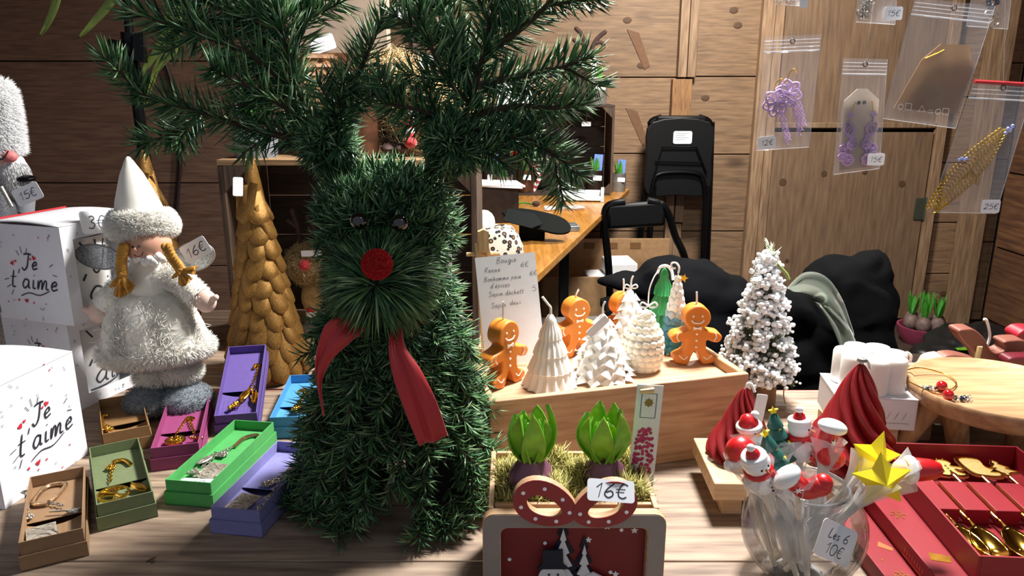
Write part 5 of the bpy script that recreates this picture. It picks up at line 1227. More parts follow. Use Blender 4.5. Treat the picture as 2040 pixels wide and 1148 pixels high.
def wick(t, x, y, z, pts=None, r=.0016, m=None):
    pts = pts or [(0, 0, -.006), (0, 0, .012), (.003, 0, .02)]
    return MB().tube(catmull([Vector((x, y, z))+Vector(p) for p in pts], 4), r, 6).build('wick', m or WICKM, t)
def ginger(label, loc, ang, s, wpts=None):
    """gingerbread man candle, s = height"""
    t = thing('gingerbread_candle', label, 'candle', loc, ang, 'gingerbread men candles')
    out = [(0, .25), (.07, .13), (.11, .02), (.2, .0), (.33, .05), (.34, .14), (.2, .22), (.17, .3), (.17, .42), (.26, .39), (.36, .38), (.42, .46), (.36, .54), (.22, .57), (.12, .62), (.19, .7), (.215, .8), (.17, .92), (.08, .985), (0, 1)]
    pts = out+[(-x, z) for x, z in reversed(out[1:-1])]
    c = [tuple(q[:2]) for q in catmull([(a*s, b*s, 0) for a, b in pts], 3, True)]
    zmin = min(q[1] for q in c); c = [(a, b-zmin) for a, b in c]
    th = .27*s
    b = MB().prism(c, -th/2, th/2, TR((0, 0, 0), (pi/2, 0, 0))).build('body', ORW, t, bev=.004, smooth=40)
    f = -th/2-.0002
    for x in (-.075, .075): MB().sphere((x*s, f, .83*s), (.017*s, .01*s, .02*s), 10, 6).build('eye', ICE, t)
    MB().tube(catmull([(-.1*s, f, .765*s), (-.05*s, f, .72*s), (.05*s, f, .72*s), (.1*s, f, .765*s)], 5), .0125*s, 6).build('smile', ICE, t)
    MB().prism([(-.065*s, .03*s), (-.01*s, .012*s), (.01*s, .012*s), (.065*s, .03*s), (.065*s, -.03*s), (.01*s, -.012*s), (-.01*s, -.012*s), (-.065*s, -.03*s)], -.001, .0015, TR((0, f, .63*s), (pi/2, 0, 0))).build('bow_tie', ICE, t, smooth=0)
    for z in (.53, .42, .31): MB().sphere((0, f, z*s), (.02*s, .011*s, .02*s), 10, 6).build('button', ICE, t)
    for sx in (-1, 1):
        MB().tube(catmull([(sx*.3*s, f, .545*s), (sx*.32*s, f, .48*s), (sx*.28*s, f, .41*s)], 4), .009*s, 6).build('icing_cuff', ICE, t)
        MB().tube(catmull([(sx*.13*s, f, .15*s), (sx*.19*s, f, .1*s), (sx*.27*s, f, .17*s)], 4), .009*s, 6).build('icing_cuff', ICE, t)
    wick(t, 0, 0, .99*s, wpts)
    return t
G1 = inside(onc(1003, 764), .034)
ginger('orange gingerbread man candle turned sideways at the left front of crate', G1, radians(48), .106, [(0, 0, -.01), (0, 0, .02), (0, 0, .03)])
ginger('orange gingerbread man candle behind the white pleated tree', inside(onc(1128, 690), .035), radians(28), .104, [(0, 0, -.01), (0, 0, .004), (.006, 0, .015)])
ginger('orange gingerbread man candle between the white spiky trees', inside(onc(1224, 684), .03), radians(26), .105, [(0, 0, -.01), (0, 0, .016), (-.001, 0, .026)])
ginger('orange gingerbread man candle facing front at the right end of crate', inside(onc(1380, 722), .028), radians(2), .104, [(0, 0, -.01), (0, 0, .01), (-.001, 0, .022)])
# white pleated tree
def pleat(nm, label, loc, m, prof, n, amp, cat='candle'):
    t = thing(nm, label, cat, loc)
    MB().lathe(prof, n*4, fn=lambda a, i, r, z: (r*(1+amp*cos(n*a)*(min(1, r/.012))), z)).build('wax_body', m, t, smooth=50)
    return t
s = .118; q = inside(onc(1095, 766), .044)
def tiers(r0, h, n, neck=.62, droop=.02, rtop=.06):
    p = [(0, .0), (r0*.9, .0)]
    for i in range(n):
        z0 = h*.88*i/n; z1 = h*.88*(i+1)/n; ra = r0*(1-.78*i/n); rb = r0*(1-.78*(i+1)/n)
        p += [(ra, z0+.001), (ra*.985, z0+droop*h*.4), (ra*.86, z0+(z1-z0)*.45), (rb*1.0*neck+rb*.1, z1-.0005)]
    p += [(r0*.2, h*.9), (r0*.1, h*.97), (0, h)]; return p
t = pleat('pleated_tree_candle', 'white pleated four-tier tree candle at the front of crate', q, WAXW, tiers(.044, s, 4, .8), 18, .05); wick(t, 0, 0, s, [(0, 0, -.01), (0, 0, .008), (-.004, 0, .014), (-.013, 0, .026)], .002)
# white spiky trees
def spiky(label, loc, r0, h, rows=7, rib=False):
    t = thing('spiky_tree_candle', label, 'candle', loc)
    b = MB().lathe([(0, 0), (r0*.8, 0), (r0*.82, h*.04), (r0*.15, h*.93), (0, h)], 20).build('wax_core', WAXW, t, smooth=60)
    sp = MB()
    sp.add([(0, 0, 0), (.5, 0, .25), (-.5, 0, .25), (0, .12, .75), (0, -.75, .0), (.0, 0, .8)], [(4, 1, 5), (4, 5, 2), (4, 2, 0), (4, 0, 1), (1, 0, 2, 5)]); me = sp.mesh('spike', 0); me.materials.append(WAXW)
    for k in range(rows):
        u = k/rows; z = h*(.02+.9*u); r = r0*(.88-.78*u); m = max(5, int(13-9*u)); w = 2*pi*r/m
        for j in range(m):
            a = 2*pi*(j+.5*(k % 2))/m; o = link('spike', me, None, t); o.scale = (w*1.05, w*.75+.004, h/rows*1.05); o.location = (r*cos(a), r*sin(a), z); o.rotation_euler = (0, 0, a+pi/2)
    return t
q = inside(onc(1197, 752), .046); t = spiky('white spiky tree candle with small ticket at the front of crate', q, .05, .11)
card(t, .04, .013, '', (-.012, -.036, .098), (pi/2, -.75, .15)); wick(t, 0, 0, .108)
q = inside(onc(1203, 662), .044); t = spiky('white spiky tree candle with ribbon bow at the back of crate', q, .046, .118)
RBW = mat('white_ribbon', '#f0efec', .5, var=.03)
def bow(t, c, s):
    b = MB()
    for sx in (-1, 1): b.tube(catmull([c, c+Vector((sx*s, 0, s*.6)), c+Vector((sx*s*1.4, 0, 0)), c+Vector((sx*s*.7, 0, -s*.3)), c], 5), s*.16, 6)
    return b.build('ribbon_bow', RBW, t)
bow(t, Vector((.002, 0, .118)), .008); wick(t, .002, 0, .118)
# cone of petals
q = inside(onc(1278, 734), .036); t = thing('cone_candle', 'ivory pine-cone candle with white bow at the front right of crate', 'candle', q)
h, r0 = .102, .0365
env = lambda u: r0*(.78+.24*sin(pi*min(1, u*1.25+.08)))*(1 if u < .55 else max(.12, 1-((u-.55)/.45)**1.6*.9))
MB().lathe([(0, 0)]+[(env(i/14)*.9, h*i/14) for i in range(14)]+[(0, h)], 24).build('wax_core', WAX, t, smooth=60)
pm_ = MB().sphere((0, 0, 0), (.5, .3, .5), 8, 6).mesh('petal', 60); pm_.materials.append(WAX)
for k in range(9):
    u = (k+.4)/9.3; r = env(u)*.9; m = max(6, int(17*env(u)/r0)); w = 2*pi*r/m
    for j in range(m):
        a = 2*pi*(j+.5*(k % 2))/m; o = link('petal', pm_, None, t); o.scale = (w*1.12, w*.9, h/9.3*1.15); o.location = (r*cos(a), r*sin(a), h*u+.003); o.rotation_euler = (0, 0, a+pi/2)
bow(t, Vector((.006, -.004, h+.008)), .01); MB().tube(catmull([(-.025, -.016, h*.86), (-.012, -.02, h*.95), (.008, -.012, h), (.015, -.02, h*.95)], 4), .0014, 6).build('ribbon_end', RBW, t)
# green tiered tree
q = inside(onc(1285, 668), .036); hg = D(1285, 533, q.y).z-CZ
t = pleat('green_tree_candle', 'green pleated tree candle with white ribbon loop at the back', q, mat('green_wax', '#2f8a4a', .4, var=.08, sss=.2), tiers(.04, hg, 4, .72), 16, .05)
b = MB(); b.tube(catmull([(-.012, 0, hg*.93), (-.008, -.004, hg*1.01), (.004, -.004, hg*1.02), (.012, -.003, hg*.96), (.014, -.01, hg*.86)], 5), .0028, 8); b.tube(catmull([(-.01, -.006, hg*.98), (-.02, -.012, hg*.9), (-.028, -.016, hg*.75), (-.03, -.022, hg*.55)], 5), .0012, 6); b.build('ribbon_loop', RBW, t)
# blue and white scale tree
def ombre():
    m, nt, b = newmat('ombre_wax'); N, L = nt.nodes.new, nt.links.new
    oi = N('ShaderNodeAttribute'); oi.attribute_name = 'level'; oi.attribute_type = 'OBJECT'
    cr = N('ShaderNodeValToRGB'); e = cr.color_ramp.elements; e[0].position = .22; e[0].color = lin('#1f6f80'); e[1].position = .58; e[1].color = lin('#f1f0ea'); k = e.new(.38); k.color = lin('#5f8fa3')
    L(oi.outputs['Fac'], cr.inputs[0]); L(cr.outputs[0], b.inputs['Base Color']); b.inputs['Roughness'].default_value = .42; b.inputs['Subsurface Weight'].default_value = .15; b.inputs['Subsurface Radius'].default_value = (.01, .006, .004); return m
OMB = ombre()
q = inside(onc(1342, 700), .028); hb = D(1352, 545, q.y).z-CZ
t = thing('scale_tree_candle', 'slim candle tree fading from blue-green scales to white, gold star', 'candle', q); r0 = .03
MB().lathe([(0, 0), (r0*.85, 0), (r0*.85, hb*.08), (r0*.1, hb*.95), (0, hb)], 18).build('wax_core', WAXW, t, smooth=60)
sm = MB().sphere((0, 0, .4), (.55, .28, .62), 8, 6).mesh('scale', 60); sm.materials.append(OMB)
for k in range(11):
    u = k/11; r = r0*(.92-.84*u); m = max(5, int(10-6*u)); w = 2*pi*r/m
    for j in range(m):
        a = 2*pi*(j+.5*(k % 2))/m; o = link('scale', sm, None, t); o.scale = (w, w*.8+.002, hb/11*1.25); o.location = (r*cos(a)*.95, r*sin(a)*.95, hb*u*.92+.003); o.rotation_euler = (-.0, 0, a+pi/2); o['level'] = u+random.uniform(-.04, .04)
def star2(s, n=5, k=.45, a0=pi/2): return [(s*(1 if i % 2 == 0 else k)*cos(a0+pi*i/n), s*(1 if i % 2 == 0 else k)*sin(a0+pi*i/n)) for i in range(2*n)]
MB().prism(star2(.008), -.002, .002, TR((.008, -.008, hb*.955), (pi/2, .3, 0))).build('gold_star', GOLDJ, t, smooth=0)
MB().tube(catmull([(0, 0, hb), (.001, 0, hb+.01), (-.004, 0, hb+.018), (-.012, 0, hb+.018), (-.012, 0, hb+.01), (-.005, 0, hb+.009)], 5), .0018, 6).build('wick', WICKM, t)
# price list on an easel
q = inside(onc(978, 732), .012)
es = thing('mini_easel', 'small pale wooden easel holding the candle price list', 'easel', inside(onc(985, 712), .02), radians(8))
EW = wood('easel_wood', '#c49a66', '#dcb684', '#e9c99c', 'Z', 2, .5, False, .5, .1)
ez = D(960, 468, es.location.y+.03).z-es.location.z
for x0, x1 in ((-.012, -.02), (.02, .028)): MB().tube([(x0*1.6, .0, .002), (x1*.3-.02, .035, ez*.93)], .0055, 4).build('easel_leg', EW, es, smooth=0)
MB().tube([(.0, .05, .002), (-.016, .04, ez)], .006, 4).build('back_leg', EW, es, smooth=0)
MB().prism([(-.009, -.02), (.009, -.02), (.009, .016), (0, .02), (-.009, .016)], -.006, .006, TR((-.016, .033, ez-.01), (pi/2, 0, 0))).build('easel_head', EW, es, smooth=0)
MB().tube([(-.045, .036, ez-.034), (.012, .036, ez-.034)], .0035, 8).build('peg', EW, es)
MB().box((0, -.004, .008), (.07, .012, .006)).build('easel_ledge', EW, es, bev=.001)
pc = thing('price_list', 'white handwritten candle price card leaning on the mini easel', 'card', q)
TL, TRr, BL = D(909, 521, q.y+.035), D(1029, 509, q.y+.045), Vector((D(968, 738, q.y).x, q.y, CZ+.001))
TLl, TRl = TL-q, TRr-q; BLl = BL-q; X = (TRl-TLl); Y = (TLl-BLl); w_, h_ = X.length, Y.length
X.normalize(); Y = (Y-X*Y.dot(X)).normalized(); Z = X.cross(Y); Mx = Matrix((X, Y, Z)).transposed().to_4x4(); ctr = BLl+X*w_/2+Y*h_/2
pl = MB().box((0, 0, 0), (w_, h_, .0008)).build('card', PAPER, pc, ctr, Mx.to_euler(), smooth=0)
z_ = .0086; ls = []
for txt, x, yv, sz in (('Bougie', -.004, .43, 1.1), ('Renne', -.035, .355, .95), ('6€', .022, .375, .95), ('Bonhomme pain', -.037, .275, .85), ('6€', .035, .29, .9), ("d'épices", -.028, .21, .9), ('Sapin déchett', -.032, .135, .9), ('5', .036, .145, 1.1), ('Sapin', -.03, .03, .95), ('tricotieux', .0, .04, .9), ('-', -.016, -.06, 1), ('-', -.016, -.13, 1), ('Sap', -.032, -.24, .95), ('5', .04, -.27, 1), ('Sapin', -.03, -.36, .95)):
    txt = txt.replace('tricotieux', 'deux')
    ls += strokes(txt, z_*sz, x*w_/.095-(.012 if txt == 'Bougie' else 0), yv*h_)
ink('handwriting', ls, .0008, INKG, pl, z=.0006)

# ================================================================ snowy mini tree
q = P(1505, 790); st = thing('snowy_tree', 'small snow-flocked fir tree on a log base', 'tree', (q.x-.012, 1.322, TT))
k = S(1, 1.322); h = D(1520, 487, 1.322).z-TT; hl = D(1505, 735, 1.322).z-TT
BARK = mat('log_bark', '#6d5138', .85, var=.4, scale=50, bump=.8, stretch=(1, 1, .25))
lg = MB().lathe([(0, 0), (41*k, 0), (42*k, .01), (40*k, hl*.9), (38*k, hl), (0, hl)], 20, fn=lambda a, i, r, z: (r*(1+.03*sin(5*a)), z)).build('log', BARK, st, smooth=40)
MB().lathe([(36*k, hl), (36*k, hl+.0006), (0, hl+.0006)], 20).build('cut_face', mat('log_cut', '#a9825a', .7, var=.2), st)
MB().tube([(0, 0, hl), (0, 0, h)], [.005, .0015], 8).build('trunk', TWIG, st)
L = []; sn = []
for i in range(260):
    u = random.random()**1.25; z = hl*.92+(h-hl)*(.02+.92*u); a = random.uniform(0, 2*pi); r = (78*k*(1-u)**.8+5*k)*random.uniform(.75, 1.02)
    p = Vector((0, 0, z+.02*(1-u))); e = Vector((cos(a)*r, sin(a)*r, z-.012*(1-u)))
    L.append(sprig([p.lerp(e, .25), p.lerp(e, .6)+Vector((0, 0, .004)), e], .011, 1500, 60)); sn.append((e, p.lerp(e, .75)))
q_ = collect(L); spikes('needles', q_[0], q_[1], q_[2], .0006, tinted('olive_needles', [(0, '#38401f'), (.5, '#5e6638'), (.8, '#8d9270'), (1, '#d9dcd2')], .6), st)
SNOW = mat('snow_flock', '#eef0f2', .85, var=.05, bump=.5, bscale=300)
ico = MB().sphere((0, 0, 0), 1, 7, 5)
b = MB()
for e, m_ in sn:
    for j in range(15):
        c = e.lerp(m_, random.random()*.8)+Vector((random.gauss(0, .005), random.gauss(0, .005), random.gauss(.003, .004))); r = random.uniform(.0022, .0062)
        b.sphere(c, (r, r, r*.8), 6, 4)
o = b.build('snow', SNOW, st, smooth=70); o['kind'] = 'stuff'
L = sprig([(0, 0, h-.06), (.004, -.01, h-.02), (.0, 0, h)], .02, 1200, 30); spikes('top_shoot', L[0], L[1], L[2], .0009, tinted('pale_needles', [(0, '#7f8a4a'), (1, '#dfe4cf')], .6), st)
MB().tube([(.012, -.01, h-.03), (.03, -.02, h-.05), (.035, -.02, h-.06)], .003, 6).build('bent_tip', MATS['pale_needles'], st)
MB().tube(catmull([(.03, -.03, hl), (.045, -.02, hl*.8), (.05, -.01, hl*.3), (.055, -.01, .003)], 5), .0012, 5).build('twine', mat('twine', '#9b8463', .9), st)

# ================================================================ hyacinth planter with christmas frame
py0 = .742; PW = S(352, py0, .972); PZ = D(1145, 1012, py0).z; pxc = D(1143, 1012, py0).x; PD = .135
pt = thing('hyacinth_planter', 'wooden planter with snowy scene frame and red bow, front centre', 'planter', (pxc, py0, TT)); ph = PZ-TT
PLY2 = wood('birch_ply', '#a37d5c', '#bf9a74', '#d0b08a', 'X', 1.5, .6, False, .5, .1)
for nm, c, d in (('side_wall', (-PW/2+.006, PD/2, ph/2), (.006, PD, ph)), ('side_wall', (PW/2-.006, PD/2, ph/2), (.006, PD, ph)), ('back_wall', (0, PD-.003, ph/2), (PW-.02, .006, ph)), ('front_wall', (0, .01, ph/2), (PW-.02, .006, ph)), ('bottom', (0, PD/2, .004), (PW-.02, PD-.014, .006))):
    MB().box((0, 0, 0), d).build(nm, PLY2, pt, c, bev=.001)
MB().box((0, 0, 0), (PW-.02, PD-.014, ph-.03)).build('soil', SOIL, pt, (0, PD/2, (ph-.03)/2+.005))
def rrect(w, h, r, n=5):
    o = []
    for cx, cy, a0 in ((w/2-r, h/2-r, 0), (-w/2+r, h/2-r, pi/2), (-w/2+r, -h/2+r, pi), (w/2-r, -h/2+r, 3*pi/2)):
        for i in range(n): a = a0+pi/2*i/(n-1); o.append((cx+r*cos(a), cy+r*sin(a)))
    return o
FRG = mat('frame_grey', '#8b837e', .6, var=.08)
FM = (pi/2, 0, 0)
MB().ring(rrect(PW+.006, ph, .013), rrect(PW-.034, ph-.034, .008), 0, .012).build('frame', PLY2, pt, (0, -.001, ph/2), FM, smooth=40)
MB().ring(rrect(PW+.004, ph-.002, .013), rrect(PW-.032, ph-.032, .008), 0, .0008).build('frame_face', FRG, pt, (0, -.0131, ph/2), FM, smooth=40)
bp = MB().prism(rrect(PW-.01, ph-.01, .008), 0, .004).build('backdrop', mat('backdrop_red', '#74181c', .55, var=.08), pt, (0, .005, ph/2), FM, smooth=0)
R = random.Random(4)
for i in range(16):
    x, z = R.uniform(-.42, .42)*PW, R.uniform(-.3, .42)*ph
    if i % 2: MB().prism(star2(.0045), 0, .0004, TR((x, z, .0042))).build('printed_star', PAPER, bp, smooth=0)
    else: MB().prism([(.0022*cos(j*pi/4)+x, .0022*sin(j*pi/4)+z) for j in range(8)], 0, .0004, TR((0, 0, .0042))).build('printed_dot', PAPER, bp, smooth=0)
def firshape(h, w, n=5):
    o = [(0, h)]
    for i in range(n):
        u = (i+1)/n; o += [(w*.5*u, h*(1-.82*u)+.03*h), (w*.22*u, h*(1-.82*u)+.01*h)]
    o += [(w*.06, h*.1), (w*.06, 0)]; return o+[(-x, z) for x, z in reversed(o[1:])]
CUT = mat('cutout_grey', '#d5d6da', .6, var=.04); NAVY = mat('night_blue', '#141a2c', .7)
for px, w, tz in ((1122, 62, 1046), (1164, 46, 1078)):
    c = D(px, tz, py0)-pt.location; MB().prism(firshape(c.z-.006, S(w, py0, .9)), 0, .0025).build('tree_cutout', CUT, pt, (c.x, -.003, .004), FM, smooth=0)
    MB().prism(firshape(c.z+.004, S(w*1.5, py0, .9), 4), 0, .0012).build('tree_back_board', NAVY, pt, (c.x, -.0002, .004), FM, smooth=0)  # larger dark blue fir outline behind the pale tree cutout
c = D(1100, 1140, py0)-pt.location; sm_ = MB(); sm_.lathe([(.016, 0), (.016, .0025)], 20, TR((0, c.z-.002, 0))); sm_.lathe([(.022, 0), (.022, .0025)], 20, TR((0, c.z-.034, 0))); sm_ = sm_.build('snowman_cutout', CUT, pt, (c.x, -.0062, 0), FM)
MB().prism([(-.018, .012), (.018, .012), (.012, .018), (.011, .036), (-.011, .036), (-.012, .018)], .0, .003, TR((0, c.z-.002, 0))).build('snowman_hat', NAVY, sm_, smooth=0)
for x in (-.004, .006): MB().sphere((x, c.z+.003, .003), .0015, 6, 4).build('snowman_eye', INK, sm_)
MB().prism([(0, -.0015), (.009, 0), (0, .0015)], .0025, .004, TR((.001, c.z-.003, 0))).build('snowman_nose', mat('carrot', '#c8742a', .6), sm_, smooth=0)
c = D(1180, 1148, py0)-pt.location; MB().prism([(-.025, 0), (.025, 0), (.025, c.z-.008), (.0, c.z+.006), (-.025, c.z-.008)], 0, .0025).build('house_cutout', CUT, pt, (c.x, -.0055, .004), FM, smooth=0)
# bow
BOWR = mat('bow_red', '#8f2a2c', .55, var=.08)
def bowloop(cx, cy, rx, ry, rot, sx):
    o, i_ = [], []
    for j in range(30):
        a = 2*pi*j/30; rr = 1+.16*cos(a)*sx
        x, z = rx*cos(a), ry*sin(a)*rr; o.append((cx+x*cos(rot)-z*sin(rot), cy+x*sin(rot)+z*cos(rot)))
        x, z = rx*.56*cos(a)-.0*sx, ry*.42*sin(a)*rr-ry*.1; i_.append((cx+x*cos(rot)-z*sin(rot), cy+x*sin(rot)+z*cos(rot)))
    return o, i_
def FP(px, py): q = D(px, py, py0-.014)-pt.location; return q.x, q.z
for px, py, rot, sx in ((1086, 996, -.42, -1), (1202, 998, .42, 1)):
    cx, cy = FP(px, py); o, i_ = bowloop(cx, cy, S(65, py0, .97), S(46, py0, .97), rot, sx)
    lp = MB().ring(o, i_, 0, .010).build('bow_loop', PLY2, pt, (0, -.0135-(.0006 if sx > 0 else 0), 0), FM, smooth=40)
    MB().ring(o, i_, .0102, .011).build('bow_face', BOWR, lp, smooth=40)
    for j in range(7):
        a = 2*pi*(j+.3)/7; m_ = ((o[int(a/(2*pi)*30)][0]+i_[int(a/(2*pi)*30)][0])/2, (o[int(a/(2*pi)*30)][1]+i_[int(a/(2*pi)*30)][1])/2)
        MB().lathe([(.0022, .0108), (.0022, .0113)], 10, TR((m_[0], m_[1], 0))).build('white_dot', PAPER, lp)
card(pt, S(94, py0-.03, .99), S(44, py0-.03, .99), '16€', D(1217, 978, py0-.03)-pt.location, (pi/2-.75, .08, .0), size=.015)
# moss
MOSS = tinted('moss', [(0, '#6a6632'), (.4, '#9c954f'), (.75, '#bfb56c'), (1, '#e0d796')], .8, spec=.2)
n = 13000; x = RNG.uniform(-PW/2+.014, PW/2-.014, n); yy = RNG.uniform(.018, PD-.012, n); zz = ph-.014+.012*np.sin(x*70)*np.cos(yy*80)+.006*RNG.random(n)
mo = spikes('moss', np.stack([x, yy, zz], 1), unit(n)+np.array([0, 0, .45]), .013+.008*RNG.random(n), .0011, MOSS, None, pt.location, bend=unit(n)*.5)
tag(mo, 'dry yellow-green moss filling the hyacinth planter', 'moss', kind='stuff')
BULB = mat('bulb_purple', '#6a4156', .45, var=.4, scale=35, stretch=(1, 1, .25), coat=.2)
BUD = mat('bud_green', '#8fb455', .5, var=.25, scale=150)
def hyacinth(label, px, pyb, dy, lean):
    base = D(px, pyb, py0+dy); t = thing('hyacinth', label, 'plant', base)
    k = S(1, py0+dy, base.z)
    MB().lathe([(0, -10*k), (30*k, -6*k), (46*k, 14*k), (42*k, 34*k), (26*k, 54*k), (20*k, 62*k), (0, 64*k)], 22, fn=lambda a, i, r, z: (r*(1+.04*sin(4*a)), z)).build('bulb', BULB, t, smooth=60)
    for j in range(7):
        a = j*2*pi/7+lean; l = leaf(t, k*random.uniform(98, 128), k*24, k*random.uniform(14, 26), a, LEAF, (cos(a)*12*k, sin(a)*12*k, 50*k), .9)
    for j in range(3):
        a = j*2*pi/3+lean+.3; leaf(t, k*85, k*21, k*9, a, LEAF, (cos(a)*6*k, sin(a)*6*k, 52*k), .8)
    bd = MB()
    for j in range(60):
        u = j/60; a = j*2.4; r = 13*k*(1-u*.55); bd.sphere((r*cos(a), r*sin(a), (62+68*u)*k), 5*k, 7, 5)
    bd.build('flower_bud', BUD, t)
    R_ = MB(); 
    for j in range(14): a = j*.9; R_.tube([(20*k*cos(a), 20*k*sin(a), 58*k), (26*k*cos(a), 26*k*sin(a), 66*k), (22*k*cos(a+.3), 22*k*sin(a+.3), 76*k)], 2.5*k, 5)
    R_.build('dry_husk', mat('husk', '#3d2f2a', .8, var=.3), t)
hyacinth('sprouting hyacinth bulb at the left of the planter', 1058, 965, .06, .3)
hyacinth('sprouting hyacinth bulb at the right of the planter', 1202, 965, .075, .9)
lp = thing('plant_label', 'tall white plant label with a pink hyacinth picture in planter', 'label', D(1277, 960, py0+.1))
lw, lh = S(52, .84, 1), S(215, .84, 1.0)
cd_ = MB().box((0, 0, 0), (lw, .0012, lh)).build('label_card', mat('label_white', '#e4e6df', .45, var=.04), lp, (S(4, .84), 0, lh*.47), (-.05, .06, .0), bev=.0004)
fb = MB(); R = random.Random(6)
for i in range(130):
    u = R.random(); hw = lw*(.18+.2*sin(pi*min(1, u*.8+.15))); fb.sphere((R.uniform(-1, 1)*hw-lw*.02, -.001, -lh*.42+lh*.5*u), (.0022, .0006, .0022), 6, 4)
fb.build('printed_flower', mat('print_pink', '#b8325e', .6, var=.45, scale=400), cd_)
MB().ring([(-.3*lw, 0), (.3*lw, 0), (.3*lw, .24*lh), (-.3*lw, .24*lh)], [(-.27*lw, .005*lh), (.27*lw, .005*lh), (.27*lw, .235*lh), (-.27*lw, .235*lh)], 0, .0002, TR((0, -.0008, .18*lh), (pi/2, 0, 0))).build('printed_border', INKG, cd_, smooth=0)
MB().prism(star2(.006, 8, .7), 0, .0003, TR((0, -.0008, .33*lh), (pi/2, 0, 0))).build('printed_crest', mat('crest_gold', '#8a7434', .6), cd_, smooth=0)
MB().tube([(-.012, -.003, lh*.44), (.004, -.004, lh*.46)], [.0028, .004], 8).build('wooden_peg', EW, cd_)
# ================================================================ low wooden risers
RIS = wood('riser_wood', '#ab8c69', '#c2a380', '#d3b998', 'X', 1.3, .55, False, .5, .12)
def riser(label, x0, x1, y0, y1, zt, feet, ang=0):
    t = thing('display_riser', label, 'riser', (x0, y0, TT), ang); w, d, h = x1-x0, y1-y0, zt-TT
    MB().box((0, 0, 0), (w, d, .026)).build('board', RIS, t, (w/2, d/2, h-.013), bev=.0015)
    for fx in feet: MB().box((0, 0, 0), (.028, d*.8, h-.026)).build('foot', RIS, t, (fx, d/2, (h-.026)/2), bev=.001)
    return t
RZ = .895
riser('pale wood riser under the two red swirl candles', .277, .565, .925, 1.065, RZ, (.03, .25), radians(-1.5))
riser('pale wood riser behind the round tray', .655, 1.15, 1.155, 1.265, .902, (.04, .3, .45), radians(0))
kb = thing('carton_block', 'plain wood block under the white carton by the swirl candle', 'block', (.575, 1.155, TT)); MB().box((0, 0, .026), (.1, .08, .044)).build('block', RIS, kb, bev=.002); MB().box((0, 0, .002), (.104, .084, .004)).build('foot', RIS, kb, bev=.001)
# ================================================================ twisted red candles
REDW = mat('red_wax', '#8e1a1f', .38, var=.08, sss=.08, spec=.5)
def swirl(label, loc, r0, h, n, tw, tagged, squash=1.):
    t = thing('swirl_candle', label, 'candle', loc); b = MB(); v, f = [], []; nz, na = 40, n*10
    for i in range(nz+1):
        u = i/nz; r = r0*(.9+.12*sin(pi*min(1, u*2.2)))*(1-u)**.72*(1 if u > .03 else .92)+.002
        for j in range(na):
            a = 2*pi*j/na; q = r*(1+.4*abs(cos(n*a/2))-.26); aa = a+tw*u**.85
            v.append((q*cos(aa), q*sin(aa)*squash, h*u))
    for i in range(nz):
        for j in range(na): f.append((i*na+j, i*na+(j+1) % na, (i+1)*na+(j+1) % na, (i+1)*na+j))
    f.append(tuple(reversed(range(na)))); f.append(tuple(nz*na+j for j in range(na))); b.add(v, f); b.build('wax_body', REDW, t, smooth=60)
    MB().tube(catmull([(0, 0, h-.004), (.002, 0, h+.006), (.008, 0, h+.004), (.012, -.003, h-.006)], 4), .0022, 6).build('wick', WICKM, t)
    return t
q = P(1489, 902, RZ); t = swirl('small dark red swirl candle on the left of the riser', (q.x-.014, 1.005, RZ), .046, .108, 10, -2.6, True)
card(t, .016, .05, '', (.014, -.022, .082), (pi/2, .12, 0))
q = P(1697, 930, RZ); t = swirl('large dark red swirl candle on the right of the riser', (.489, .99, RZ), .06, .15, 9, -2.9, False)
MB().lathe([(.007, 0), (.006, .004), (0, .005)], 12).build('metal_cap', ZINC, t, (0, 0, .154))
# ================================================================ white cartons and flower candle
wb1 = thing('candle_carton', 'white carton under the white flower-shaped candle', 'carton', (.518, 1.118, .8885), radians(-8))
CW, CDp, CHh = .125, .1, .052
MB().box((CW/2, CDp/2, CHh/2), (CW, CDp, CHh)).build('carton', BOXW, wb1, bev=.0012); MB().box((CW/2, CDp/2, CHh+.0008), (CW*1.01, CDp*1.01, .0014)).build('lid', BOXW, wb1)
ink('printing', [[(.08+.012*j, .018), (.085+.012*j, .03)] for j in range(3)]+[[(.07, .012), (.115, .012)]], .001, INKG, wb1, (0, -.0003, 0), FM)
wb2 = thing('candle_carton', 'open white carton lying left of the other white carton', 'carton', (P(1600, 800).x-.005, 1.19, TT), radians(-32))
MB().box((.06, .04, .02), (.12, .08, .04)).build('carton', BOXW, wb2, bev=.001); MB().box((.06, .036, .0415), (.124, .084, .0015)).build('flap', BOXW, wb2, rot=(.04, 0, 0)); MB().box((-.003, .04, .03), (.0015, .075, .04)).build('side_flap', BOXW, wb2, rot=(0, -.3, 0))
fc_ = thing('flower_candle', 'white flower-shaped candle of joined rods on white carton', 'candle', (.52+.064*cos(-.14)+.05*.14, 1.118+.048, .8885+CHh+.0018)); WXC = mat('clear_wax', '#eef0ec', .4, var=.02, sss=.25)
k = .047; b = MB()
rod = [(0, 0), (.02, 0), (.0215, .004), (.0215, .052), (.0195, .056), (0, .057)]
for j in range(7): a = j*2*pi/7; MB().lathe(rod, 18, TR((k*.78*cos(a), k*.78*sin(a), 0))).build('rod', WXC, fc_, smooth=50)
MB().lathe([(0, 0), (.022, 0), (.022, .054), (0, .055)], 18).build('centre_rod', WXC, fc_, smooth=50); wick(fc_, 0, 0, .055, [(0, 0, -.006), (0, 0, .008), (.005, 0, .016)], .002)
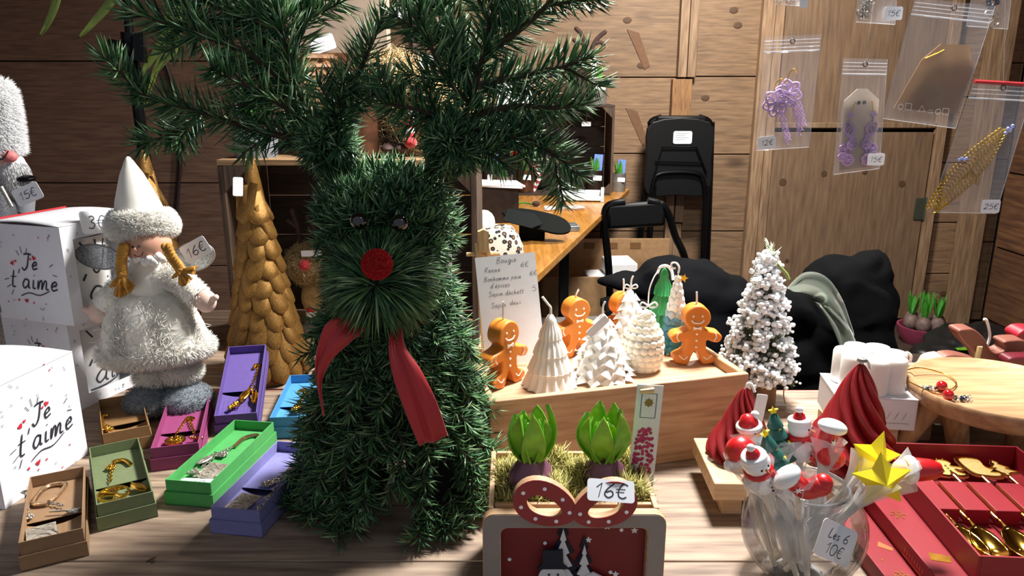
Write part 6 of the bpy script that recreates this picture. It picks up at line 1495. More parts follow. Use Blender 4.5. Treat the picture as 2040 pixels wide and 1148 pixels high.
# ================================================================ round footed tray
TRW = wood('tray_wood', '#8f6b48', '#ad8660', '#c29d75', 'X', 1.0, .5, False, .7, .12)
tx, ty, tr, tz = .772, 1.112, .132, .962
ty_ = thing('round_tray', 'round wooden footed tray at the right with bead charms on it', 'tray', (tx, ty, TT), .4)
th_ = tz-TT
MB().lathe([(0, th_-.032), (tr*.9, th_-.032), (tr*.97, th_-.026), (tr, th_-.012), (tr, th_-.002), (tr*.985, th_), (tr*.955, th_-.001), (tr*.9, th_-.008), (0, th_-.009)], 56).build('dish', TRW, ty_, smooth=50)
TRZ = wood('tray_leg', '#8f6b48', '#b08a62', '#c59d72', 'Z', 1.2, .5, False, .7, .12)
ty_.rotation_euler = (0, 0, 0)
for tp, ft in (((.675, 1.12), P(1786, 893)), ((.705, 1.11), P(1908, 897)), ((.81, 1.11), P(2025, 897)), ((.84, 1.06), Vector((.87, 1.02, 0)))):
    MB().tube([(tp[0]-tx, tp[1]-ty, th_-.03), (ft.x-tx, ft.y-ty, .001)], [.02, .017], 18).build('leg', TRZ, ty_)
REDB = mat('red_bead', '#a8141a', .08, .1, var=.03, coat=1)
for i, (lab, px, py, ring) in enumerate((('hoop earring with red bead and dark stones, at the back of tray', 1876, 770, [(1795, 742), (1830, 733), (1880, 745), (1905, 762), (1895, 776), (1878, 772)]), ('hoop earring with red bead and dark stones, nearer the tray rim', 1889, 788, [(1810, 760), (1830, 770), (1860, 784), (1885, 786)]))):
    zz = tz-.008; q = P(px, py, zz+.008); e = thing('bead_earring', lab, 'earring', (q.x, q.y, zz)); el = lambda p, z=.004: P(p[0], p[1], zz+.004)-e.location
    MB().sphere((0, 0, .0085), .0085, 16, 12).build('bead', REDB, e)
    pts = [P(a, b_, tz+.004 if a < 1838 else zz+.003)-e.location for a, b_ in ring]; MB().tube(catmull(pts, 6), .0011, 6).build('hoop', GOLDJ, e)
    b = MB(); R = random.Random(i); sx = -1 if i == 0 else 1
    for j in range(16): b.torus(R.uniform(.002, .0035), .0006, TR((sx*(.008+.028*R.random()) , R.uniform(-.006, .006), .003+R.random()*.003), (R.uniform(-.7, .7), R.uniform(-.7, .7), 0)), 9, 5)
    b.build('chain', SILV, e)
    b = MB()
    for j in range(9): b.sphere((sx*(.008+.024*R.random()), R.uniform(-.006, .006), .004), R.uniform(.0016, .003), 7, 5)
    b.build('dark_stones', mat('dark_stone', '#1c2436', .2, .2), e)
# ================================================================ antler candles behind the tray
BRW = mat('brown_wax', '#7d4c3e', .42, var=.08, sss=.15); PKW = mat('pink_wax', '#c9a294', .42, var=.05, sss=.15); CRW = mat('crimson_wax', '#a3202f', .4, var=.08, sss=.1); DKR = mat('dark_red_wax', '#5e1420', .42, var=.1)
def reindeer_candle(label, mm, y, outline, z0, th, cord=None, wk=None, group=None, base=None):
    zf = z0; c = D(*outline[0], y); pts = [D(a, b_, y) for a, b_ in outline]; loc = Vector((sum(p.x for p in pts)/len(pts), y, z0)); t = thing('reindeer_candle', label, 'candle', loc)
    pl = [tuple(q[:2]) for q in catmull([((p-loc).x, (p-loc).z, 0) for p in pts], 4, True)]; pl = [(a, max(0, b_)) for a, b_ in pl]
    MB().prism(pl, -th/2, th/2, TR((0, 0, 0), (pi/2, 0, 0))).build('wax_body', mm, t, bev=.003, smooth=40)
    if wk: MB().tube(catmull([D(a, b_, y)-loc for a, b_ in wk], 4), .0026, 6).build('wick', WICKM, t)
    if cord:
        cc = [D(a, b_, y-th/2-.002)-loc for a, b_ in cord]; MB().tube(catmull(cc, 4), .005, 8).build('cord', mat('straw_cord', '#d9c28f', .7, var=.2), t)
    return t
yb = 1.345; rz = TT
def sup(label, px0, px1, zt, y):
    x0, x1 = D(px0, 700, y).x, D(px1, 700, y).x; o = thing('candle_block', label, 'block', ((x0+x1)/2, y, TT)); MB().box((0, 0, (zt-TT)/2), (x1-x0, .07, zt-TT)).build('block', RIS, o, bev=.002); MB().box((0, 0, .004), (x1-x0+.01, .074, .008)).build('foot', RIS, o, bev=.001); return o
zb = D(1950, 738, yb).z
sup('plain wood block behind the tray under the antler candles', 1880, 2120, zb-.001, yb)
reindeer_candle('brown antler-shaped candle with white wick behind the round tray', BRW, yb, [(1950, 736), (1935, 700), (1910, 675), (1898, 655), (1915, 650), (1932, 652), (1950, 668), (1962, 690), (1975, 697), (1992, 690), (1988, 676), (2010, 672), (2032, 674), (2036, 690), (2015, 700), (1990, 712), (1990, 725), (2005, 730), (2000, 738), (1975, 738)], zb, .035, [(1946, 716), (1952, 690)], [(1965, 692), (1972, 670), (1966, 640), (1960, 636)])
reindeer_candle('crimson wax candle at the right edge behind the tray', CRW, yb+.03, [(2022, 690), (2013, 665), (2020, 655), (2035, 650), (2060, 655), (2070, 690), (2060, 738), (2030, 738)], zb, .04)
o = reindeer_candle('flat brown wax candle lying behind the round tray', BRW, yb-.055, [(1862, 722), (1872, 706), (1895, 702), (1925, 708), (1942, 716), (1940, 730), (1890, 732)], D(1890, 731, yb-.055).z, .03)
sup('plain wood block under the flat brown candle', 1860, 1945, o.location.z-.001, yb-.055)
o = reindeer_candle('pale pink antler candle between white flower candle and tray', PKW, 1.285, [(1800, 735), (1796, 722), (1808, 720), (1830, 728), (1842, 712), (1858, 706), (1872, 706), (1872, 722), (1862, 732), (1846, 738), (1830, 745)], D(1830, 744, 1.285).z, .03, None, [(1812, 722), (1815, 710), (1808, 703), (1803, 704)])
sup('plain wood block under the pale pink antler candle', 1795, 1850, o.location.z-.001, 1.285)
o = reindeer_candle('dark red wax bowl candle at the right edge behind the tray', DKR, yb-.05, [(1998, 712), (2030, 706), (2080, 712), (2090, 738), (2060, 752), (2010, 738)], D(2040, 750, yb-.05).z, .03); sup('plain wood block under the dark red candle', 2000, 2085, o.location.z-.001, yb-.05)
# ================================================================ red cutlery boxes
RBX = mat('box_crimson', '#8a1722', .5, var=.05, spec=.4)
ra = radians(-3.6); zc = TT; bh = .0262
FLk = P(1949, 1122, TT+3*bh); BLk = P(1750, 891, TT+3*bh)
ra = atan2(BLk.y-FLk.y, BLk.x-FLk.x)-pi/2; RLn = (BLk-FLk).length; RWd = .19
fo = mat('gold_foil', '#d9a441', .3, .9, var=.3)
def snowflake(s, m=None):
    l = []
    for j in range(6):
        a = j*pi/3; l.append([(0, 0), (s*cos(a), s*sin(a))]); 
        for q in (.5, .75): 
            for sg in (-.5, .5): l.append([(s*q*cos(a), s*q*sin(a)), (s*q*cos(a)+s*.25*cos(a+sg*1.6), s*q*sin(a)+s*.25*sin(a+sg*1.6))])
    return l
for i, (lab, off, da) in enumerate((('closed red cutlery box with gold snowflakes at the bottom of stack', (-.07, -.02), .09), ('closed red cutlery box with gold lettering, second in stack', (-.036, -.012), .045))):
    q = Vector((FLk.x, FLk.y, 0))+Vector((off[0], off[1], 0)); t = thing('cutlery_box', lab, 'box', (q.x, q.y, TT+i*bh), ra+da, 'red cutlery boxes')
    MB().box((RWd/2, RLn/2, .012), (RWd-.003, RLn-.003, .023)).build('tray', RBX, t, bev=.0008); MB().box((RWd/2, RLn/2, .0165), (RWd, RLn, .019)).build('lid', RBX, t, bev=.001)
    if i == 0:
        for x, y_, s in ((.018, .17, .011), (.02, .07, .009), (.03, .23, .006)): ink('gold_snowflake', [[(x+a, y_+b_) for a, b_ in l] for l in snowflake(s)], .0011, fo, t, (0, 0, .0262), n=1)
        for x, y_ in ((.014, .2), (.03, .12), (.012, .1), (.022, .04)): MB().prism([(x+.0015*cos(j), y_+.0015*sin(j)) for j in range(6)], .026, .0265).build('gold_dot', fo, t, smooth=0)
        MB().prism([(.02, .128), (.034, .118), (.037, .124), (.026, .138)], .026, .0265).build('printed_gift', mat('print_orange', '#d8642a', .5), t, smooth=0)
    else:
        ink('gold_lettering', [[(.14+j*.006, .008), (.14+j*.006, .014)] for j in range(8)]+[[(.135, .004), (.2, .004)]], .0012, fo, t, (-.0002, RLn*.85, .003), (pi/2, 0, -pi/2))
        for x, y_, s in ((.016, .15, .01),): ink('gold_snowflake', [[(x+a, y_+b_) for a, b_ in l] for l in snowflake(s)], .0011, fo, t, (0, 0, .0262), n=1)
        MB().prism([(.01, .055), (.03, .05), (.036, .062), (.014, .07)], .026, .0265).build('printed_gift', fo, t, smooth=0)
ot = thing('cutlery_tray', 'open red box of gold spoons on top of the stack', 'box', (FLk.x, FLk.y, TT+2*bh+.0005), ra, 'red cutlery boxes')
oh = .034; th2 = .003
MB().box((RWd/2, RLn/2, .0015), (RWd, RLn, .003)).build('bottom', RBX, ot)
for nm, c, d in (('side_wall', (th2/2, RLn/2, oh/2), (th2, RLn, oh)), ('side_wall', (RWd-th2/2, RLn/2, oh/2), (th2, RLn, oh)), ('end_wall', (RWd/2, th2/2, oh/2), (RWd-2*th2, th2, oh)), ('end_wall', (RWd/2, RLn-th2/2, oh/2), (RWd-2*th2, th2, oh))): MB().box((0, 0, 0), d).build(nm, RBX, ot, c, bev=.0006)
pw_ = (RWd-2*th2-.002)/5; y0_, y1_ = RLn*.42, RLn*.68
for j in range(5): MB().box((0, 0, 0), (pw_-.006, y1_-y0_, .02)).build('slot_block', RBX, ot, (th2+.001+pw_*(j+.5), (y0_+y1_)/2, .003+.01), bev=.001)
MB().box((RWd/2, (y0_+y1_)/2, .004), (RWd-2*th2, y1_-y0_-.004, .003)).build('slot_floor', RBX, ot)
GS = mat('polished_gold', '#d8a94a', .12, 1, var=.05); GSM = mat('satin_gold', '#dcc07a', .4, .45, var=.12, scale=200)
def spoon(label, j, kind):
    x = th2+.001+pw_*j; base = ot.matrix_basis @ Vector((x, 0, .004)); t = thing('spoon', label, 'spoon', base, ra, 'gold spoons in the open red box')
    yc = RLn*.2
    # bowl
    v, f = [], []; n, m_ = 8, 18
    for i in range(n+1):
        r = i/n
        for q in range(m_): a = 2*pi*q/m_; v.append((.0175*r*cos(a)*(1-.15*sin(a)), yc+.031*r*sin(a), .012-.009*(1-r*r)+.004*(r if sin(a) > 0 else 0)*sin(a)))
    for i in range(n):
        for q in range(m_): f.append((i*m_+q, i*m_+(q+1) % m_, (i+1)*m_+(q+1) % m_, (i+1)*m_+q))
    b = MB(); b.add(v, f); o = solid(b, 'bowl', GS, t, .0012)
    b = MB(); b.tube(catmull([(0, yc+.028, .011), (0, yc+.042, .014), (0, y0_, .013), (0, y1_, .013), (0, RLn*.78, .013)], 6), [.0045, .004, .0035, .003, .0026, .0022]+[.002]*19, 8); b.build('handle', GS, t)
    hz = .0115; M0 = TR((0, RLn*.8, hz))
    sh = None
    if kind == 'star': sh = [tuple(q) for q in star2(.022, 5, .42)]; sh = [(a, b_+.018) for a, b_ in sh]
    elif kind == 'ginger':
        out = [(0, .25), (.07, .13), (.11, .02), (.2, .0), (.33, .05), (.34, .14), (.2, .22), (.17, .3), (.17, .42), (.26, .39), (.36, .38), (.42, .46), (.36, .54), (.22, .57), (.12, .62), (.19, .7), (.215, .8), (.17, .92), (.08, .985), (0, 1)]
        sh = [tuple(q[:2]) for q in catmull([(a*.055, b_*.052-.012, 0) for a, b_ in out+[(-x, z) for x, z in reversed(out[1:-1])]], 3, True)]
    elif kind == 'stocking': sh = [tuple(q[:2]) for q in catmull([(-.012, .045, 0), (.018, .045, 0), (.018, .02, 0), (.03, .006, 0), (.026, -.01, 0), (.0, -.008, 0), (-.012, .004, 0)], 4, True)]
    elif kind == 'tree': sh = [(a, b_-.006) for a, b_ in firshape(.05, .04, 3)]
    cx, cy = sum(p[0] for p in sh)/len(sh), sum(p[1] for p in sh)/len(sh)
    hd = MB().prism(sh, 0, .0025, M0).build('ornament', GSM, t, bev=.0005, smooth=0)
    inn = [(cx+(a-cx)*.84, cy+(b_-cy)*.84) for a, b_ in sh]; MB().ring(sh, inn, .0025, .0036, M0).build('raised_edge', GS, hd, smooth=0)
    if kind == 'ginger':
        for a, b_ in ((-.004, .036), (.004, .036), (0, .018), (0, .011), (0, .004)): MB().sphere((a, RLn*.8+b_, hz+.003), .0016, 8, 6).build('dot', GS, hd)
    return t
spoon('gold spoon with small tree end at the left of the red box', .42, 'tree'); spoon('gold spoon with five-pointed star end in the red box', 1, 'star'); spoon('gold spoon with gingerbread man end in the red box', 2, 'ginger'); spoon('gold spoon with stocking end in the red box', 3, 'stocking'); spoon('gold spoon with tree end at the right wall of the red box', 4, 'tree')
# ================================================================ glass bowl of pens
GLS = film('clear_glass', (.98, .99, .99, 1), .02, .38, .02)
gx, gy = .352, .805
gb = thing('glass_bowl', 'round clear glass bowl holding novelty pens, front right', 'bowl', (gx, gy, TT)); r = .073; prof = []
for i in range(15): a = -pi/2*.86+(pi/2*.86+.86)*i/14; prof.append((r*cos(a), .066+r*sin(a)))
rim_r, rim_z = prof[-1]
inner = [(max(.001, a-.0022) if j else .0, b_+(.003 if j < 3 else 0)) for j, (a, b_) in enumerate(prof)]
MB().lathe([(0, prof[0][1]-.0)]+prof, 56).build('bowl_outside', GLS, gb, smooth=80); MB().torus(rim_r-.001, .002, TR((0, 0, rim_z)), 56, 8).build('rim', film('glass_edge', (.95, .97, .97, 1), .12, 1., .03), gb)
MB().lathe([(.028, .0), (.03, .002), (.026, .004), (0, .005)], 32).build('base', MATS['glass_edge'], gb)
ck = card(gb, .062, .042, 'Les 6', D(1666, 1082, gy-.066)-gb.location, (pi/2-.25, .55, .35), size=.011, two='10€')
CELL = film('film_cellophane', (1, 1, 1, 1), .34, .35, .15)
PKR = mat('toy_red', '#c4161c', .35, var=.04, coat=.3); PKWh = mat('toy_white', '#f0f1f2', .35, var=.02, coat=.3); PKG = mat('toy_green', '#1c5b52', .4, var=.05, coat=.2); PKY = mat('toy_yellow', '#f2dc1e', .4, var=.04); PKS = mat('toy_skin', '#ecc2a2', .45)
STK = mat('pen_white', '#e8e2d2', .35, var=.04)
def pen(label, px, py, dy, base, kind, roll=0, s=.024, wrap=True, tilt=None):
    head = D(px, py, gy+dy); foot = Vector((gx+base[0], gy+base[1], TT+.012)); t = thing('novelty_pen', label, 'pen', foot, 0, 'novelty pens in the glass bowl')
    h = head-foot; L = h.length; MB().tube([Vector((0, 0, 0)), h*.97], [.0035, .004], 10).build('pen_barrel', STK, t)
    up = h.normalized()
    if tilt is not None: up = Vector(tilt).normalized()
    X_ = Vector((1, 0, 0)); X_ = (X_-up*X_.dot(up)).normalized(); Y_ = up.cross(X_); M0 = Matrix((X_, Y_, up)).transposed().to_4x4(); M0 = Matrix.Translation(h) @ M0 @ rotm(0, 0, roll) @ Matrix.Diagonal((s, s, s, 1))
    def part(nm, b, m, parent=t, sm=60): o = b.build(nm, m, parent, smooth=sm); o.matrix_local = M0; return o
    def mk(): return MB()
    if kind == 'snowman':
        part('body', mk().sphere((0, 0, -.75), (.78, .7, .8)), PKWh); part('head', mk().sphere((0, -.05, .5), (.68, .64, .62)), PKWh)
        part('scarf', mk().torus(.52, .2, TR((0, 0, -.02)), 20, 8).tube([(.3, -.5, -.05), (.45, -.7, -.5), (.5, -.68, -.8)], .15, 8), PKR); part('hat_brim', mk().torus(.45, .18, TR((0, 0, .88)), 20, 8), PKWh); part('hat', mk().lathe([(.4, .88), (.3, 1.2), (.08, 1.42), (0, 1.45)], 14), PKR); part('hat_pompom', mk().sphere((0, 0, 1.5), .2, 10, 8), PKWh)
        for x in (-.2, .2): part('eye', mk().sphere((x, -.62, .55), .07, 8, 6), INK)
        part('nose', mk().tube([(0, -.6, .45), (0, -.9, .42)], [.09, .02], 8), MATS['carrot'])
        for z in (-.45, -.75, -1.0): part('button', mk().sphere((0, -.7, z), .06, 8, 6), INK)
    elif kind == 'santa':
        part('body', mk().lathe([(0, -1.3), (.5, -1.25), (.62, -.7), (.45, -.2), (0, -.1)], 16), PKR); part('face', mk().sphere((0, -.05, .35), (.58, .54, .52)), PKS); part('beard', mk().sphere((0, -.3, .0), (.5, .36, .48)), PKWh); part('nose', mk().sphere((0, -.6, .32), .12, 8, 6), PKS)
        part('hat_brim', mk().torus(.5, .17, TR((0, 0, .62), (.15, 0, 0)), 20, 8), PKWh); part('hat', mk().lathe([(.52, .62), (.5, .85), (.3, 1.2), (0, 1.3)], 16), PKR); part('hat_pompom', mk().sphere((.35, -.2, 1.15), .22, 10, 8), PKWh)
        for x in (-.2, .2): part('eye', mk().sphere((x, -.55, .45), .06, 8, 6), INK)
    elif kind == 'hat':
        part('face', mk().sphere((0, 0, -.5), (.5, .5, .42)), PKS); part('hat_brim', mk().torus(.5, .24, TR((0, 0, -.05)), 22, 8), PKWh); part('hat', mk().lathe([(.56, -.05), (.6, .3), (.52, 1.0), (.36, 1.4), (0, 1.5)], 18), PKR)
    elif kind == 'cap':
        part('hat', mk().sphere((0, 0, .3), (.75, .7, .7)), PKR); part('hat_brim', mk().torus(.6, .2, TR((0, 0, -.1)), 22, 8), PKWh); part('hat_pompom', mk().sphere((-.75, -.2, -.15), .3, 10, 8), PKWh); part('face', mk().sphere((0, -.05, -.4), (.52, .5, .45)), PKS)
    elif kind == 'tree':
        for j, (rr, z) in enumerate(((.95, -1.1), (.78, -.5), (.6, .1), (.42, .65))): part('tier', mk().lathe([(0, z+.02), (rr*.7, z-.04), (rr, z), (rr*.92, z+.12), (rr*.35, z+.72), (0, z+.75)], 18), PKG)
        R_ = random.Random(2)
        for j in range(12): a = j*2.4; zz = -1.0+j*.16; rr = .92*(1-(zz+1.1)/2.6); part('bauble', mk().sphere((rr*cos(a), rr*sin(a), zz), .09, 8, 6), PKY)
        part('star', mk().prism(star2(.26), -.07, .07, TR((0, 0, 1.5), (pi/2, 0, 0))), PKY, sm=0)
    elif kind == 'stocking':
        part('boot', mk().tube(catmull([(0, 0, .5), (0, 0, -.3), (.12, 0, -.8), (.6, 0, -1.0), (.95, 0, -.98)], 5), [.42]*6+[.46]*8+[.5]*4+[.47, .42, .3], 14), PKR); part('cuff', mk().sphere((0, 0, .55), (.72, .55, .34)), PKWh)
        part('snow_mark', mk().prism(star2(.22, 6, .35), 0, .03, TR((.0, -.44, -.05), (pi/2, 0, 0))), PKWh, sm=0); part('toe', mk().sphere((.85, 0, -.98), (.42, .43, .42)), PKR)
    elif kind == 'star':
        b = mk(); o_ = star2(1.25, 5, .52); n = len(o_); v = [(a, 0, b_) for a, b_ in o_]+[(0, -.55, 0), (0, .55, 0)]; f = [((i+1) % n, i, n) for i in range(n)]+[(i, (i+1) % n, n+1) for i in range(n)]; b.add(v, f); o = part('star', b, PKY, sm=0)
    if wrap:
        b = MB(); v, f = [], []; nz, na = 7, 16; R_ = random.Random(px)
        for i in range(nz+1):
            u = i/nz; c = h*(.15+.85*u) if u < .72 else h*(.15+.85*u)+up*0; rr = .006+.004*sin(u*6)+(.016*max(0, u-.6)/.4)
            for j in range(na): a = 2*pi*j/na; q = rr*(1+.35*sin(a*4+u*3+px)+R_.uniform(-.1, .1)); v.append(c+X_*q*cos(a)+Y_*q*sin(a))
        for i in range(nz):
            for j in range(na): f.append((i*na+j, i*na+(j+1) % na, (i+1)*na+(j+1) % na, (i+1)*na+j))
        b.add(v, f); b.build('cellophane', CELL, t, smooth=40)
    return t
pen('pen topped with a white-bearded santa bust behind the green trees', 1497, 872, .03, (-.02, .02), 'santa', .5)
pen('pen topped with a red cap at the far left of the bowl', 1478, 908, -.005, (-.03, .0), 'cap', .1, .024)
pen('pen topped with a snowman in red scarf leaning left in front', 1510, 935, -.045, (-.01, -.02), 'snowman', .5, .0235, tilt=(-.35, -.25, .8))
pen('pen topped with a green tree and yellow star, at the back', 1547, 872, .035, (.0, .03), 'tree', 0, .0235)
pen('pen topped with a green tree, tilted in front of another', 1537, 912, -.005, (-.01, .0), 'tree', .5, .024, tilt=(-.32, -.15, .9))
pen('pen topped with an upright snowman with red hat, at the back', 1592, 868, .035, (.01, .03), 'snowman', .75, .0225)
pen('pen topped with a red stocking wrapped in cellophane, right of snowman', 1650, 872, .01, (.02, .02), 'stocking', .2, .026, tilt=(.25, 0, .95))
pen('pen topped with a red stocking lying over the front rim', 1583, 962, -.06, (.0, -.03), 'stocking', .0, .0245, tilt=(-.75, -.2, .62))
pen('pen topped with a yellow star, the upper of two', 1742, 912, .0, (-.02, .0), 'star', .15, .0275, tilt=(.25, .1, .9))
pen('pen topped with a yellow star, the lower of two', 1757, 957, -.035, (-.02, -.01), 'star', -.1, .0275, tilt=(-.1, .1, .9))
pen('pen topped with a red santa hat pointing right over the red box', 1815, 936, -.015, (-.03, .01), 'hat', 0, .023, tilt=(1, -.05, .03))
# ================================================================ earrings in bags hanging on the right
rail = thing('display_rail', 'thin metal rail above the counter from which the bags hang', 'rail', (1.0, 1.2, 1.86))
MB().tube([(-2.0, 0, 0), (1.95, 0, 0)], .006, 8).build('rod', ZINC, rail); MB().tube([(-.9, 0, 0), (-.9, 0, .92)], .003, 6).build('hanger', ZINC, rail); MB().tube([(1.2, 0, 0), (1.2, 0, .92)], .003, 6).build('hanger', ZINC, rail)
BAG = film('film_bag', (.99, .99, 1, 1), .07, .45, .1); ZIP = film('film_zip', (1, 1, 1, 1), .25, .6, .1); REDZ = mat('zip_red', '#b03034', .4)
LIL = mat('lilac_thread', '#b697c4', .7, var=.15); GTH = mat('gold_thread', '#b8921f', .35, .7, var=.2); CARDB = mat('earring_card', '#b5a594', .7, var=.04); DKB = mat('dark_thread', '#1a1d2a', .5)
def bag(label, y, q4, zipcol=None, text=None, tagpos=None, board=None):
    """q4 = TL, TR, BR, BL in the photograph, at distance y"""
    cs = [D(a, b_, y) for a, b_ in q4]; org = (cs[2]+cs[3])/2; t = thing('earring_bag', label, 'bag', org, 0, 'zip bags of earrings hanging on the right')
    c = [p-org for p in cs]
    def at(u, v, dy=0): p = c[3].lerp(c[2], u).lerp(c[0].lerp(c[1], u), v); return Vector((p.x, dy, p.z))
    n, m_ = 8, 12
    for sg in (-1, 1):
        b = MB(); v = [at(i/n, j/m_, sg*(.0005+.006*sin(pi*i/n)**.6*sin(pi*min(1, j/m_*1.15))**.6)) for j in range(m_+1) for i in range(n+1)]
        b.add(v, [(j*(n+1)+i, j*(n+1)+i+1, (j+1)*(n+1)+i+1, (j+1)*(n+1)+i) for j in range(m_) for i in range(n)]); b.build('film', BAG, t, smooth=80)
    for k_, v_ in enumerate((.865, .9, .93, .96)): MB().tube([at(0, v_, -.001), at(1, v_, -.001)], .0013 if k_ == 0 else .0006, 6).build('zip_ridge', ZIP, t)
    if zipcol: MB().tube([at(0, .985, -.001), at(1, .985, -.001)], .0028, 6).build('red_line', zipcol, t)
    for u_ in (0, 1): MB().tube([at(u_, 0), at(u_, 1)], .0006, 5).build('side_seam', ZIP, t)
    MB().tube([at(0, 0), at(1, 0)], .0006, 5).build('bottom_seam', ZIP, t)
    hole = at(.5, .95, -.0015); MB().torus(.0035, .0007, TR(hole, (pi/2, 0, 0)), 14, 5).build('hole', DKB, t)
    top = Vector((hole.x, 0, 1.858-org.z)); MB().tube([hole, Vector((hole.x, 1.2-y, 1.858-org.z))], .0005, 5).build('thread', ZIP, t)
    if text: u, v = tagpos; card(t, .027, .019, text, at(u, v, -.009), (pi/2, .0 if u > .5 else -.12, 0), size=.008)
    if board:
        u0, u1, v0, v1 = board; pl = [(u0, v0), (u1, v0), (u1, v1-.1), (u1-.18*(u1-u0)*2, v1), (u0+.18*(u1-u0)*2, v1), (u0, v1-.1)]; pp = [at(a, b_) for a, b_ in pl]
        MB().prism([(p.x, p.z) for p in pp], -.0004, .0004, TR((0, 0, 0), (pi/2, 0, 0))).build('card', CARDB, t, smooth=0)
        for u in (.42, .58): MB().torus(.002, .0009, TR(at(u0+(u1-u0)*u, v1-.12, -.001), (pi/2, 0, 0)), 12, 5).build('card_hole', DKB, t)
    return t, at
def loopy(b, c, r, n=5, th=.0009, petal=.55, ph=0):
    for j in range(n):
        a = 2*pi*j/n+ph; e = c+Vector((cos(a), 0, sin(a)))*r; s_ = Vector((-sin(a), 0, cos(a)))*r*petal*.55
        b.tube(catmull([c, c.lerp(e, .45)+s_, e, c.lerp(e, .45)-s_, c], 4), th, 5)
        b.tube([c, c.lerp(e, .75)], th, 5)
    b.sphere(c, r*.2, 8, 6)
def earring(label, loc, mkb, m, hookpts=None):
    t = thing('lace_earring', label, 'earring', loc, 0, 'lace earrings in the hanging bags'); mkb(t); 
    if hookpts: MB().tube(catmull([Vector(p) for p in hookpts], 4), .0008, 6).build('hook', GOLDJ, t)
    return t
yb_ = 1.2
t, at = bag('clear zip bag with lilac flower earrings marked 12 euro', yb_, [(1523, 73), (1636, 68), (1612, 293), (1506, 300)], None, '12€', (.16, .07))
o0 = t.location.copy()
for lab, u, v, ph in (('lilac lace flower earring at left in the 12 euro bag', .3, .42, .3), ('lilac lace flower earring at right in the 12 euro bag', .52, .5, .8)):
    p = o0+at(u, v); dn = 1 if u < .4 else 1
    def mk(tt, ph=ph, u=u):
        b = MB(); loopy(b, Vector((0, -.001 if u < .4 else .001, 0)), .021, 6, .0016, .8, ph); b.build('flower', LIL, tt)
        for k_ in range(2 if u < .4 else 3):
            b = MB(); x0 = .006+.006*k_; pts = [Vector((x0+.0025*j+.0022*(1 if j % 2 else -1), 0, -.012-.0075*j)) for j in range(8-k_)]; b.tube(catmull(pts, 3), .0009, 5); pts2 = [Vector((x0+.0025*j-.0022*(1 if j % 2 else -1), .0004, -.012-.0075*j)) for j in range(8-k_)]; b.tube(catmull(pts2, 3), .0009, 5); b.build('braid', LIL, tt)
    earring(lab, p, mk, LIL, [(-.004, 0, .018), (-.002, -.001, .03), (.006, -.001, .036), (.01, 0, .03)])
t, at = bag('clear zip bag with lilac butterfly earrings on a grey card', yb_+.01, [(1680, 115), (1768, 118), (1752, 336), (1660, 348)], None, '15€', (.85, .1), (.1, .88, .03, .74))
o0 = t.location.copy()
for lab, u, sg in (('lilac lace earring with flowers at left on the grey card', .38, -1), ('lilac lace earring with flowers at right on the grey card', .62, 1)):
    p = o0+at(u, .4, -.003)
    def mk(tt, sg=sg):
        b = MB(); [b.tube(catmull([Vector((0, 0, .0)), Vector((sg*.014*(1-.2*j), 0, .008-.006*j)), Vector((sg*.016*(1-.2*j), 0, -.006-.004*j)), Vector((0, 0, -.014))], 4), .0014, 5) for j in range(5)]; b.build('wing', LIL, tt)
        for j, (x, z, r_) in enumerate(((sg*.012, -.033, .0095), (sg*.003, -.026, .008), (sg*.007, -.05, .009), (sg*.016, -.045, .007))): b = MB(); loopy(b, Vector((x, -.001*j, z)), r_, 7, .0013, .9, j); b.build('flower', LIL, tt)
        b = MB(); loopy(b, Vector((sg*.01, 0, .02)), .005, 4, .0008); b.tube([(sg*.01, 0, .015), (sg*.01, 0, .004)], .001, 5); b.build('link', LIL, tt)
    earring(lab, p, mk, LIL, [(sg*.008, 0, .024), (sg*.006, 0, .034), (sg*.004, 0, .04)])
t, at = bag('large clear zip bag with brown card and gold stud, recycling marks', yb_-.04, [(1824, -5), (1983, 12), (1904, 256), (1758, 236)], None, None, None, None)
pl = [(.12, .1), (.97, .12), (.99, .5), (.84, .68), (.48, .66), (.3, .52)]; pp = [at(a, b_, .002) for a, b_ in pl]
MB().prism([(p.x, p.z) for p in pp], -.0004, .0004, TR((0, .002, 0), (pi/2, 0, 0))).build('brown_card', mat('brown_card', '#80603e', .7, var=.08), t, smooth=0)
pr = []
for u in (.16, .66):
    p = at(u, .115); pr += [[(p.x+.004*cos(a*.9), p.z+.004*sin(a*.9)) for a in range(8)], [(p.x+.007, p.z-.004), (p.x+.016, p.z-.005), (p.x+.016, p.z+.004), (p.x+.007, p.z+.005), (p.x+.007, p.z-.004)]]
p = at(.44, .12); pr += [[(p.x-.005, p.z-.004), (p.x, p.z+.005), (p.x+.005, p.z-.004), (p.x-.005, p.z-.004)]]; p = at(.56, .12); pr += [[(p.x-.004, p.z-.004), (p.x+.004, p.z-.004)], [(p.x-.003, p.z), (p.x+.003, p.z)]]
ink('recycling_marks', pr, .0008, PAPER, t, (0, -.0075, 0), FM, n=1)
o0 = t.location.copy(); e = earring('thin gold stud earring in the large bag with brown card', o0+at(.42, .56, -.002), lambda tt: MB().tube([(-.012, 0, -.004), (.006, 0, .004), (.014, 0, .008)], .0011, 6).build('bar', GOLDJ, tt), GOLDJ); MB().sphere((-.008, 0, -.003), .002, 8, 6).build('clasp', GOLDJ, e)
t, at = bag('clear zip bag with red top line and gold lace earring', yb_-.1, [(1942, 158), (2062, 165), (1984, 425), (1852, 423)], REDZ, '25€', (.83, .06))
o0 = t.location.copy()
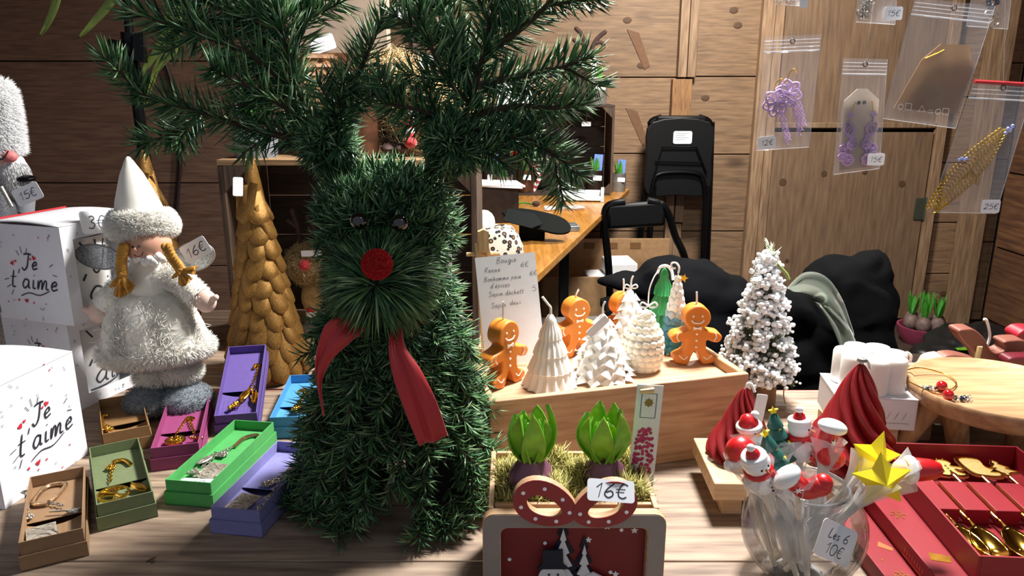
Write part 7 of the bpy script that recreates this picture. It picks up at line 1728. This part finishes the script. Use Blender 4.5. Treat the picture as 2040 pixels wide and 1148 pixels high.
def mk(tt):
    A, Bp = at(.02, .02)-at(.5, .3), at(.72, .62)-at(.5, .3)
    b = MB(); n = 26
    for j in range(n):
        u = j/(n-1); c = A.lerp(Bp, u); w = .013*(.35+.9*sin(pi*min(1, u*.95+.05))); d = (Bp-A).normalized(); s_ = Vector((d.z, 0, -d.x))
        b.tube(catmull([c-s_*w, c-s_*w*.3+d*.006, c+s_*w*.4-d*.004, c+s_*w, c+s_*w+d*.006, c-s_*w*.4+d*.01], 3), .0009, 5); b.torus(.0032, .0009, TR(c-s_*(w+.002), (pi/2, 0, 0)), 9, 5)
    b.build('lace', GTH, tt); b = MB(); q = A.lerp(Bp, .52)
    for j in range(7): b.tube(catmull([q, q+Vector((.006-.004*j+.01, 0, -.01)), q+Vector((.012-.0035*j+.004, 0, -.022+.002*j))], 3), .001, 5)
    b.build('side_lace', GTH, tt)
    b = MB(); 
    for j in range(4): b.sphere(Bp+Vector((.002+.003*j, -.002, .004*(j % 2)+.002*j)), .0028, 8, 6)
    for j in range(4): b.sphere(A.lerp(Bp, .55)+Vector((-.02+.0035*j, -.002, .012+.002*(j % 2))), .0025, 8, 6)
    b.build('crystal', mat('crystal_blue', '#aebcff', .05, .3), tt)
earring('long gold lace earring in the red-topped bag', o0+at(.5, .3, -.002), mk, GTH)
t, at = bag('small clear bag of pearls cut off at the top by the frame', yb_, [(1548, -110), (1612, -105), (1606, 13), (1544, 8)], None, '', None)
card(t, .012, .016, '', at(.85, .06, -.009), (pi/2, 0, 0)); o0 = t.location.copy()
earring('cluster of white pearl beads in the small cut-off bag', o0+at(.4, .1), lambda tt: [MB().sphere((-.012+.008*j, 0, .002*(j % 2)), .004, 10, 8).build('pearl', PKWh, tt) for j in range(4)], PKWh)
t, at = bag('clear bag with silver lace earring hanging at the top', yb_, [(1722, -170), (1796, -166), (1783, 49), (1705, 44)], None, '15€', (.87, .1)); o0 = t.location.copy()
def mk(tt):
    for j in range(4): b = MB(); loopy(b, Vector((.004*j-.006, 0, .016*j-.012)), .011, 6, .0009, .8, j); b.build('flower', SILV, tt)
earring('silver lace flower earring in the bag at the top', o0+at(.3, .18), mk, SILV)
t, at = bag('clear bag with dark beaded earring at the top right', yb_+.06, [(1965, -160), (2030, -155), (2008, 58), (1925, 52)], None, None, None); o0 = t.location.copy()
def mk(tt):
    b = MB()
    for j in range(16): b.sphere((random.uniform(-.008, .008), 0, .035-.003*j), .0042, 8, 6)
    b.build('dark_beads', DKB, tt); b = MB(); [b.torus(.005, .0012, TR((random.uniform(-.01, .01), -.002, -.018-.004*j), (1.2, j, 0)), 10, 5) for j in range(5)]; b.build('silver_links', SILV, tt)
earring('dark beaded earring with silver links at the top right', o0+at(.55, .25), mk, DKB)
